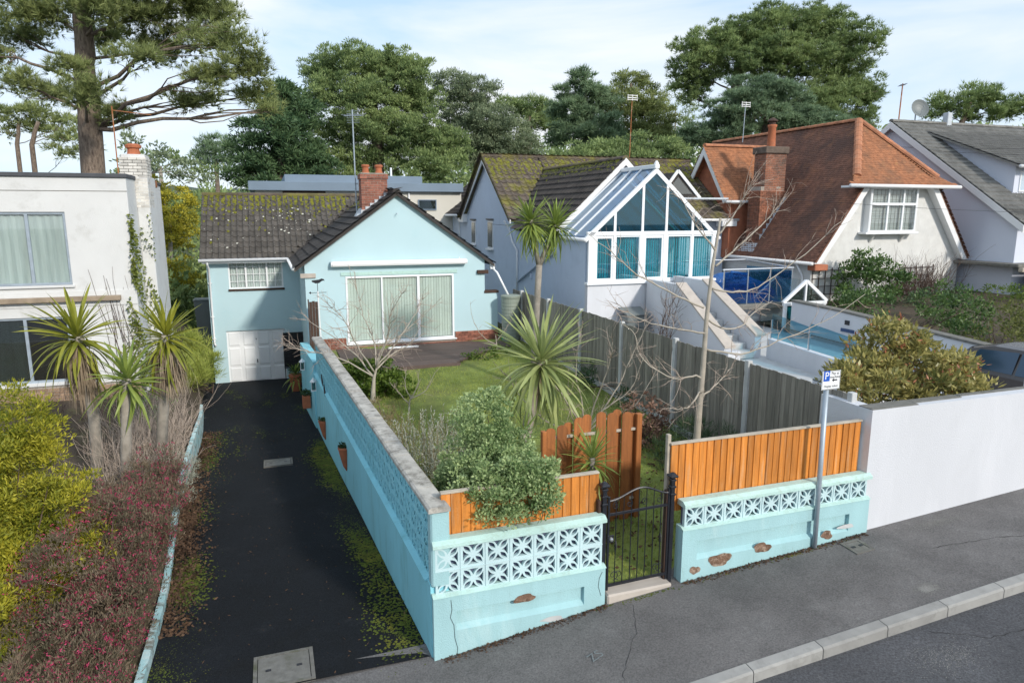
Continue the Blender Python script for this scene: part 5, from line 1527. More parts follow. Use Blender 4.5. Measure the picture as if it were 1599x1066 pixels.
# white boundary wall beyond the forecourt
bw = thing('forecourt_wall', 'long white wall with dark coping running up behind the parked car', 'wall', (14.4, 6, 1))
MB().prism([(14.3, 11.0, .4), (14.3, 11.0, 2.22), (14.3, 8.9, 2.16), (14.3, .3, 1.72), (14.3, .3, .4)], (.25, 0, 0)).build('wall_face', M['white_render'], bw)
MB().prism([(14.27, 11.0, 2.22), (14.27, 8.9, 2.16), (14.27, .3, 1.72), (14.27, .3, 1.78), (14.27, 8.9, 2.22), (14.27, 11.0, 2.28)], (.31, 0, 0)).build('coping', M['manhole'], bw)
hs = MB().bev(14.27, 14.299, 8.55, 8.72, 1.82, 1.95, .005).build('number_plate', M['sign_black'], bw)
MB().bev(14.27, 14.299, 8.35, 8.85, 1.60, 1.70, .005).build('name_plate', surf('dark_blue_plate', (.02, .06, .16), .4), bw)

# parked car
car = thing('parked_car', 'dark bronze car parked on the forecourt behind the white street wall', 'car', (13.3, 2.75, .85))
cz = .86; cx, ct = 13.25, 2.25
# side profile along t (nose to the street), widths vary with height
prof = [(y_ * .84, z_) for y_, z_ in [(-2.1, .35), (-2.12, .62), (-1.95, .80), (-1.1, .93), (-.45, 1.40), (.1, 1.50), (.9, 1.49), (1.5, 1.36), (1.98, 1.0), (2.1, .82), (2.12, .40)]]
def hw(z): return .88 - max(0, z - .85) * .36
vs, fs = [], []
rows_ = [(.30, None)]
secs = []
for (y, z) in prof:
    w = hw(z)
    secs.append([(cx - .84, ct + y * .98, cz + .28), (cx - .88, ct + y, cz + min(z, .62)), (cx - hw(min(z, .9)), ct + y, cz + min(z, .9)), (cx - w + .03, ct + y, cz + z - .03), (cx - w * .72, ct + y, cz + z), (cx, ct + y, cz + z + .02),
                 (cx + w * .72, ct + y, cz + z), (cx + w - .03, ct + y, cz + z - .03), (cx + hw(min(z, .9)), ct + y, cz + min(z, .9)), (cx + .88, ct + y, cz + min(z, .62)), (cx + .84, ct + y * .98, cz + .28)])
n = len(secs[0])
for sct in secs: vs += sct
for i in range(len(secs) - 1):
    for j in range(n - 1): a = i * n + j; fs.append((a, a + 1, a + n + 1, a + n))
    fs.append((i * n + n - 1, i * n, (i + 1) * n, (i + 1) * n + n - 1))
fs += [tuple(range(n)), tuple(range(len(vs) - 1, len(vs) - n - 1, -1))]
MB().add(vs, fs).build('body', M['car_paint'], car, smooth=False)
cg = surf('car_glass', (.02, .05, .09), .06, .05, 2, spec=.9)
for sgx in (-1, 1):
    def gp(y, z): return (cx + sgx * (hw(z) + .004), ct + y * .84, cz + z)
    MB().add([gp(-.95, .98), gp(.15, .98), gp(.15, 1.42), gp(-.42, 1.36)], [(0, 1, 2, 3)]).build('side_window', cg, car)
    MB().add([gp(.22, .98), gp(1.45, .98), gp(1.2, 1.36), gp(.22, 1.42)], [(0, 1, 2, 3)]).build('side_window', cg, car)
    MB().bev(cx + sgx * .90, cx + sgx * 1.05, ct - 0.71, ct - 0.60, cz + .92, cz + 1.05, .03).build('wing_mirror', M['car_paint'], car)
MB().add([(cx - .70, ct - 0.91, cz + .965), (cx + .70, ct - 0.91, cz + .965), (cx + .58, ct - 0.39, cz + 1.41), (cx - .58, ct - 0.39, cz + 1.41)], [(0, 1, 2, 3)]).build('windscreen', cg, car)
MB().add([(cx - .60, ct + 1.62, cz + 1.06), (cx + .60, ct + 1.62, cz + 1.06), (cx + .56, ct + 1.29, cz + 1.36), (cx - .56, ct + 1.29, cz + 1.36)], [(0, 1, 2, 3)]).build('rear_window', cg, car)
for x in (-.8, .8):
    for y in (-1.13, 1.1):
        wh = MB()
        ring = [(cx + x + dx, ct + y, cz + .31) for dx in (-.1, .1)]
        wh.tube(ring, .31, 18); w_o = wh.build('wheel', M['rubber'], car)
        wh = MB().tube([(cx + x + (-.108 if x < 0 else .092), ct + y, cz + .31), (cx + x + (-.092 if x < 0 else .108), ct + y, cz + .31)], .2, 12); wh.build('rim', M['steel'], w_o)
for x in (-.62, .62):
    MB().bev(cx + x - .16, cx + x + .16, ct - 1.80, ct - 1.70, cz + .62, cz + .76, .02).build('headlight', M['glass_dark'], car)
    MB().bev(cx + x - .14, cx + x + .14, ct + 1.71, ct + 1.80, cz + .70, cz + .84, .02).build('tail_light', M['red_paint'], car)
ks = thing('key_safe_post', 'white gate pier with black key box beside the parked car', 'pier', (10.9, 1.2, .8))
MB().bev(11.15, 12.6, 1.05, 1.35, .6, 2.36, .015).build('pier', M['white_render'], ks)
MB().bev(11.4, 11.5, 1.01, 1.049, 2.05, 2.2, .01).build('key_box', M['black_plastic'], ks)

# ------------------------------------------------------------------ red clay-tiled house
th = thing('tiled_house', 'white roughcast house with steep red clay tiled roof and half-hipped gable', 'house', (22.6, 15, 1))
HS, HZ, HT0, HT1 = 22.6, 8.95, 17.2, 27.6
PR = 1.41
sl = lambda z: HS - (HZ - z) / PR
sr = lambda z: HS + (HZ - z) / PR
ZB, ZH = 3.15, 6.18
FW = 15.0
mb = MB()
win0, win1, wz0, wz1 = 21.1, 23.55, 4.30, 6.06
mb.prism([(sl(ZB) + .15, FW, .5), (win0, FW, .5), (win0, FW, ZH), (sl(ZH) + .1, FW, ZH), (sl(ZB) + .15, FW, ZB)], (0, .25, 0))
mb.prism([(win1, FW, .5), (sr(ZB) - .15, FW, .5), (sr(ZB) - .15, FW, ZB), (sr(ZH) - .1, FW, ZH), (win1, FW, ZH)], (0, .25, 0))
mb.box(win0, win1, FW, FW + .25, .5, wz0); mb.box(win0, win1, FW, FW + .25, wz1, ZH)
mb.build('gable_wall', M['pebble'], th)
MB().box(sl(ZB) + .15, sl(ZB) + .4, FW + .25, HT1, .5, ZB + .05).build('side_wall', M['pebble'], th)
MB().box(sr(ZB) - .4, sr(ZB) - .15, FW + .25, HT1, .5, ZB + .05).build('side_wall', M['pebble'], th)
PLAIN = tile_mesh('roof_tile', .165, .19, M['tile_red'], 'flat', .018)
PLAIN_O = tile_mesh('roof_tile', .165, .19, M['tile_orange'], 'flat', .018)
VT = 14.65
eS = sl(ZB)
roof_slope(th, [(eS, HT1, ZB), (eS, VT, ZB), (sl(ZH), VT, ZH), (HS, HT0, HZ), (HS, HT1, HZ)], .165, .105, PLAIN, M['tile_red'], single=False, limit=0)
eS2 = sr(ZB)
roof_slope(th, [(eS2, VT, ZB), (eS2, HT1, ZB), (HS, HT1, HZ), (HS, HT0, HZ), (sr(ZH), VT, ZH)], .165, .105, PLAIN, M['tile_red'], single=False, limit=0)
# half hip with a kicked-out foot
roof_slope(th, [(19.75, 14.45, ZH - .02), (25.35, 14.45, ZH - .02), (24.55, 15.0, ZH + .42), (20.62, 15.0, ZH + .42)], .165, .105, PLAIN_O, M['tile_orange'], single=False, limit=0)
roof_slope(th, [(20.62, 15.0, ZH + .42), (24.55, 15.0, ZH + .42), (HS + .02, HT0, HZ), (HS - .02, HT0, HZ)], .165, .105, PLAIN_O, M['tile_orange'], single=False, limit=0)
ridge_tiles(th, (HS, HT0, HZ + .02), (HS, HT1, HZ + .02), .15, M['ridge_clay'])
ridge_tiles(th, (20.45, 14.9, ZH + .32), (HS, HT0, HZ + .02), .17, M['ridge_clay'], .33, 'hip_tile')
ridge_tiles(th, (24.75, 14.9, ZH + .32), (HS, HT0, HZ + .02), .17, M['ridge_clay'], .33, 'hip_tile')
gutter(th, [(19.65, 14.38, ZH - .08), (25.45, 14.38, ZH - .08)], .075, M['white'])
MB().box(19.8, 25.3, 14.48, 14.999, ZH - .14, ZH - .06).build('soffit', M['white'], th)
for sg_, f_ in ((-1, sl), (1, sr)):
    MB().prism([(f_(ZB), VT, ZB - .05), (f_(ZH), VT, ZH - .12), (f_(ZH) - sg_ * .32, VT, ZH - .12), (f_(ZB) - sg_ * .32, VT, ZB - .05)], (0, .06, 0)).build('barge_board', M['white'], th)
    MB().prism([(f_(ZB), VT + .07, ZB - .02), (f_(ZH), VT + .07, ZH - .1), (f_(ZH) - sg_ * .3, VT + .07, ZH - .1), (f_(ZB) - sg_ * .3, VT + .07, ZB - .02)], (0, .27, 0)).build('soffit', M['white'], th)
gutter(th, [(eS - .08, HT1, ZB - .06), (eS - .08, VT + .05, ZB - .06)], .07, M['white'])
MB().bev(eS + .05, eS + .7, VT + .02, VT + .45, ZB - .34, ZB - .1, .02).build('corbel', M['tilehung'], th)
pipe(th, [(eS - .06, 15.6, ZB - .1), (eS + .1, 15.4, ZB - .6), (eS + .1, 15.2, 1.0)], .045, M['white'])
# oriel window
wv_ = window(th, win0 + .0, win1 - .0, wz0, wz1, FW - .30, (.37, .70), fw=.07, depth=.08, gl=M['glass'], behind=M['interior_light'])
MB().box(win0 - .02, win1 + .02, FW - .29, FW + .0, wz1 - .02, wz1 + .08).build('hood', M['white'], wv_)
MB().box(win0 + .06, win1 - .06, FW - .31, FW - .24, 5.36, 5.46).build('transom', M['upvc'], wv_)
MB().bev(win0 - .25, win1 + .10, FW - .42, FW - .001, wz0 - .09, wz0, .012).build('sill', M['upvc'], wv_)
for x in (win0, win1): MB().box(x - .03, x + .03, FW - .29, FW - .001, wz0, wz1).build('cheek', M['upvc'], wv_)
for x in (win0 + .35, win1 - .5): MB().prism([(x, FW - .30, wz0 - .09), (x, FW - .001, wz0 - .09), (x, FW - .001, wz0 - .45)], (.09, 0, 0)).build('bracket', M['pebble'], wv_)
lb = MB()
for i in range(12):
    x = win0 + .12 + (win1 - win0 - .24) * i / 11; lb.box(x - .006, x + .006, FW - .268, FW - .262, wz0 + .07, wz1 - .07)
for i in range(9):
    zz = wz0 + .15 + (wz1 - wz0 - .25) * i / 8; lb.box(win0 + .07, win1 - .07, FW - .2685, FW - .2625, zz - .006, zz + .006)
lbo = lb.build('leaded_lights', M['manhole'], wv_); lbo['kind'] = 'stuff'
# cross gable facing the conservatory, tile hung
CGT, CGZ = 21.7, 8.15
PC = 1.33; CS = 18.35
zc2 = lambda t: CGZ - PC * abs(t - CGT)
ce = 5.75; tf = CGT - (CGZ - ce) / PC; tb_ = CGT + (CGZ - ce) / PC
MB().prism([(CS, tf + .15, 3.0), (CS, tb_ - .15, 3.0), (CS, tb_ - .15, ce), (CS, CGT, CGZ - .2), (CS, tf + .15, ce)], (.2, 0, 0)).build('gable_wall', M['tilehung'], th)
MB().box(CS + .2, 21, tf + .15, tf + .35, 3.0, ce).build('cheek_wall', M['tilehung'], th)
# hung tile courses
V, Fc = [], []
for r in range(46):
    z = 3.05 + r * .105
    if z > CGZ - .4: break
    half = min(tb_ - CGT - .15, (CGZ - .2 - z) / PC)
    t = CGT - half
    while t < CGT + half - .05:
        b = len(V); j = random.uniform(0, .006); tt = min(t + .16, CGT + half)
        V += [(CS - .022 - j, t, z), (CS - .022 - j, tt, z), (CS - .004, tt, z + .12), (CS - .004, t, z + .12), (CS - .002, t, z), (CS - .002, tt, z)]
        Fc += [(b, b + 1, b + 2, b + 3), (b + 4, b + 5, b + 1, b)]
        t += .166
    x = CS + .21
    while x < 20.6:
        b = len(V); j = random.uniform(0, .006)
        if z < ce - .1: V += [(x, tf + .128 - j, z), (x + .16, tf + .128 - j, z), (x + .16, tf + .146, z + .12), (x, tf + .146, z + .12), (x, tf + .148, z), (x + .16, tf + .148, z)]; Fc += [(b, b + 1, b + 2, b + 3), (b + 4, b + 5, b + 1, b)]
        x += .166
o = MB().add(V, Fc).build('hung_tiles', M['tilehung'], th); o['kind'] = 'stuff'
mS = sl(CGZ); mE = sl(ce)
roof_slope(th, [(17.95, tf - .1, ce - .13), (mE, tf - .1, ce - .13), (mS, CGT, CGZ), (17.95, CGT, CGZ)], .165, .105, PLAIN_O, M['tile_orange'], single=False, limit=0)
roof_slope(th, [(mE, tb_ + .1, ce - .13), (17.95, tb_ + .1, ce - .13), (17.95, CGT, CGZ), (mS, CGT, CGZ)], .165, .105, PLAIN_O, M['tile_orange'], single=False, limit=0)
ridge_tiles(th, (17.95, CGT, CGZ + .02), (mS, CGT, CGZ + .02), .14, M['ridge_clay'])
for te in (tf - .1, tb_ + .1):
    MB().prism([(17.93, te, ce - .15), (17.93, CGT, CGZ - .02), (17.93, CGT, CGZ - .42), (17.93, te + (.18 if te < CGT else -.18), ce - .28)], (.05, 0, 0)).build('barge_board', M['white'], th)
gutter(th, [(17.9, tf - .17, ce - .2), (19.75, tf - .17, ce - .2)], .065, M['white'])
MB().bev(19.55, 19.85, tf - .25, tf, ce - .35, ce - .1, .02).build('gutter_end', M['white'], th)
# big brick stack on the slope
stk = MB().box(18.95, 20.20, 18.72, 19.5, 3.2, 6.2).build('chimney', M['mortar'], th)
M['brick_old'] = surf('sooty_orange_brick', (.30, .12, .07), .92, .3, 12, [((.06, .05, .045), 1.3, .46, .66, .75), ((.36, .27, .2), 4, .55, .8, .4)], .5, 120, rand=.25)
brick_box(stk, 18.90, 20.25, 18.68, 19.55, 3.4, 5.95, faces='fl', core=False, mat=M['brick_old'])
brick_box(stk, 19.12, 20.22, 18.72, 19.5, 5.97, 7.62, faces='flrb', mat=M['brick_old'])
MB().bev(18.88, 20.27, 18.66, 19.57, 5.95, 6.02, .02).build('offset_course', M['brick_old'], stk)
MB().bev(19.04, 20.30, 18.64, 19.58, 7.62, 7.92, .03).build('corbelled_cap', surf('sooty_cap', (.13, .10, .08), .95, .4, 5, bump=.6), stk)
MB().lathe((19.65, 19.1, 7.9), [(.20, 0), (.18, .08), (.165, .85), (.20, .9), (.20, .98)], 16).build('chimney_pot', M['terra'], stk, smooth=True)
MB().lathe((19.65, 19.1, 8.88), [(.14, 0), (.14, .12), (.23, .14), (.23, .18), (.06, .30)], 12).build('cowl', M['wood_dark'], stk)
for i in range(8):
    a = 18.98 + i * .165; z = HZ - PR * (HS - a)
    MB().bev(a, a + .17, 18.64, 18.67, z, z + .28, .004).build('stepped_flashing', M['lead'], stk)
MB().add([(18.86, 18.60, HZ - PR * (HS - 18.86) + .05), (18.60, 18.55, HZ - PR * (HS - 18.6) + .05), (18.60, 19.6, HZ - PR * (HS - 18.6) + .05), (18.86, 19.6, HZ - PR * (HS - 18.86) + .05)], [(0, 1, 2, 3)]).build('flashing_apron', M['lead'], stk)

def trellis(label, s0, s1, t, z0, z1, step=.32):
    o = thing('wall_trellis', label, 'trellis', (s0, t, z0), 'dark trellis panels on the roughcast wall')
    n = int((s1 - s0) / step); m = int((z1 - z0) / step)
    for i in range(n + 1): MB().bar((s0 + i * step, t, z0), (s0 + i * step, t, z1), .03, .02).build('slat', M['wood_dark'], o)
    for j in range(m + 1): MB().bar((s0, t - .015, z0 + j * step), (s0 + n * step, t - .015, z0 + j * step), .03, .02).build('slat', M['wood_dark'], o)
trellis('dark square trellis on the roughcast wall left of the big evergreen bush', 18.7, 20.5, FW - .05, 1.2, 2.9)
trellis('dark square trellis on the roughcast wall right of the big evergreen bush', 23.2, 25.3, FW - .05, 1.2, 2.9)

# ------------------------------------------------------------------ pale lilac house beyond
gh = thing('gabled_house', 'pale lilac house with long grey tiled roof and dormer at the right edge', 'house', (30, 15, 2))
GS, GT, GZ = 27.0, 19.4, 9.35
PG = (9.35 - 4.74) / (19.4 - 12.7)
zg_ = lambda t: GZ - PG * abs(t - GT)
MB().prism([(GS, 12.9, .8), (GS, 25.9, .8), (GS, 25.9, zg_(25.9) - .1), (GS, GT, GZ - .1), (GS, 12.9, zg_(12.9) - .1)], (.25, 0, 0)).build('gable_wall', M['lilac_render'], gh)
MB().box(GS + .25, 44, 12.9, 13.15, .8, zg_(12.9) - .1).build('front_wall', M['lilac_render'], gh)
TILE_S = tile_mesh('roof_tile', .30, .40, surf('weathered_grey_tile', (.20, .195, .18), .92, .3, 3, [((.10, .098, .09), 1.6, .45, .7, .6), ((.36, .35, .31), 4, .58, .75, .6)], .4, 60, rand=.2), 'roman', .04)
roof_slope(gh, [(GS - .25, 12.5, zg_(12.5)), (44, 12.5, zg_(12.5)), (44, GT, GZ), (GS - .25, GT, GZ)], .30, .33, TILE_S, TILE_S.materials[0], limit=200)
roof_slope(gh, [(44, 26.3, zg_(26.3)), (GS - .25, 26.3, zg_(26.3)), (GS - .25, GT, GZ), (44, GT, GZ)], .30, .33, TILE_S, TILE_S.materials[0], limit=0)
ridge_tiles(gh, (GS - .25, GT, GZ + .02), (44, GT, GZ + .02), .13, TILE_S.materials[0])
for te in (12.5, 26.3):
    MB().prism([(GS - .28, te, zg_(te) - .02), (GS - .28, GT, GZ - .02), (GS - .28, GT, GZ - .32), (GS - .28, te, zg_(te) - .32)], (.06, 0, 0)).build('barge_board', M['white'], gh)
dm = MB().prism([(28.4, 14.3, 5.6), (28.4, 17.9, 5.6), (28.4, 17.9, 8.46), (28.4, 14.3, 7.04)], (7.6, 0, 0)).build('dormer', M['lilac_render'], gh)
roof_slope(dm, [(28.05, 13.9, 7.02), (36.4, 13.9, 7.02), (36.4, 18.6, 8.87), (28.05, 18.6, 8.87)], .30, .33, TILE_S, TILE_S.materials[0], limit=80)
gutter(dm, [(28.0, 13.84, 6.97), (36.4, 13.84, 6.97)], .075, M['white'])
window(dm, 28.7, 31.5, 5.95, 6.8, 14.26, (.33, .66), behind=M['curtain'])
MB().bev(28.3, 36.1, 14.1, 14.299, 5.68, 5.78, .01).build('lead_apron', M['lead'], dm)
MB().bev(30.2, 30.5, GT - .15, GT + .15, GZ - .1, GZ + .55, .02).build('flue', M['lead'], gh)
sd = thing('satellite_dish', 'grey satellite dish on a bracket above the lilac gable', 'satellite dish', (28.2, GT, GZ))
vs, fs = [], []
dc = Vector((28.3, GT - .1, GZ + .62)); ax = Vector((-.25, -.9, .3)).normalized(); ux = ax.cross(Vector((0, 0, 1))).normalized(); uy = ux.cross(ax)
for r in range(5):
    q = .44 * r / 4
    for k in range(18):
        a = 2 * math.pi * k / 18; vs.append(dc + (ux * math.cos(a) + uy * math.sin(a)) * q + ax * (q * q * .6))
for r in range(4):
    for k in range(18): fs.append((r * 18 + k, r * 18 + (k + 1) % 18, (r + 1) * 18 + (k + 1) % 18, (r + 1) * 18 + k))
MB().add(vs, fs).build('dish', M['bin_plastic'], sd)
MB().tube([(28.3, GT + .05, GZ - .1), (28.3, GT + .05, GZ + .6)], .03, 6).build('mount', M['galv'], sd)
MB().tube([dc - uy * .4, dc + ax * .4], .012, 5).build('arm', M['galv'], sd)
an2 = thing('television_antenna', 'rusty aerial pole above the lilac gable beside the satellite dish', 'antenna', (27.2, GT, GZ), 'rooftop aerials')
MB().tube([(27.2, GT, 8.6), (27.25, GT, 11.1)], .03, 6).build('mast', M['rust'], an2)
MB().tube([(27.0, GT - .3, 11.0), (27.35, GT + .2, 11.05)], .02, 5).build('boom', M['galv'], an2)
for i in range(4): MB().tube([(27.05 + .08 * i, GT - .45 + .12 * i, 11.02), (27.05 + .08 * i, GT - .05 + .12 * i, 11.02)], .012, 4).build('element', M['galv'], an2)
gb = thing('gable_bracket', 'grey wall bracket with phone wires under the lilac gable apex', 'bracket', (26.9, GT, 8.2))
MB().tube([(26.95, GT, 8.9), (26.72, GT, 8.7), (26.72, GT, 8.0)], .02, 5).build('stay', M['galv'], gb)
MB().bar((26.72, GT - .35, 8.05), (26.72, GT + .35, 8.05), .05).build('cross_arm', M['galv'], gb)
for k in (-1, 1): MB().lathe((26.72, GT + k * .28, 8.08), [(.03, 0), (.04, .05), (.02, .1)], 8).build('insulator', M['white'], gb)
# flat extension with lattice screen
fe = thing('flat_extension', 'low flat-roofed lilac extension beside the roughcast house', 'extension', (30, 15.5, 1))
MB().box(26.4, 27.0, 15.8, 16.0, .8, 2.9).build('wall', M['lilac_render'], fe); MB().box(27.26, 36, 12.2, 12.45, .8, 2.75).build('wall', M['lilac_render'], fe)
MB().bev(26.3, 29.6, 12.0, 12.19, 2.75, 2.92, .02).build('timber_edge', M['pale_wood'], fe)
MB().bev(26.3, 36.2, 12.2, 16.1, 2.92, 3.05, .02).build('roof', M['manhole'], fe)
pipe(fe, [(29.3, 12.1, 2.7), (29.3, 12.1, .9)], .05, M['white'])
ls = thing('lattice_screen', 'black curved-top lattice screen on the flat extension roof', 'screen', (30, 13, 3.05))
def ltop(x): return 3.30 + .26 * math.cos((x - 29.6) * 1.0) if abs(x - 29.6) < 1.57 * 1.0 else 3.30
L0, L1 = 28.2, 31.8
pts_ = [(L0 + (L1 - L0) * k / 24, 12.6) for k in range(25)]
MB().tube([(x, y, ltop(x)) for x, y in pts_], .03, 6).build('top_rail', M['black_plastic'], ls)
MB().bar((L0, 12.6, 3.07), (L1, 12.6, 3.07), .05).build('bottom_rail', M['black_plastic'], ls)
for x in (L0, L1): MB().bev(x - .06, x + .06, 12.54, 12.66, 3.0, 3.5, .01).build('post', M['black_plastic'], ls)
for sg_ in (-1, 1):
    x = L0 - .5
    while x < L1 + .4:
        xa, xb = x, x + .5 * 1
        pa_, pb_ = (xa if sg_ > 0 else xb, 3.08), (xb if sg_ > 0 else xa, 3.58)
        # clip the slat under the curved rail
        q0, q1 = None, None
        for k in range(21):
            u = k / 20; xx = pa_[0] + (pb_[0] - pa_[0]) * u; zz = pa_[1] + (pb_[1] - pa_[1]) * u
            if L0 <= xx <= L1 and zz <= ltop(xx):
                if q0 is None: q0 = (xx, zz)
                q1 = (xx, zz)
        if q0 and q1 and abs(q0[1] - q1[1]) > .04: MB().bar((q0[0], 12.6 + .006 * sg_, q0[1]), (q1[0], 12.6 + .006 * sg_, q1[1]), .022, .01).build('slat', M['black_plastic'], ls)
        x += .14

# aerials on the conservatory house and behind the clay-tiled roof
def aerial(label, s, t, z0, z1, mat):
    o = thing('television_antenna', label, 'antenna', (s, t, z0), 'rooftop aerials')
    MB().tube([(s, t, z0), (s + .05, t, z1)], .02, 6).build('mast', mat, o)
    MB().bev(s - .22, s + .32, t - .02, t + .02, z1 - .02, z1 + .02, .004).build('boom', M['white'], o)
    for dz in (-.1, .1): MB().bev(s - .22, s + .32, t - .06, t - .03, z1 + dz - .015, z1 + dz + .015, .004).build('element', M['white'], o)
    for dx in (-.2, .05, .3): MB().bar((s + dx, t - .045, z1 - .14), (s + dx, t - .045, z1 + .14), .02).build('element', M['white'], o)
aerial('rusty pole with white panel aerial on the conservatory house roof', 15.2, 23.9, 7.4, 10.5, M['rust'])
aerial('thin pole with white panel aerial behind the brick stack of the clay-tiled house', 22.2, 24.5, 8.7, 10.6, M['galv'])
# ------------------------------------------------------------------ foliage generators (numpy)
def unit(a):
    return a / np.maximum(np.linalg.norm(a, axis=-1, keepdims=True), 1e-9)

def rdir(n): return unit(RNG.normal(size=(n, 3)))

def leaves(P, D, L, W, fold=.0):
    """diamond leaves: base P, direction D, length L, width W"""
    n = len(P)
    L = np.broadcast_to(L, (n,))[:, None]; W = np.broadcast_to(W, (n,))[:, None]
    side = unit(np.cross(D, RNG.normal(size=(n, 3))))
    mid = P + D * L * .45
    v = np.stack([P, mid - side * W * .5, P + D * L, mid + side * W * .5], 1).reshape(-1, 3)
    f = np.arange(n * 4).reshape(n, 4)
    return v, f

def needles(P, D, L, W):
    """thin triangles"""
    n = len(P)
    L = np.broadcast_to(L, (n,))[:, None]; W = np.broadcast_to(W, (n,))[:, None]
    side = unit(np.cross(D, RNG.normal(size=(n, 3))))
    v = np.stack([P - side * W * .5, P + side * W * .5, P + D * L], 1).reshape(-1, 3)
    return v, np.arange(n * 3).reshape(n, 3)

def ellipsoid_surface(e, n, shell=(.75, 1.05)):
    d = rdir(n); r = RNG.uniform(shell[0], shell[1], (n, 1))
    c = np.array(e[:3]); R = np.array(e[3:6])
    return c + d * R * r, unit(d / R)

def clumps(els, sub, per_m2, flat=.62, shell=(.55, 1.0)):
    """break big ellipsoids into small foliage clumps; returns centres, radii"""
    C, R = [], []
    for e in els:
        area = 4 * math.pi * ((e[3] * e[4]) ** 1.6 / 3 + (e[3] * e[5]) ** 1.6 / 3 + (e[4] * e[5]) ** 1.6 / 3) ** (1 / 1.6)
        n = max(4, int(area * per_m2))
        p, nn = ellipsoid_surface(e, n, shell)
        C.append(p); R.append(sub * RNG.uniform(.6, 1.35, n))
    return np.concatenate(C), np.concatenate(R)

def foliage(C, R, per, L, W, flat=.62, up=.45, spread=.7, mode='leaf', jag=.25):
    """leaves or needle sprays over the surface of each clump"""
    n = len(C) * per
    idx = np.repeat(np.arange(len(C)), per)
    d = rdir(n); d[:, 2] = np.where(RNG.random(n) < .7, np.abs(d[:, 2]), d[:, 2])
    r = R[idx][:, None] * RNG.uniform(.35, 1.05, (n, 1))
    P = C[idx] + d * r * np.array([1, 1, flat])
    D = unit(d + np.array([0, 0, up]) + RNG.normal(size=(n, 3)) * spread)
    Ls = L * RNG.uniform(.6, 1.4, n); Ws = W * RNG.uniform(.7, 1.3, n)
    return leaves(P, D, Ls, Ws) if mode == 'leaf' else needles(P, D, Ls, Ws)

def sprays(C, R, per, k, L, W, flat=.6, up=.6, cone=.75):
    """pine sprays: k needles fanning out from each point"""
    n = len(C) * per
    idx = np.repeat(np.arange(len(C)), per)
    d = rdir(n); d[:, 2] = np.where(RNG.random(n) < .75, np.abs(d[:, 2]), d[:, 2])
    P = C[idx] + d * (R[idx][:, None] * RNG.uniform(.4, 1.05, (n, 1))) * np.array([1, 1, flat])
    A = unit(d + np.array([0, 0, up]) + RNG.normal(size=(n, 3)) * .35)
    P2 = np.repeat(P, k, 0); A2 = np.repeat(A, k, 0)
    D = unit(A2 + rdir(n * k) * cone)
    return needles(P2, D, L * RNG.uniform(.7, 1.25, n * k), W)

def wobj(name, me, loc, parent=None):
    o = bpy.data.objects.new(name, me)
    COL.objects.link(o)
    if parent is not None: o.parent = parent
    else: o.location = loc
    return o

def wthing(name, label, cat, loc, group=None):
    o = bpy.data.objects.new(name, None); o.empty_display_size = .3
    COL.objects.link(o); o.location = loc
    return tag(o, label, cat, group)

def wpart(name, v, f, mat, root, smooth=False):
    v = np.asarray(v) - np.array(root.location)
    return wobj(name, npmesh(name, v, f, f.shape[1], mat, smooth), None, root)

def wtube(name, chains, mat, root, n=6):
    """chains: list of (points, radii) in world coordinates, joined into one branching part"""
    mb = MB()
    for pts, rs in chains: mb.tube([Vector(p) for p in pts], list(rs), n)
    l = root.location
    mb.v = [(p[0] - l.x, p[1] - l.y, p[2] - l.z) for p in mb.v]
    return wobj(name, mb.mesh(name, mat, True), None, root)

def limb(a, b, r0, r1, k=6, sag=.0, wob=.06):
    """bent limb from a to b"""
    a, b = np.array(a, float), np.array(b, float); L = np.linalg.norm(b - a)
    pts, rs = [], []
    off = RNG.normal(size=3) * wob * L
    for i in range(k + 1):
        u = i / k
        pts.append(a + (b - a) * u + off * math.sin(math.pi * u) + np.array([0, 0, sag * L * math.sin(math.pi * u)]) + RNG.normal(size=3) * wob * .18 * L * (0 < i < k))
        rs.append(r0 + (r1 - r0) * u)
    return pts, rs

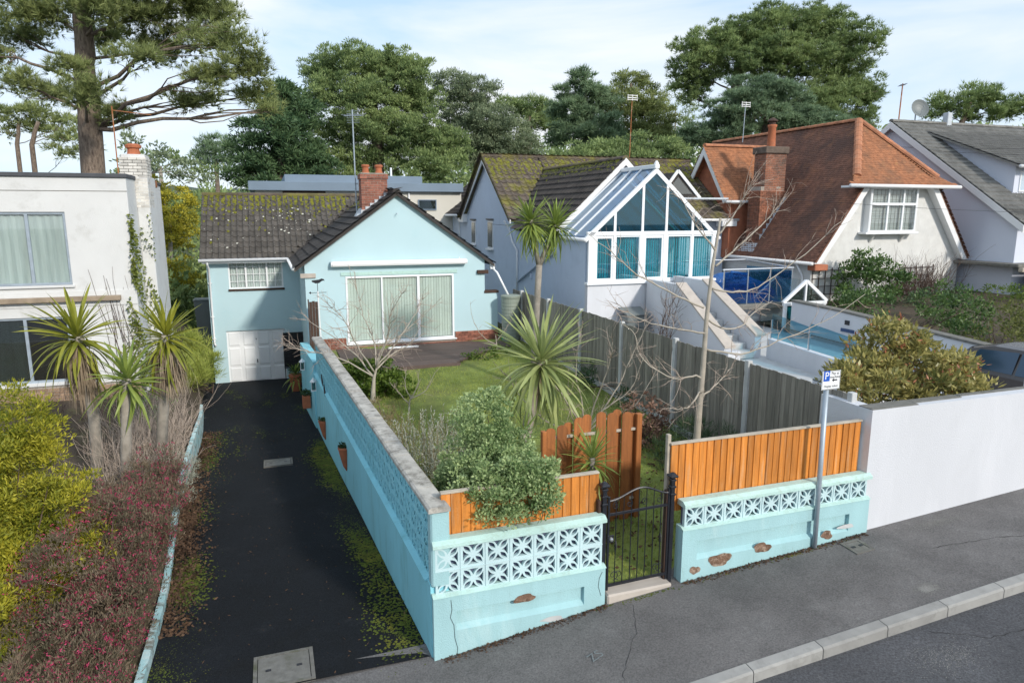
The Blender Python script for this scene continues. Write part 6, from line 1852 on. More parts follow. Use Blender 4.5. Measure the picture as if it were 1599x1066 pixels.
def big_tree(key, label, cat_group, bark, leafmat, kind, sub, per_m2, per, k, L, W, flat=.6, up=.5, shell=(.55, 1.0), nl=None, name='pine_tree'):
    els, tr, r0, r1 = TREES[key]
    g_ = {'H': 1.15, 'I': 1.2, 'J': 1.22, 'K': 1.2, 'N': 1.1, 'F': 1.1, 'Q': 1.15}.get(key, 1.0)
    els = [tuple(e[:3]) + tuple(q * g_ for q in e[3:6]) for e in els]
    base = Vector(tr[0])
    root = wthing(name, label, 'tree', base, cat_group)
    tp = [np.array(p) for p in tr]
    # smooth trunk path
    ch = []
    pts = []
    for i in range(len(tp) - 1):
        for j in range(4): pts.append(tp[i] + (tp[i + 1] - tp[i]) * j / 4 + RNG.normal(size=3) * .03)
    pts.append(tp[-1])
    rs = [r0 * (1.25 if i == 0 else 1) + (r1 - r0) * (i / (len(pts) - 1)) for i in range(len(pts))]
    wtube('trunk', [(pts, rs)], bark, root, 12)
    top = tp[-1]
    br = []
    for e in els[:nl]:
        c = np.array(e[:3])
        # leave the trunk a little below the clump
        zz = min(max(c[2] - .25 * abs(c[0] - top[0]) - .2, tp[1][2] - (tp[1][2] - tp[0][2]) * .25), top[2])
        q = pts[int(np.argmin([abs(p[2] - zz) for p in pts]))]
        d = np.linalg.norm(c - q)
        rr = r1 * .5 * min(1, .35 + d * .06)
        br.append(limb(q, c, rr, rr * .25, 7, .04, .05))
        for _ in range(5):
            t_ = c + rdir(1)[0] * np.array(e[3:6]) * .85
            br.append(limb(br[-1 - _][0][4], t_, rr * .3, rr * .08, 4, .02, .07))
    wtube('limb', br, bark, root, 5)
    C, R = clumps(els, sub, per_m2, flat, shell)
    if kind == 'pine': v, f = sprays(C, R, per, k, L, W, flat, up)
    elif kind == 'frond': v, f = foliage(C, R, per, L, W, flat, up, .55, 'leaf')
    else: v, f = foliage(C, R, per, L, W, flat, up, .7, 'leaf')
    wpart('crown', v, f, leafmat, root)
    return root

M['pine_olive'] = leaf('olive_pine_needle', (.095, .135, .045), (.42, .47, .18), .6, .3, .9)
M['pine_green'] = leaf('green_pine_needle', (.085, .145, .055), (.38, .47, .18), .6, .28, .35)
M['pine_blue'] = leaf('blue_green_needle', (.085, .150, .085), (.32, .43, .24), .6, .28, .4)
M['cypress'] = leaf('dark_cypress_frond', (.03, .075, .034), (.14, .22, .09), .6, .22, .5)
M['mimosa'] = leaf('yellow_green_leaf', (.15, .18, .03), (.68, .58, .06), .6, .35, 1.3)
M['pale_green'] = leaf('pale_green_needle', (.10, .145, .085), (.36, .42, .25), .6, .3, .4)
TREES = {
'A':([(-15.37,24.0,11.35,1.7,1.16,0.63),(-12.8,22.8,11.22,1.29,0.91,0.54),(-11.82,24.0,11.44,1.58,1.13,0.68),(-10.46,25.2,11.66,1.42,1.07,0.71),(-9.04,22.8,10.2,1.07,0.84,0.6),(-11.76,25.2,10.63,1.42,0.97,0.52),(-8.63,24.0,9.67,0.86,0.72,0.59),(-9.41,22.8,9.25,0.97,0.7,0.43),(-9.0,25.2,9.06,0.76,0.59,0.43),(-10.62,24.0,8.57,1.09,0.68,0.27),(-16.99,25.2,10.94,1.07,0.72,0.38),(-13.8,22.8,9.44,0.82,0.54,0.26),(-12.77,21.6,8.49,0.85,0.63,0.41),(-15.45,22.8,9.06,0.82,0.56,0.3),(-16.13,25.2,9.06,0.95,0.62,0.28),(-13.2,24.0,8.26,0.68,0.52,0.36),(-11.15,21.6,9.48,0.81,0.55,0.28),(-14.7,26.4,11.22,0.99,0.75,0.5),(-17.42,24.0,10.07,1.13,1.02,0.9),(-8.08,24.0,8.36,0.36,0.32,0.27),(-11.52,24.0,12.41,3.39,2.15,0.9),(-14.41,24.0,12.41,2.49,1.7,0.9)],
    [(-14.27,24.0,-1.8),(-14.1,24.0,7.85),(-14.0,24.0,9.67),(-13.99,24.0,10.66),(-13.83,24.0,12.98)],0.40,0.24),
    'B1':([(-42.39,62.0,13.0,2.22,1.69,1.17),(-40.99,63.2,12.88,2.26,1.73,1.19),(-41.22,62.0,13.53,1.75,1.28,0.82),(-39.0,62.0,11.41,1.28,0.99,0.7),(-43.63,62.0,11.94,1.17,0.88,0.58)],
    [(-42.75,62.0,-1.8),(-42.89,62.0,10.87),(-42.42,62.0,12.73)],0.22,0.14),
    'B2':([(-35.62,58.0,11.75,1.09,0.93,0.76),(-37.06,58.0,10.5,0.98,0.76,0.55),(-35.0,58.0,10.35,1.09,0.87,0.66),(-36.4,58.0,9.49,1.2,0.82,0.44)],
    [(-39.05,58.0,-1.8),(-38.87,58.0,10.5),(-38.14,58.0,12.24)],0.24,0.14),
    'C':([(-39.61,95.0,14.19,2.15,1.48,0.81),(-38.68,95.0,13.12,2.33,1.61,0.89),(-41.26,95.0,12.71,1.61,1.16,0.72),(-39.64,95.0,11.72,2.33,1.52,0.72),(-37.92,95.0,11.88,1.25,0.98,0.72)],
    [(-39.63,95.0,-1.8),(-39.49,95.0,11.47),(-39.63,95.0,13.94)],0.35,0.2),
    'D':([(-21.67,42.0,8.1,1.42,1.19,0.95),(-20.78,43.2,7.73,1.63,1.22,0.81),(-22.52,42.0,9.01,0.71,0.63,0.55),(-20.0,44.4,7.3,1.25,0.96,0.67)],
    [(-21.57,42.0,-1.8),(-21.36,42.0,7.36)],0.3,0.2),
    'E':([(-15.93,33.0,5.42,1.06,1.06,1.06),(-16.1,31.8,4.55,0.78,0.9,1.02),(-16.08,34.2,4.36,0.84,1.03,1.22),(-16.29,33.0,3.49,1.24,1.27,1.31),(-15.42,31.8,2.38,1.08,0.99,0.9),(-16.72,33.0,6.01,0.68,0.68,0.68)],
    [(-16.44,33.0,-1.0),(-16.1,33.0,4.53)],0.15,0.08),
    'F':([(-16.35,50.0,12.53,1.32,1.08,0.85),(-15.66,51.2,11.84,2.03,1.69,1.35),(-16.29,48.8,10.48,2.02,1.61,1.2),(-17.25,50.0,8.89,2.59,2.0,1.41),(-15.58,51.2,9.2,2.17,2.05,1.93),(-18.0,48.8,7.73,1.75,1.38,1.01),(-14.5,51.2,8.08,1.83,1.52,1.21),(-15.85,50.0,13.37,0.66,0.57,0.47)],
    [(-16.33,50.0,-1.8),(-16.01,50.0,10.83),(-15.92,50.0,13.79)],0.45,0.1),
    'G':([(-11.75,56.0,16.24,3.27,2.32,1.37),(-14.8,57.2,15.76,1.89,1.54,1.19),(-8.82,56.0,16.0,2.64,1.95,1.27),(-6.96,54.8,15.09,1.24,1.03,0.83),(-12.55,54.8,13.94,3.2,2.32,1.45),(-9.37,56.0,13.9,2.9,2.24,1.58),(-14.82,56.0,13.9,1.37,1.27,1.16),(-7.31,57.2,13.6,2.05,1.78,1.51),(-10.94,54.8,11.85,2.84,2.19,1.55),(-7.96,56.0,11.28,2.9,2.4,1.9),(-14.0,57.2,11.41,2.16,1.89,1.62),(-5.48,56.0,10.31,2.22,2.06,1.9),(-10.02,56.0,9.58,3.17,2.43,1.69),(-13.07,56.0,8.61,2.64,2.06,1.48),(-5.89,54.8,8.44,2.58,1.91,1.24)],
    [(-10.66,56.0,-1.8),(-10.48,56.0,10.55),(-10.82,56.0,14.84)],0.6,0.2),
    'H':([(-5.33,64.0,15.96,1.69,1.39,1.09),(-3.36,64.0,15.42,2.05,1.63,1.21),(-4.31,65.2,13.96,2.83,2.15,1.47),(-1.93,62.8,12.83,2.13,1.72,1.3),(-3.4,64.0,11.61,3.01,2.29,1.57),(-0.54,64.0,11.61,2.41,1.99,1.57),(-1.69,64.0,9.95,3.32,2.26,1.21),(0.89,64.0,10.23,2.05,1.63,1.21)],
    [(-3.16,64.0,-1.8),(-3.12,64.0,11.33),(-3.65,64.0,15.15)],0.5,0.15),
    'I':([(1.53,84.0,17.02,2.69,1.82,0.95),(3.44,85.2,16.46,1.93,1.44,0.96),(-0.34,84.0,16.73,1.9,1.42,0.95),(2.28,84.0,15.3,3.48,2.22,0.95),(4.52,84.0,15.08,1.58,1.19,0.79)],
    [(1.93,84.0,-1.8),(1.98,84.0,14.36),(1.9,84.0,16.87)],0.45,0.25),
    'J':([(6.71,66.0,16.85,1.37,0.99,0.62),(6.15,66.0,15.47,1.74,1.31,0.87),(7.46,67.2,15.09,2.15,1.58,1.01),(5.6,66.0,13.79,1.87,1.55,1.24),(7.24,64.8,12.52,2.56,2.01,1.46),(5.33,66.0,11.81,1.74,1.49,1.24),(8.29,66.0,11.24,2.24,1.68,1.12)],
    [(6.71,66.0,-1.8),(6.79,66.0,12.66),(6.81,66.0,17.57)],0.4,0.06),
    'K':([(11.43,70.0,17.27,1.71,1.32,0.92),(10.38,68.8,15.33,2.07,1.69,1.3),(12.73,70.0,15.5,1.98,1.65,1.32),(11.55,70.0,13.72,2.9,2.24,1.58),(13.97,71.2,13.56,2.28,1.95,1.61),(12.54,70.0,11.8,3.3,2.31,1.32)],
    [(11.93,70.0,-1.8),(11.71,70.0,14.32),(11.43,70.0,17.27)],0.4,0.1),
    'L':([(5.37,46.0,9.1,2.17,1.43,0.69),(7.63,46.0,9.26,1.99,1.39,0.78),(9.95,47.2,9.21,1.78,1.29,0.8),(4.15,46.0,8.7,1.3,0.87,0.43),(6.45,44.8,8.38,2.95,1.77,0.59)],
    [(7.13,46.0,-1.8),(7.03,46.0,8.98)],0.3,0.15),
    'M':([(20.68,58.0,19.26,3.61,2.62,1.64),(24.69,59.2,19.79,3.12,2.34,1.56),(17.21,58.0,18.31,3.28,2.4,1.53),(26.85,58.0,17.83,2.4,2.19,1.97),(14.19,56.8,16.87,2.35,1.87,1.39),(18.91,56.8,16.87,3.75,2.68,1.61),(23.13,58.0,16.87,3.61,2.79,1.97),(27.13,59.2,15.39,2.79,2.34,1.9),(14.82,58.0,15.43,2.19,1.64,1.09),(28.46,58.0,14.21,1.53,1.26,0.98),(24.4,56.8,13.54,3.21,2.41,1.61),(27.9,58.0,11.99,1.86,1.69,1.53),(14.12,58.0,14.21,1.31,1.04,0.76)],
    [(19.29,58.0,-1.8),(18.36,58.0,11.75),(17.9,58.0,15.18),(18.26,58.0,17.59)],0.65,0.35),
    'N':([(16.78,50.0,13.37,2.36,1.6,0.85),(15.15,48.8,12.15,2.02,1.43,0.83),(18.81,51.2,12.93,2.32,1.64,0.96),(16.68,50.0,11.47,3.01,1.93,0.85),(19.58,50.0,11.26,2.83,1.93,1.04),(14.73,50.0,10.61,2.36,1.55,0.75),(21.86,50.0,10.61,2.36,1.65,0.94),(12.97,50.0,10.18,1.6,1.13,0.66)],
    [(18.0,50.0,-1.8),(17.61,50.0,10.83),(17.22,50.0,13.37)],0.4,0.12),
    'O':([(56.21,92.0,18.77,2.95,2.08,1.21),(58.94,92.0,19.7,2.95,1.99,1.04),(61.96,92.0,18.38,3.12,2.17,1.21),(64.45,92.0,17.99,2.08,1.65,1.21),(54.31,92.0,17.6,2.08,1.47,0.87),(60.05,92.0,17.37,3.81,2.43,1.04)],
    [(58.26,92.0,-1.8),(57.23,92.0,15.64),(58.24,92.0,18.77)],0.5,0.25),
    'Q':([(17.29,75.0,16.25,1.84,1.84,1.84),(16.37,75.0,14.33,2.4,2.12,1.84),(18.4,75.0,13.69,2.12,1.91,1.7)],
    [(17.32,75.0,-1.8),(16.98,75.0,15.61)],0.3,0.05),
    'R':([(-23.67,48.0,8.74,1.36,1.04,0.72),(-26.1,49.2,8.1,1.67,1.25,0.83),(-22.0,48.0,8.02,1.54,1.09,0.63),(-21.26,49.2,7.67,1.21,0.88,0.56)],
    [(-24.0,48.0,-1.8),(-23.72,48.0,8.11)],0.25,0.12),
    }
GT_ = 'tall trees on the skyline behind the houses'
big_tree('A', 'huge spreading pine with thick bare trunk behind the flat-roofed white house', None, M['bark'], M['pine_olive'], 'pine', .40, 3.3, 15, 15, .25, .020, .75, .55, shell=(.1, 1.05))
big_tree('B1', 'small far pine with thin leaning trunk at the left edge', GT_, M['bark'], M['pine_olive'], 'pine', .8, .5, 22, 5, .5, .07, .6, .5)
big_tree('B2', 'sparse far pine partly behind the huge pine trunk', GT_, M['bark'], M['pine_olive'], 'pine', .7, .5, 20, 5, .5, .07, .6, .5)
big_tree('C', 'small far pine with layered flat crown left of the dark cypress', GT_, M['bark'], M['pine_blue'], 'pine', 1.0, .35, 26, 5, .7, .1, .5, .5)
big_tree('R', 'low mixed shrubby tree behind the chimney of the flat-roofed house', GT_, M['bark_grey'], M['pine_green'], 'leaf', .6, .5, 45, 1, .28, .13, name='garden_tree')
big_tree('D', 'loose olive bush tree above the yellow mimosa', GT_, M['bark_grey'], M['pale_green'], 'leaf', .55, .5, 45, 1, .26, .11, name='garden_tree')
big_tree('E', 'yellow-green mimosa tree between the white house and the garage wing', GT_, M['bark_grey'], M['mimosa'], 'leaf', .34, 2.4, 110, 1, .13, .06, .7, .4, name='mimosa_tree')
big_tree('F', 'very dark spreading cypress left of the largest tree', GT_, M['bark'], M['cypress'], 'frond', .70, .9, 160, 1, .34, .085, .45, .15, name='cypress_tree')
big_tree('G', 'broad domed dark green tree directly behind the bungalow', GT_, M['bark'], M['pine_green'], 'frond', .50, 1.7, 125, 1, .24, .065, .7, .8, shell=(.3, 1.08), name='conifer_tree')
big_tree('H', 'paler green tree just right of the broad domed tree', GT_, M['bark'], M['pale_green'], 'frond', .52, 1.4, 100, 1, .26, .07, .65, .6, name='conifer_tree')
big_tree('I', 'distant flat-topped pine above the mossy roof', GT_, M['bark'], M['pine_green'], 'pine', .9, .4, 26, 5, .6, .09, .55, .6)
big_tree('J', 'spiky blue-green pine with pointed leader in the middle of the skyline', GT_, M['bark'], M['pine_blue'], 'pine', .7, .6, 40, 6, .5, .07, .45, .4)
big_tree('K', 'olive bushy conifer beside the spiky pine', GT_, M['bark'], M['pine_olive'], 'frond', .52, 1.3, 95, 1, .26, .07, .7, .7, name='conifer_tree')
big_tree('L', 'low dark cedar just above the mossy ridge', GT_, M['bark'], M['pine_green'], 'frond', .55, 1.0, 120, 1, .24, .06, .4, .2, name='cedar_tree')
big_tree('Q', 'thin grey tree left of the great umbrella pine', GT_, M['bark_grey'], M['pine_green'], 'pine', .6, .25, 16, 4, .5, .06, .7, .5)
big_tree('M', 'great umbrella pine rising above the clay-tiled house', GT_, M['bark'], M['pine_green'], 'pine', .50, 1.8, 30, 6, .32, .048, .65, .8, shell=(.3, 1.08))
big_tree('N', 'layered blue-green pine in front of the great umbrella pine', GT_, M['bark'], M['pine_blue'], 'pine', .46, 1.8, 30, 6, .30, .045, .45, .5)
big_tree('O', 'flat-topped far pine above the lilac house roof', GT_, M['bark'], M['pine_green'], 'pine', .95, .4, 26, 5, .65, .1, .5, .6)

# far belt of woodland that reads as one mass
n = 4600
x = RNG.uniform(-190, 210, n); y = RNG.uniform(115, 170, n)
hgt = np.interp(x, [-190, -80, -45, -30, 10, 60, 110, 210], [7.5, 7.5, 8.5, 11, 18, 20, 17, 11])
C = np.stack([x, y, RNG.uniform(-1, 1, n) * .5 + hgt * np.sqrt(RNG.random(n))], 1)
v, f = foliage(C, np.full(n, 1.9) * RNG.uniform(.7, 1.3, n), 26, .95, .4, .7, .5)
wd = wobj('woodland', npmesh('woodland', v, f, 4, M['pine_green']), (0, 0, 0))
tag(wd, 'far belt of dark green woodland closing the skyline', 'woodland', kind='stuff')
# middle-distance hedges and garden growth between the houses
def mass(name, label, boxes, sub, n, per, L, W, mat):
    Cs = []
    for (x0, x1, y0, y1, z0, z1) in boxes:
        Cs.append(np.stack([RNG.uniform(x0, x1, n), RNG.uniform(y0, y1, n), RNG.uniform(z0, z1, n)], 1))
    C = np.concatenate(Cs); R = sub * RNG.uniform(.6, 1.3, len(C))
    v, f = foliage(C, R, per, L, W, .8, .4)
    o = wobj(name, npmesh(name, v, f, 4, mat), (0, 0, 0)); tag(o, label, 'hedge', kind='stuff')
mass('hedge', 'dense mixed garden growth filling the gaps behind the houses', [(-34, -16, 40, 50, -1.5, 4.5), (-12, 10, 50, 60, -1, 7.5), (10, 36, 52, 60, -1, 9.5), (-22, -14.5, 27, 36, -1.5, 2.6)], 1.0, 260, 40, .35, .16, M['pine_green'])
# ------------------------------------------------------------------ garden plants (plot coordinates through Wn)
def Wn(s, t, z): return np.array(PL(s, t, z))
def els_w(L): return [tuple(Wn(e[0], e[1], e[2])) + tuple(e[3:6]) for e in L]

M['golden'] = leaf('golden_conifer_frond', (.11, .15, .015), (.56, .50, .05), .6, .35, 1.6)
M['olive_shrub'] = leaf('olive_shrub_leaf', (.05, .075, .02), (.24, .25, .07), .6, .3, 1.6)  # olive leaf tone of the scrubby forecourt shrub
M['heather'] = leaf('grey_pink_heather_leaf', (.085, .08, .045), (.27, .20, .14), .7, .3, 2.0)
M['pink'] = leaf('crimson_flower', (.32, .02, .08), (.68, .08, .20), .6, .3, 3)
M['pitto'] = leaf('variegated_grey_green_leaf', (.11, .20, .065), (.52, .62, .30), .5, .3, 2.2)
M['shrub'] = leaf('bright_shrub_leaf', (.035, .085, .012), (.20, .28, .05), .45, .35, 2)
M['silver'] = leaf('silver_grey_leaf', (.24, .26, .20), (.58, .60, .50), .7, .3, 2)
M['drygrass'] = leaf('straw_stem', (.20, .16, .085), (.42, .35, .20), .8, .3, 2)
M['photinia'] = leaf('photinia_leaf', (.11, .13, .04), (.56, .48, .17), .4, .35, 1.8)
M['photinia_red'] = leaf('copper_young_leaf', (.30, .10, .05), (.58, .26, .13), .45, .3, 2)
M['evergreen'] = leaf('glossy_evergreen_leaf', (0.022, 0.067, 0.019), (0.160, 0.248, 0.072), .4, .25, 1.2)
M['rosemary'] = leaf('dark_needle_leaf', (0.030, 0.068, 0.033), (0.105, 0.165, 0.075), .6, .25, 2)
M['hydrangea'] = leaf('dried_flower_head', (.18, .10, .075), (.46, .29, .21), .9, .25, 3)
M['grass'] = leaf('lawn_grass', (.20, .27, .04), (.55, .58, .15), .6, .35, .8)
M['litter'] = leaf('dead_leaf', (.045, .026, .017), (.17, .10, .06), .9, .2, 3)
M['ivy'] = leaf('ivy_leaf', (.07, .11, .02), (.30, .33, .07), .5, .3, 3)
M['cord_y'] = leaf('yellow_edged_cordyline_leaf', (.10, .14, .018), (.46, .44, .06), .42, .3, 2)
M['cord_g'] = leaf('grey_green_cordyline_leaf', (.18, .25, .08), (.54, .58, .25), .42, .3, 2)
M['cord_d'] = leaf('green_cordyline_leaf', (.10, .17, .035), (.36, .43, .10), .42, .3, 2)

def shrub(name, label, base, els, mat, sub, per_m2, per, L, W, flat=.8, up=.4, stems=8, stem_mat=None, group=None, shell=(.6, 1.0), extra=None, mode='leaf', cat='shrub'):
    root = wthing(name, label, cat, Vector(Wn(*base)), group)
    E_ = els_w(els)
    C, R = clumps(E_, sub, per_m2, flat, shell)
    v, f = foliage(C, R, per, L, W, flat, up, .75, mode)
    wpart('foliage', v, f, mat, root)
    if extra:
        m2, n2, L2, W2 = extra
        idx = RNG.choice(len(C), n2)
        d = rdir(n2); d[:, 2] = np.abs(d[:, 2])
        P = C[idx] + d * R[idx][:, None] * RNG.uniform(.8, 1.15, (n2, 1))
        k = 5
        P2 = np.repeat(P, k, 0) + RNG.normal(size=(n2 * k, 3)) * L2 * .5
        v, f = leaves(P2, unit(rdir(n2 * k) + np.array([0, 0, .5])), L2 * RNG.uniform(.6, 1.3, n2 * k), W2)
        wpart('flowers', v, f, m2, root)['kind'] = 'stuff'
    b = Wn(*base); ch = []
    for i in range(stems):
        e = E_[i % len(E_)]
        tip = np.array(e[:3]) + rdir(1)[0] * np.array(e[3:6]) * .8
        ch.append(limb(b + np.array([RNG.normal() * .06, RNG.normal() * .06, -.05]), tip, .018, .004, 5, .03, .05))
    wtube('stem', ch, stem_mat or M['twig_dark'], root, 5)
    return root

# golden conifer in the left foreground
shrub('golden_conifer', 'big golden-yellow conifer at the left edge beside the pavement', (-4.95, 2.1, .1),
      [(-4.75, 2.2, 1.0, .95, .95, .9), (-4.7, 2.2, 1.9, .72, .75, .75), (-4.62, 2.25, 2.55, .40, .42, .50), (-5.4, 1.8, 1.2, .9, .8, 1.0), (-5.0, 1.2, .8, .7, .6, .7), (-5.5, 2.6, 2.0, .8, .7, .8)],
      M['golden'], .17, 14, 120, .058, .018, .9, .7, shell=(.35, 1.0))
# heather-like shrub with crimson flowers
shrub('flowering_shrub', 'pinkish-brown shrub full of crimson flowers beside the worn low wall', (-3.75, 2.2, .05),
      [(-3.62, 4.4, .80, .42, .60, .72), (-3.80, 3.4, .72, .50, .60, .66), (-3.85, 2.3, .95, .46, .60, .80), (-3.68, 1.3, .55, .40, .50, .55), (-4.25, 1.3, .85, .5, .55, .72), (-4.15, 3.0, .9, .45, .5, .75), (-4.15, .4, .48, .55, .45, .48), (-3.85, .1, .32, .4, .35, .35), (-3.52, 4.8, .60, .30, .5, .52), (-3.52, 3.4, .55, .30, .55, .50), (-3.55, 1.9, .50, .30, .55, .46), (-3.60, .9, .34, .26, .45, .34), (-3.58, .2, .26, .24, .40, .28)],
      M['heather'], .14, 17, 85, .05, .012, 1.1, 1.3, stems=70, extra=(M['pink'], 2900, .030, .012), shell=(.45, 1.0))
# dry twiggy mass further down
def twigs(name, label, base, n, box, h, r, mat, cat='shrub', lean=.35, fork=3, group=None):
    root = wthing(name, label, cat, Vector(Wn(*base)), group)
    ch = []
    for i in range(n):
        s, t = RNG.uniform(box[0], box[1]), RNG.uniform(box[2], box[3])
        a = Wn(s, t, base[2] - .05); hh = h * RNG.uniform(.5, 1.1)
        tip = a + np.array([RNG.normal() * lean * hh, RNG.normal() * lean * hh, hh])
        m = limb(a, tip, r, r * .35, 5, .0, .07); ch.append(m)
        for k in range(fork):
            j = RNG.integers(1, 5); q = m[0][j]
            ch.append(limb(q, q + unit(tip - a) * hh * .35 + RNG.normal(size=3) * hh * .16, r * .5, r * .2, 3, 0, .08))
    wtube('twig', ch, mat, root, 4)['kind'] = 'stuff'
    return root
twigs('twiggy_shrub', 'pale leafless twiggy shrub under the palms beside the driveway', (-4.0, 6.6, .3), 260, (-4.7, -3.55, 4.8, 9.0), 1.25, .006, M['twig'], lean=.32, fork=4)
twigs('twiggy_shrub', 'reddish leafless twigs in front of the white house window', (-6.0, 9.0, .4), 90, (-6.8, -4.8, 7.5, 10.8), .95, .006, M['twig_dark'], lean=.4, fork=4)
shrub('low_shrub', 'pale grey-green shrub spilling over the low turquoise wall', (-3.5, 6.3, .1), [(-3.48, 6.0, .45, .22, .7, .35), (-3.42, 5.3, .3, .2, .45, .25)], M['silver'], .10, 18, 26, .06, .010, .9, .9, stems=14)
shrub('low_shrub', 'soft grassy green shrub left of the garage door', (-3.75, 16.5, -.6), [(-3.95, 16.5, .15, .45, .9, .6), (-4.2, 15.2, .35, .5, .9, .5), (-4.5, 17.5, .5, .6, .9, .7)], M['grass'], .22, 7, 60, .22, .016, .9, .9)
shrub('low_shrub', 'dark green shrub below the white house window', (-5.2, 10.8, .4), [(-5.2, 10.9, .75, .5, .4, .4), (-4.6, 10.4, .6, .4, .5, .35)], M['evergreen'], .15, 9, 30, .07, .03)
# variegated evergreen behind the front fence
shrub('variegated_shrub', 'rounded conical variegated grey-green shrub spilling over the short orange fence', (1.0, 1.0, .4),
      [(.80, .95, 1.15, .80, .70, .62), (.78, .85, 1.60, .74, .60, .50), (.76, .90, 2.00, .60, .52, .46), (.76, .95, 2.42, .40, .38, .46), (1.20, .62, 1.55, .46, .42, .45), (1.02, .40, 1.90, .48, .38, .38), (.66, .42, 1.85, .52, .38, .40), (.86, -.03, 1.80, .44, .22, .30), (.62, -.02, 1.82, .34, .20, .26), (1.08, .0, 1.86, .32, .20, .26), (.86, .16, 2.04, .52, .30, .28), (.42, .95, 1.15, .50, .52, .52), (.45, .55, 1.50, .42, .40, .42)],
      M['pitto'], .12, 20, 110, .044, .026, .9, .45, shell=(.7, 1.02))
# leafy bush under the cherry
shrub('leafy_bush', 'bright green leafy bush under the bare cherry tree', (.6, 9.4, .6), [(.55, 9.6, 1.0, .65, .6, .5), (1.0, 9.2, .85, .45, .45, .4), (.1, 10.2, 1.0, .5, .6, .45)], M['shrub'], .16, 12, 60, .085, .05)
# silver lavender
def spikes(name, label, base, n, box, h, mat, mat2):
    root = wthing(name, label, 'shrub', Vector(Wn(*base)))
    ch, P, D = [], [], []
    for i in range(n):
        s, t = RNG.uniform(box[0], box[1]), RNG.uniform(box[2], box[3])
        a = Wn(s, t, base[2]); c = Wn((box[0] + box[1]) / 2, (box[2] + box[3]) / 2, base[2])
        hh = h * RNG.uniform(.6, 1.1); tip = a + (a - c) * .35 + np.array([RNG.normal() * .06, RNG.normal() * .06, hh])
        m = limb(a, tip, .005, .003, 4, 0, .05); ch.append(m)
        for u in np.linspace(.35, 1, 26):
            q = a + (tip - a) * u
            P.append(q); D.append(unit((tip - a) / hh * 1.1 + RNG.normal(size=3) * .6))
    wtube('stem', ch, mat2, root, 4)
    v, f = leaves(np.array(P), np.array(D), RNG.uniform(.04, .08, len(P)), .018)
    wpart('foliage', v, f, mat, root)
spikes('lavender_bush', 'tall silver-grey lavender bush inside the side wall', (.75, 4.0, .5), 190, (.15, 1.25, 3.0, 5.0), .95, M['silver'], M['drygrass'])
twigs('dry_shrub', 'straw-coloured dry shrub beside the side wall coping', (.35, 6.6, .58), 90, (.0, .8, 5.4, 7.8), .55, .006, M['drygrass'], fork=4)
shrub('low_shrub', 'low olive shrub between the cherry and the lavender', (.3, 7.2, .58), [(.25, 7.4, .85, .4, .6, .3), (.2, 5.8, .75, .35, .5, .25)], M['drygrass'], .12, 10, 26, .06, .02)
# dried hydrangea, rosemary by the grey fence
shrub('hydrangea_bush', 'rusty brown dried hydrangea bush against the grey fence', (5.2, 4.6, .5), [(5.25, 4.6, 1.05, .50, .50, .50), (5.0, 4.3, .8, .4, .35, .35), (5.6, 4.8, .85, .35, .4, .4)], M['hydrangea'], .11, 9, 26, .07, .04, stems=26)
shrub('rosemary_bush', 'dark feathery evergreen bush at the foot of the bare sapling', (5.6, 3.2, .5), [(5.55, 3.5, .85, .45, .65, .5), (5.75, 2.7, .8, .4, .5, .45), (5.0, 3.4, .65, .4, .45, .3)], M['rosemary'], .16, 9, 50, .14, .010, .9, .9, stems=20)
shrub('low_shrub', 'low dark greenery along the foot of the grey fence', (5.9, 9, .6), [(5.95, 6.5, .8, .22, 1.0, .35), (5.95, 8.8, .85, .25, 1.1, .4), (5.9, 11.5, .95, .25, 1.2, .35)], M['rosemary'], .14, 7, 26, .09, .03)
shrub('low_shrub', 'patch of leafy weeds at the corner of the dark deck', (4.3, 12.6, .75), [(4.2, 12.4, .85, .6, .35, .16), (4.9, 13.0, .85, .35, .3, .14)], M['shrub'], .10, 10, 24, .07, .04)
# photinia above the white street wall
shrub('photinia_bush', 'wide photinia bush with copper young leaves above the white street wall', (8.0, 1.2, .9),
      [(8.0, 1.25, 2.55, 1.05, .7, .55), (8.9, 1.3, 2.35, .8, .6, .42), (7.2, 1.1, 2.45, .65, .5, .42), (7.9, 1.3, 3.0, .55, .45, .38), (9.45, 1.2, 2.2, .45, .4, .3), (6.8, .85, 2.55, .4, .35, .3), (8.3, .75, 2.2, .9, .35, .25)],
      M['photinia'], .17, 11, 48, .105, .040, .8, .5, shell=(.55, 1.05), stems=24, extra=(M['photinia_red'], 130, .085, .03))
# evergreens in front of the roughcast house
shrub('evergreen_bush', 'large glossy dark evergreen bush against the roughcast gable', (20.6, 13.8, 1.2), [(20.4, 13.9, 2.2, 1.25, .9, 1.0), (20.0, 13.7, 3.0, .8, .6, .65), (21.4, 13.8, 2.3, .9, .8, .7), (19.3, 13.6, 1.7, .6, .6, .6)], M['evergreen'], .30, 3.2, 46, .13, .075)
shrub('evergreen_bush', 'low clipped dark hedge bush right of the large evergreen', (22.6, 12.6, 1.1), [(22.0, 12.4, 1.55, 1.2, .7, .6), (23.2, 12.2, 1.4, .8, .7, .5)], M['rosemary'], .26, 3.5, 46, .09, .05)
shrub('evergreen_bush', 'loose olive shrub above the forecourt wall near the right edge', (25.0, 11.5, 1.1), [(24.9, 11.6, 1.75, 1.0, .8, .65), (26.4, 11.4, 1.75, 1.1, .8, .65), (27.8, 11.2, 1.5, 1.1, .8, .6)], M['shrub'], .3, 2.4, 34, .10, .05)
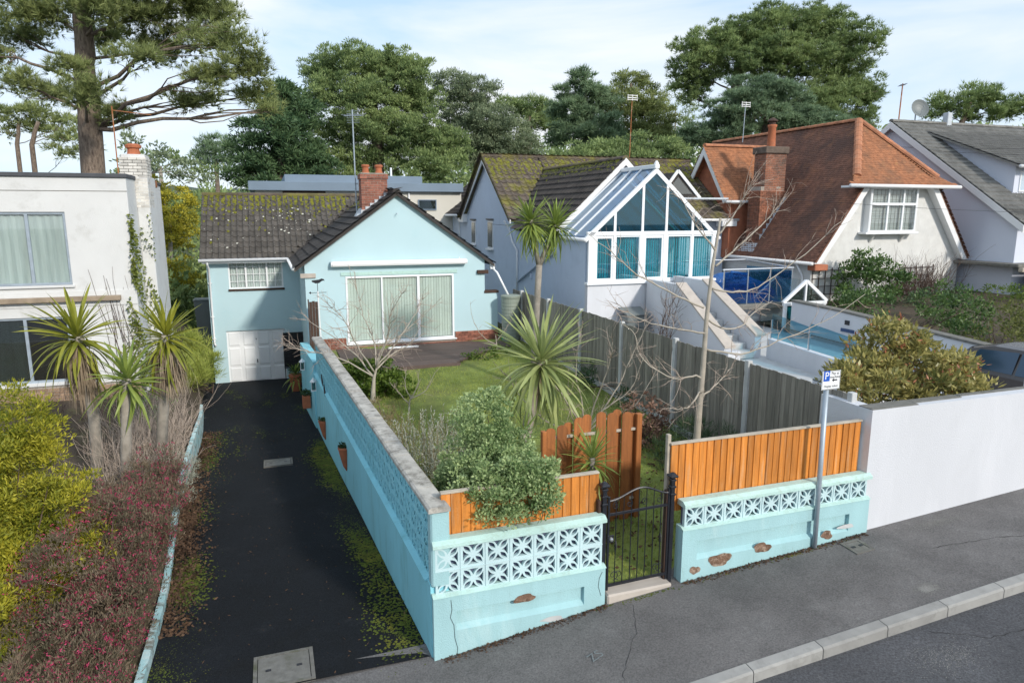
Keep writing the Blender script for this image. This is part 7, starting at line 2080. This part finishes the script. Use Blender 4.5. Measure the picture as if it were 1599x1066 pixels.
shrub('evergreen_bush', 'rounded dark green shrubs at the top end of the forecourt wall', (16.8, 8.8, 1.2), [(16.2, 9.8, 2.0, .9, .9, .7), (17.8, 7.8, 2.1, 1.0, .9, .8), (19.6, 9.8, 1.9, 1.1, 1.0, .8)], M['evergreen'], .28, 3.2, 46, .11, .055, stems=16)
shrub('evergreen_bush', 'scrubby olive shrub halfway down the forecourt wall', (16.0, 5.2, 1.2), [(15.6, 5.0, 2.0, .7, .9, .7), (17.4, 5.4, 2.2, 1.0, .9, .9), (19.6, 5.6, 2.1, 1.2, 1.0, .9)], M['olive_shrub'], .3, 2.8, 44, .10, .045, stems=16)
shrub('evergreen_bush', 'loose green shrub above the forecourt wall by the car', (16.4, 2.6, 1.2), [(16.2, 2.8, 1.9, .9, 1.0, .8), (18.6, 2.4, 2.0, 1.1, 1.0, .9), (23.0, 7.0, 1.9, 1.3, 1.0, .9)], M['shrub'], .3, 2.6, 40, .10, .05, stems=16)
twigs('climber', 'tangled leafless climber on the roughcast wall above the trellis', (23.8, 14.6, 1.3), 130, (22.8, 25.4, 14.55, 14.85), 1.95, .012, M['twig_dark'], 'climber', lean=.3, fork=5)
twigs('young_shrub', 'slender leafless shrub against the white staircase wall', (9.6, 11.0, 1.0), 9, (9.4, 9.8, 10.6, 11.2), 1.75, .012, M['twig_dark'], lean=.14, fork=9)

# ------------------------------------------------------------------ cordyline palms
def leaf_strip(L, W, droop, mat, k=7):
    """one long sword leaf along +x, arching down in z, folded along its midrib"""
    vs, fs = [], []
    for i in range(k + 1):
        u = i / k; w = W * (math.sin(math.pi * min(1, .18 + .82 * u)) ** .7) * (1 if u < .98 else .05)
        x = L * (u - .10 * droop * u * u); z = -droop * L * u ** 2.4
        vs += [(x, -w / 2, z + w * .16), (x, 0, z), (x, w / 2, z + w * .16)]
    for i in range(k):
        a = i * 3; fs += [(a, a + 1, a + 4, a + 3), (a + 1, a + 2, a + 5, a + 4)]
    me = MB().add(vs, fs).mesh('leaf', mat, True)
    return me
LEAF_SETS = {}
def leaf_set(mat, L, W):
    key = (mat.name, L, W)
    if key not in LEAF_SETS: LEAF_SETS[key] = [leaf_strip(L * q, W * (.85 + .3 * q), dr, mat) for q, dr in ((1, .10), (.95, .26), (.85, .46), (1.05, .72), (.7, .04), (.9, 1.05))]
    return LEAF_SETS[key]
def head(root, c, n, L, W, mat, axis=(0, 0, 1), lo=-.55, old=None):
    """rosette of sword leaves round the point c (plot coordinates)"""
    ms_ = leaf_set(mat, L, W); ax = Vector(axis).normalized(); q = Vector((0, 0, 1)).rotation_difference(ax)
    ga = 2.399963
    for i in range(n):
        u = (i + .5) / n                       # 0 top, 1 bottom
        el = math.asin(1 - (1 - lo) * u) + random.uniform(-.12, .12)
        az = i * ga + random.uniform(-.2, .2)
        me = ms_[0 if u < .25 else (random.choice((0, 1, 4)) if u < .5 else random.choice((1, 2, 2, 3) if u < .8 else (2, 3, 5)))]
        R = q.to_matrix() @ Matrix.Rotation(az, 3, 'Z') @ Matrix.Rotation(-el, 3, 'Y') @ Matrix.Rotation(random.uniform(-.5, .5), 3, 'X')
        sc = random.uniform(.75, 1.1)
        p = Vector(c) + R @ Vector((.03, 0, 0)) - ax * (u * .22)
        piece('leaf', me, root, p, R, (sc, sc, sc))
def skirt(root, c, n, L, r):
    mb = MB()
    v, f = [], []
    for i in range(n):
        a = random.uniform(0, 6.28); z = random.uniform(-L * .6, .05)
        p = Vector((c[0] + math.cos(a) * .05, c[1] + math.sin(a) * .05, c[2] + z))
        e = p + Vector((math.cos(a) * r * random.uniform(.4, 1.2), math.sin(a) * r * random.uniform(.4, 1.2), -L * random.uniform(.35, .7)))
        m_ = (p + e) / 2 + Vector((math.cos(a), math.sin(a), .3)) * r * .35
        w = Vector((-math.sin(a), math.cos(a), 0)) * .011
        b = len(v); v += [p - w, p + w, m_ + w, m_ - w, e]; f += [(b, b + 1, b + 2, b + 3), (b + 3, b + 2, b + 4)]
    o = mb.add(v, f).build('dead_leaf_skirt', M['dead'], root); o['kind'] = 'stuff'
def stemtube(root, pts, rs): MB().tube(pts, rs, 10).build('trunk', M['bark_grey'], root, smooth=True)

cp = thing('cordyline_palm', 'yellow-green cordyline with shaggy dead skirt before the white house windows', 'palm', (-4.8, 6, .3), 'cordyline palms')
stemtube(cp, [(-4.75, 5.9, .2), (-4.72, 6, 1.6), (-4.80, 6, 3.05)], [.11, .09, .07]); head(cp, (-4.84, 6, 3.10), 95, .86, .052, M['cord_y']); skirt(cp, (-4.82, 6, 2.9), 420, .95, .22)
cp = thing('cordyline_palm', 'yellow-green cordyline leaning over the driveway edge by the ivy', 'palm', (-3.6, 6.2, .2), 'cordyline palms')
stemtube(cp, [(-3.85, 6.1, .2), (-3.66, 6.1, 1.6), (-3.50, 6, 3.0)], [.11, .09, .07]); head(cp, (-3.49, 6, 3.04), 90, .74, .048, M['cord_y']); skirt(cp, (-3.50, 6, 2.85), 460, .9, .26)
cp = thing('cordyline_palm', 'lower green cordyline with bare trunk between the two yellow-green ones', 'palm', (-4.2, 5.4, .2), 'cordyline palms')
stemtube(cp, [(-4.22, 5.4, .2), (-4.17, 5.4, 1.2), (-4.05, 5.4, 2.4)], [.10, .085, .07]); head(cp, (-4.04, 5.4, 2.44), 80, .66, .048, M['cord_d'])
cp = thing('cordyline_palm', 'largest grey-green cordyline in the middle of the front garden', 'palm', (2.5, 4, .5), 'cordyline palms')
stemtube(cp, [(2.30, 3.9, .45), (2.46, 4, 1.2), (2.62, 4, 1.9), (2.74, 4, 2.5)], [.12, .10, .09, .075]); head(cp, (2.74, 4, 2.54), 150, 1.22, .062, M['cord_g'], (.05, 0, 1), -.8); skirt(cp, (2.72, 4, 2.35), 90, .6, .12)
cp = thing('cordyline_palm', 'tall forked cordyline with two heads in front of the blue-grey house wall', 'palm', (4.6, 9, .6), 'cordyline palms')
stemtube(cp, [(4.50, 9, .6), (4.56, 9, 2.0), (4.62, 9, 3.2), (4.65, 9, 3.8)], [.10, .085, .08, .08]); stemtube(cp, [(4.65, 9, 3.78), (4.52, 9, 4.3), (4.42, 9, 4.9)], [.07, .055, .05]); stemtube(cp, [(4.65, 9, 3.78), (4.86, 9, 4.25), (5.05, 9, 4.8)], [.07, .055, .05])
head(cp, (4.40, 9, 4.92), 140, .70, .045, M['cord_d'], (-.15, 0, 1), -.85); head(cp, (5.07, 9, 4.84), 140, .70, .045, M['cord_d'], (.15, 0, 1), -.85)
cp = thing('cordyline_palm', 'small cordyline in front of the red-brown board gate', 'palm', (2.44, 1.2, .4), 'cordyline palms')
stemtube(cp, [(2.42, 1.2, .4), (2.44, 1.25, 1.1), (2.46, 1.3, 1.66)], [.05, .045, .04]); head(cp, (2.46, 1.3, 1.70), 85, .50, .030, M['cord_d'], (0, 0, 1), -.5)
MB().lathe((2.36, .75, 1.5), [(.10, 0), (.15, .30), (.17, .32), (.17, .36)], 12)
cp = thing('cordyline_palm', 'tiny cordyline rosette poking out of the variegated shrub', 'palm', (1.83, 2.2, .5), 'cordyline palms')
stemtube(cp, [(1.83, 2.4, .45), (1.83, 2.4, 1.75)], [.04, .03]); head(cp, (1.83, 2.4, 1.80), 40, .36, .024, M['cord_d'], (0, 0, 1), -.2)
head(pp, (-1.12, 16.9, zdrive(16.9) + .62), 34, .45, .05, M['cord_d'], (0, 0, 1), -.3)
# leafy fill in the tall pot
C = np.array([Wn(-1.12, 16.9, zdrive(16.9) + .6)] * 6) + RNG.normal(size=(6, 3)) * .1
v, f = foliage(C, np.full(6, .2), 50, .08, .04); v = v - np.array(pp.location)
Rm = np.array(Matrix.Rotation(-YAW, 3, 'Z')); o = bpy.data.objects.new('foliage', npmesh('foliage', v @ Rm.T, f, 4, M['evergreen'])); COL.objects.link(o); o.parent = pp

# ------------------------------------------------------------------ bare trees
def bare_tree(name, label, base, trunk, branches, r0, mat, twmat, n_tw, tw_len, seed=1, depth_spread=.5, cat='tree', rbf=.34):
    root = wthing(name, label, cat, Vector(Wn(*base)))
    tp = [Wn(*p) for p in trunk]
    n = len(tp); rs = [r0 * (1 - .72 * i / (n - 1)) for i in range(n)]
    mb = []
    # smooth the trunk
    pts, rr = [], []
    for i in range(n - 1):
        for j in range(4):
            u = j / 4; pts.append(tp[i] * (1 - u) + tp[i + 1] * u); rr.append(rs[i] * (1 - u) + rs[i + 1] * u)
    pts.append(tp[-1]); rr.append(rs[-1])
    wtube('trunk', [(pts, rr)], mat, root, 10)
    ch, tw = [], []
    for bi, b in enumerate(branches):
        dd = RNG.uniform(-depth_spread, depth_spread)
        q = [Wn(p[0], p[1] + dd * (k / (len(b) - 1)), p[2]) for k, p in enumerate(b)]
        # subdivide with a soft curve
        cur = []
        for i in range(len(q) - 1):
            for j in range(4):
                u = j / 4
                p_1 = q[max(i - 1, 0)]; p0, p1 = q[i], q[i + 1]; p2 = q[min(i + 2, len(q) - 1)]
                cur.append(.5 * ((2 * p0) + (-p_1 + p1) * u + (2 * p_1 - 5 * p0 + 4 * p1 - p2) * u * u + (-p_1 + 3 * p0 - 3 * p1 + p2) * u ** 3) + RNG.normal(size=3) * .008)
        cur.append(q[-1])
        rb = r0 * rbf
        ch.append((cur, [rb * (1 - .78 * i / (len(cur) - 1)) for i in range(len(cur))]))
        L = len(cur)
        for k in range(n_tw):
            i = RNG.integers(max(1, L // 5), L); p = cur[i]; d = unit(cur[min(i + 1, L - 1)] - cur[max(i - 1, 0)])
            ln = tw_len * RNG.uniform(.4, 1.2)
            d2 = unit(d * .7 + RNG.normal(size=3) * .55 + np.array([0, 0, .25]))
            m = limb(p, p + d2 * ln, rb * .30, rb * .10, 4, .03, .08); tw.append(m)
            for _ in range(2):
                p2 = m[0][RNG.integers(1, 4)]; tw.append(limb(p2, p2 + unit(d2 + RNG.normal(size=3) * .7) * ln * .5, rb * .16, rb * .06, 3, .02, .08))
    wtube('branch', ch, mat, root, 7)
    wtube('twig', tw, twmat, root, 4)['kind'] = 'stuff'
    return root
t = 2.6
bare_tree('bare_sapling', 'tall leafless sapling with long curved pale branches by the grey fence', (5.07, t, .5),
    [(5.07, t, .4), (5.09, t, 1.18), (5.11, t, 1.98), (5.14, t, 2.43), (5.16, t, 3.31), (5.22, t, 4.17), (5.33, t, 5.0)],
    [[(5.11, t, 3.53), (4.6, t, 3.74), (3.88, t, 4.1), (3.41, t, 4.47), (3.01, t, 4.77)],
     [(5.24, t, 3.85), (5.73, t, 3.78), (6.17, t, 3.93), (6.87, t, 4.4), (7.51, t, 4.94)],
     [(5.29, t, 4.22), (5.8, t, 4.53), (6.42, t, 4.95), (6.73, t, 5.16)],
     [(5.13, t, 2.32), (4.92, t, 2.39), (4.55, t, 2.37), (3.93, t, 2.74), (3.74, t, 3.18), (3.5, t, 3.35)],
     [(5.13, t, 3.1), (4.63, t, 3.18), (4.14, t, 3.31), (3.72, t, 3.59)],
     [(5.15, t, 2.82), (5.8, t, 2.72), (6.46, t, 2.91), (7.26, t, 3.2), (8.08, t, 3.69)],
     [(5.2, t, 3.31), (5.64, t, 3.12), (6.1, t, 3.15), (6.42, t, 3.36), (6.89, t, 3.51)],
     [(5.14, t, 1.98), (5.58, t, 2.17), (5.96, t, 2.37)], [(5.12, t, 2.1), (4.7, t, 1.9), (4.2, t, 2.0)],
     [(5.25, t, 4.5), (5.0, t, 4.9), (4.85, t, 5.3)], [(5.28, t, 4.7), (5.55, t, 5.1), (5.7, t, 5.5)]], .074, M['bark_pale'], M['twig'], 14, .5, rbf=.25)
c = 8.85
bare_tree('cherry_tree', 'small leafless cherry tree with pale bark near the side wall', (.39, c, .64),
    [(.39, c, .55), (.41, c, .95), (.44, c, 1.26), (.51, c, 1.49)],
    [[(.44, c, 1.26), (.11, c, 1.75), (-.44, c, 2.25), (-.99, c, 2.6)], [(.51, c, 1.49), (.70, c, 1.94), (1.32, c, 2.28), (2.11, c, 2.85)], [(.51, c, 1.49), (.49, c, 2.1), (.29, c, 2.7), (.17, c, 3.3)],
     [(.50, c, 1.45), (.95, c, 1.75), (1.4, c, 1.9), (1.75, c, 2.3)], [(.42, c, 1.3), (-.3, c, 1.75), (-1.1, c, 1.95), (-1.57, c, 2.1)], [(.5, c, 1.49), (.75, c, 2.3), (.8, c, 2.9), (1.05, c, 3.4)], [(.46, c, 1.4), (.05, c, 2.1), (-.2, c, 2.7), (-.55, c, 3.1)],
     [(.5, c, 1.5), (1.1, c, 2.2), (1.5, c, 2.75), (1.7, c, 3.1)]], .072, M['bark_pale'], M['twig'], 22, .55, depth_spread=1.3, rbf=.30)
f_ = 5.0
bare_tree('bare_fig', 'many-stemmed leafless shrub with upright pale twigs behind the board gate', (4.1, f_, .52),
    [(4.1, f_, .45), (4.1, f_, .75), (4.12, f_, .95)],
    [[(4.1, f_, .7), (3.7, f_, 1.1), (3.45, f_, 1.7), (3.3, f_, 2.3)], [(4.1, f_, .7), (4.4, f_, 1.2), (4.9, f_, 1.6), (5.1, f_, 2.3)], [(4.1, f_, .7), (4.0, f_, 1.4), (3.85, f_, 2.0), (3.9, f_, 2.8)],
     [(4.1, f_, .7), (4.6, f_, 1.0), (5.2, f_, 1.2), (5.6, f_, 1.8)], [(4.1, f_, .7), (3.4, f_, .95), (2.9, f_, 1.4), (2.6, f_, 1.9)], [(4.1, f_, .7), (4.25, f_, 1.5), (4.35, f_, 2.2), (4.3, f_, 2.7)],
     [(4.1, f_, .7), (4.7, f_, 1.5), (5.0, f_, 2.2), (5.3, f_, 2.9)], [(4.1, f_, .7), (3.6, f_, 1.5), (3.2, f_, 2.0), (3.1, f_, 2.6)]], .055, M['bark_pale'], M['twig'], 14, .45, depth_spread=1.0, cat='shrub', rbf=.36)
bare_tree('bare_sapling', 'knee-high leafless sapling on the lawn in front of the cherry', (1.1, 8.0, .62), [(1.1, 8, .55), (1.1, 8, .8), (1.15, 8, 1.0)],
    [[(1.12, 8, .9), (1.3, 8, 1.2), (1.35, 8, 1.6)], [(1.12, 8, .95), (1.0, 8, 1.3), (1.02, 8, 1.7)], [(1.12, 8, .9), (1.5, 8, 1.1), (1.7, 8, 1.5)], [(1.1, 8, .8), (.85, 8, 1.1), (.7, 8, 1.3)]], .03, M['bark_pale'], M['twig'], 6, .25, depth_spread=.3, rbf=.5)
bare_tree('bare_sapling', 'low leafless twiggy sapling beside the water butt', (4.9, 13.2, .8), [(4.9, 13.2, .7), (4.88, 13.2, 1.0), (4.85, 13.2, 1.3)],
    [[(4.88, 13.2, 1.0), (4.4, 13.2, 1.3), (4.1, 13.2, 1.9), (4.05, 13.2, 2.4)], [(4.87, 13.2, 1.1), (5.2, 13.2, 1.6), (5.3, 13.2, 2.0)]], .03, M['bark_pale'], M['twig'], 6, .35, rbf=.5)

# ------------------------------------------------------------------ ivy on the white house
iv = wthing('ivy', 'green ivy climbing the side of the white flat-roofed house', 'climber', Vector(Wn(FR + .1, FT + 1, .6)))
P, D = [], []
for i in range(3600):
    u = random.random()
    face = random.random()
    z = .8 + 4.3 * (random.random() ** 1.5)
    wdt = 1.3 * max(.05, 1 - (z - .8) / 4.0) * random.random() ** .6
    if face < .45: s_, t_ = FR + .03 - random.random() * .5 * wdt, FT - .02 - random.random() * .05
    elif face < .8: s_, t_ = FR + .02 + random.random() * .05, FT + 1.2 * random.random() * min(1, wdt + .3)
    else: s_, t_ = FR + .02 + random.random() * .3, FT + 1.18 - random.random() * .05
    if math.sin(z * 5 + s_ * 9 + t_ * 6) + math.sin(z * 2.1 + s_ * 17) + random.uniform(-1, 1) < .0: continue
    P.append(Wn(s_, t_, z)); D.append(unit(np.array(Wn(s_ + .1, t_ - .3, z - .15)) - np.array(Wn(s_, t_, z)) + RNG.normal(size=3) * .25))
v, f = leaves(np.array(P), np.array(D), RNG.uniform(.05, .10, len(P)), .06)
wpart('leaves', v, f, M['ivy'], iv)
ch = []
for i in range(26):
    s_ = FR - random.uniform(-.02, .75); z0 = random.uniform(.9, 2.2)
    ch.append(limb(Wn(s_, FT - .012, z0), Wn(s_ - random.uniform(-.1, .5), FT - .012, z0 + random.uniform(.6, 1.9)), .008, .003, 6, 0, .02))
wtube('vine', ch, M['twig_dark'], iv, 4)

# ------------------------------------------------------------------ low wall between driveway and next garden
lo_ = thing('low_wall', 'low worn turquoise and white wall along the left edge of the driveway', 'wall', (-3.5, 6, 0))
lw_s = lambda t: -3.30 - .035 * t + .06 * math.sin(t * .7)
TT = list(np.linspace(-.25, 14.2, 30)); vs, fs = [], []
for t in TT:
    s = lw_s(t); zt = (.12 if t < 5 else .12 + .16 * min(1, (t - 5) / 3)) - .048 * t + .03 * math.sin(t * 1.3)
    if t > 6: zt += .18 * math.sin((t - 6) / 8.2 * math.pi) ** 2
    vs += [(s - .06, t, zdrive(t) - .3), (s + .02, t, zdrive(t) - .3), (s + .02, t, zt), (s - .06, t, zt + .015)]
for i in range(len(TT) - 1):
    a, b = i * 4, i * 4 + 4; fs += [(a + 3, a, b, b + 3), (a, a + 1, b + 1, b), (a + 1, a + 2, b + 2, b + 1), (a + 2, a + 3, b + 3, b + 2)]
fs += [(0, 3, 2, 1), (len(vs) - 4, len(vs) - 3, len(vs) - 2, len(vs) - 1)]
MB().add(vs, fs).build('wall_face', surf('flaking_pale_paint', (.36, .58, .60), .9, .2, 3, [((.62, .66, .64), 3, .45, .65, .8), ((.14, .13, .10), 5, .50, .62, .9)], .5, 60), lo_)
MB().bev(-3.95, -3.40, -.35, -.10, -.1, .22, .02).build('end_pier', M['turq_cope'], lo_)

# ------------------------------------------------------------------ lawn, litter, moss
n = 62000
s = RNG.uniform(-.5, 6.15, n); t = RNG.uniform(.2, 15.0, n)
keep = (s > -.02 - .05 * t) & ~((t > 11.6) & (s < 5.5) & (s < np.interp(t, [11.7, 12.35, 13.1, 13.5, 15], [3.2, 3.75, 4.5, 5.5, 5.5])))
bare = (np.sin(1.9 * s + 1.2) * np.sin(.9 * t + .4) + RNG.normal(size=n) * .35) < -.55
keep &= ~bare
s, t = s[keep], t[keep]
z = .38 + .03 * t + .02 * np.sin(1.7 * s + .8 * t) + .015 * np.sin(2.3 * t)
P = np.stack([ORG.x + s * CY - t * SY, ORG.y + s * SY + t * CY, z - .005], 1)
D = unit(np.stack([RNG.normal(size=len(s)) * .5, RNG.normal(size=len(s)) * .5, np.ones(len(s))], 1))
v, f = needles(P, D, RNG.uniform(.03, .075, len(s)), .012)
tag(wobj('grass', npmesh('grass', v, f, 3, M['grass']), (0, 0, 0)), 'short mossy winter lawn in the front garden', 'grass', kind='stuff')

def scatter(name, label, cat, n, fn, L, W, mat, lift=.012):
    pts = [fn() for _ in range(n)]
    P = np.array([Wn(*p) for p in pts]); P[:, 2] += lift
    D = unit(np.stack([RNG.normal(size=n), RNG.normal(size=n), RNG.uniform(-.1, .5, n)], 1))
    v, f = leaves(P, D, L * RNG.uniform(.5, 1.3, n), W)
    tag(wobj(name, npmesh(name, v, f, 4, mat), (0, 0, 0)), label, cat, kind='stuff')
def lit1():
    t = random.choice((random.uniform(1.5, 7.5), random.uniform(4, 12))); return (lw_s(t) + .03 + abs(random.gauss(0, .20)), t, zdrive(t) + random.uniform(0, .03) * 1)
scatter('leaf_litter', 'brown fallen leaves along the left edge of the driveway', 'leaf litter', 4200, lit1, .06, .035, M['litter'])
def lit2():
    s = random.uniform(2.2, 6.0); t = random.uniform(.3, 4.5); return (s, t, zgarden(s, t))
scatter('leaf_litter', 'scattered brown leaves on the ground behind the iron gate', 'leaf litter', 900, lit2, .07, .04, M['litter'], .03)
def lit3():
    u = random.random(); s = 3.1 + 3.0 * u if random.random() < .6 else -.1 + 2.1 * random.random()
    t = -.115 - abs(random.gauss(0, .045)); return (s, t, zpave(s, t))
scatter('leaf_litter', 'grit and dead leaves along the foot of the turquoise walls', 'leaf litter', 1500, lit3, .03, .018, M['litter'], .006)
def lit4():
    t = random.uniform(0, 14); u = random.random(); s = dr_s(u, t); return (s, t, zdrive(t))
scatter('leaf_litter', 'stray twigs and leaf bits over the dark driveway', 'leaf litter', 700, lit4, .05, .012, M['litter'], .012)

def moss_patch(name, label, pts):
    """cushions of moss: many low domes"""
    V, Fc = [], []
    for (s, t, z, r) in pts:
        c = Wn(s, t, z); k = 7; b = len(V)
        for j in range(k):
            a = 2 * math.pi * j / k; q = r * random.uniform(.7, 1.2); V.append((c[0] + math.cos(a) * q, c[1] + math.sin(a) * q, c[2] - .004))
        V.append((c[0], c[1], c[2] + r * .30)); Fc += [(b + j, b + (j + 1) % k, b + k) for j in range(k)]
    me = MB().add(V, Fc).mesh(name, M['moss_green'], True)
    tag(wobj(name, me, (0, 0, 0)), label, 'moss', kind='stuff')
M['moss_green'] = surf('damp_moss', (.075, .10, .010), 1, .5, 9, [((.20, .18, .02), 3, .5, .7, .7)], 1, 60)
pts = []
seeds = []
for i in range(300):
    side = random.random()
    if side < .5: t = random.uniform(.2, 10); seeds.append((sw_s(t) - .05 - abs(random.gauss(0, .16)), t))
    elif side < .9: t = random.choice((random.uniform(-.5, 1.7), random.uniform(2.4, 3.6), random.uniform(5.5, 12))); seeds.append((lw_s(max(t, 0)) + .05 + abs(random.gauss(0, .25)), t))
    else: t = random.uniform(9, 18); seeds.append((dr_s(random.random(), t), t))
for (cs, ct_) in seeds:
    for k in range(random.randint(20, 75)):
        s, t = cs + random.gauss(0, .11), ct_ + random.gauss(0, .26)
        if s > sw_s(t) - .03: continue
        pts.append((s, t, zdrive(t) + .006 + .008 if t > 0 else zpave(s, t), random.uniform(.006, .022)))
moss_patch('moss', 'green moss growing along both edges of the driveway', pts)
pts = []
for i in range(420):
    s = random.choice((random.gauss(4.75, .12), random.gauss(2.5, .25), random.uniform(3.2, 6))); t = -.14 - abs(random.gauss(0, .03)); pts.append((s, t, zpave(s, t), random.uniform(.008, .022)))
moss_patch('moss', 'tufts of moss at the foot of the turquoise wall by the sign', pts)

def splash(name, label, c, n, sx_, sy_, mat):
    pts = [(c[0] + RNG.normal() * sx_, c[1] + RNG.normal() * sy_) for _ in range(n)]
    V, Fc = [], []
    for (s, t) in pts:
        z = (zpave(s, t) if t > KT else zpave(s, KT) - .125 + .015 * (t - KT)) + .003; r = random.uniform(.002, .008); b = len(V)
        for j in range(5): a = 2 * math.pi * j / 5; V.append(tuple(PL(s + r * math.cos(a), t + r * math.sin(a) * .7, z)))
        Fc.append(tuple(range(b, b + 5)))
    tag(wobj(name, MB().add(V, Fc).mesh(name, mat), (0, 0, 0)), label, 'stain', kind='stuff')
M['cement'] = surf('dried_cement', (.24, .235, .22), .95, .2, 10)
splash('cement_stain', 'pale cement splash on the pavement near the kerb', (5.72, -1.45), 1600, .09, .05, M['cement'])
splash('cement_stain', 'pale worn patch on the pavement beside the white street wall', (7.2, -.30), 1800, .24, .06, M['cement'])
splash('cement_stain', 'pale grit on the road surface below the kerb', (5.0, -2.35), 900, .25, .12, M['cement'])
# telephone wires across the right-hand houses
def wire(label, a, b, sag):
    pts = []
    A, B = np.array(PL(*a)), np.array(PL(*b))
    for k in range(21):
        u = k / 20; p = A + (B - A) * u; pts.append((p[0], p[1], p[2] - sag * 4 * u * (1 - u)))
    mb = MB().tube(pts, .006, 4); l = pts[0]; mb.v = [(q[0] - l[0], q[1] - l[1], q[2] - l[2]) for q in mb.v]
    tag(wobj('overhead_wire', mb.mesh('overhead_wire', M['sign_black']), l), label, 'wire', 'overhead wires')
wire('upper thin black wire from the lilac gable bracket towards the street', (26.72, GT - .28, 8.15), (34, -4, 7.6), .5)
wire('lower thin black wire from the lilac gable bracket towards the street', (26.72, GT + .28, 8.15), (34, -4, 7.0), .6)
wire('thin black wire crossing the clay-tiled roof to the right', (17.6, 15.2, 5.6), (40, 10.0, 5.2), .35)
wire('thin black wire from the bungalow eaves towards the conservatory', (5.3, 15.0, 4.7), (18.3, 20.3, 4.8), .3)
for o in list(bpy.data.objects):
    if '_o' in o.keys(): del o['_o']
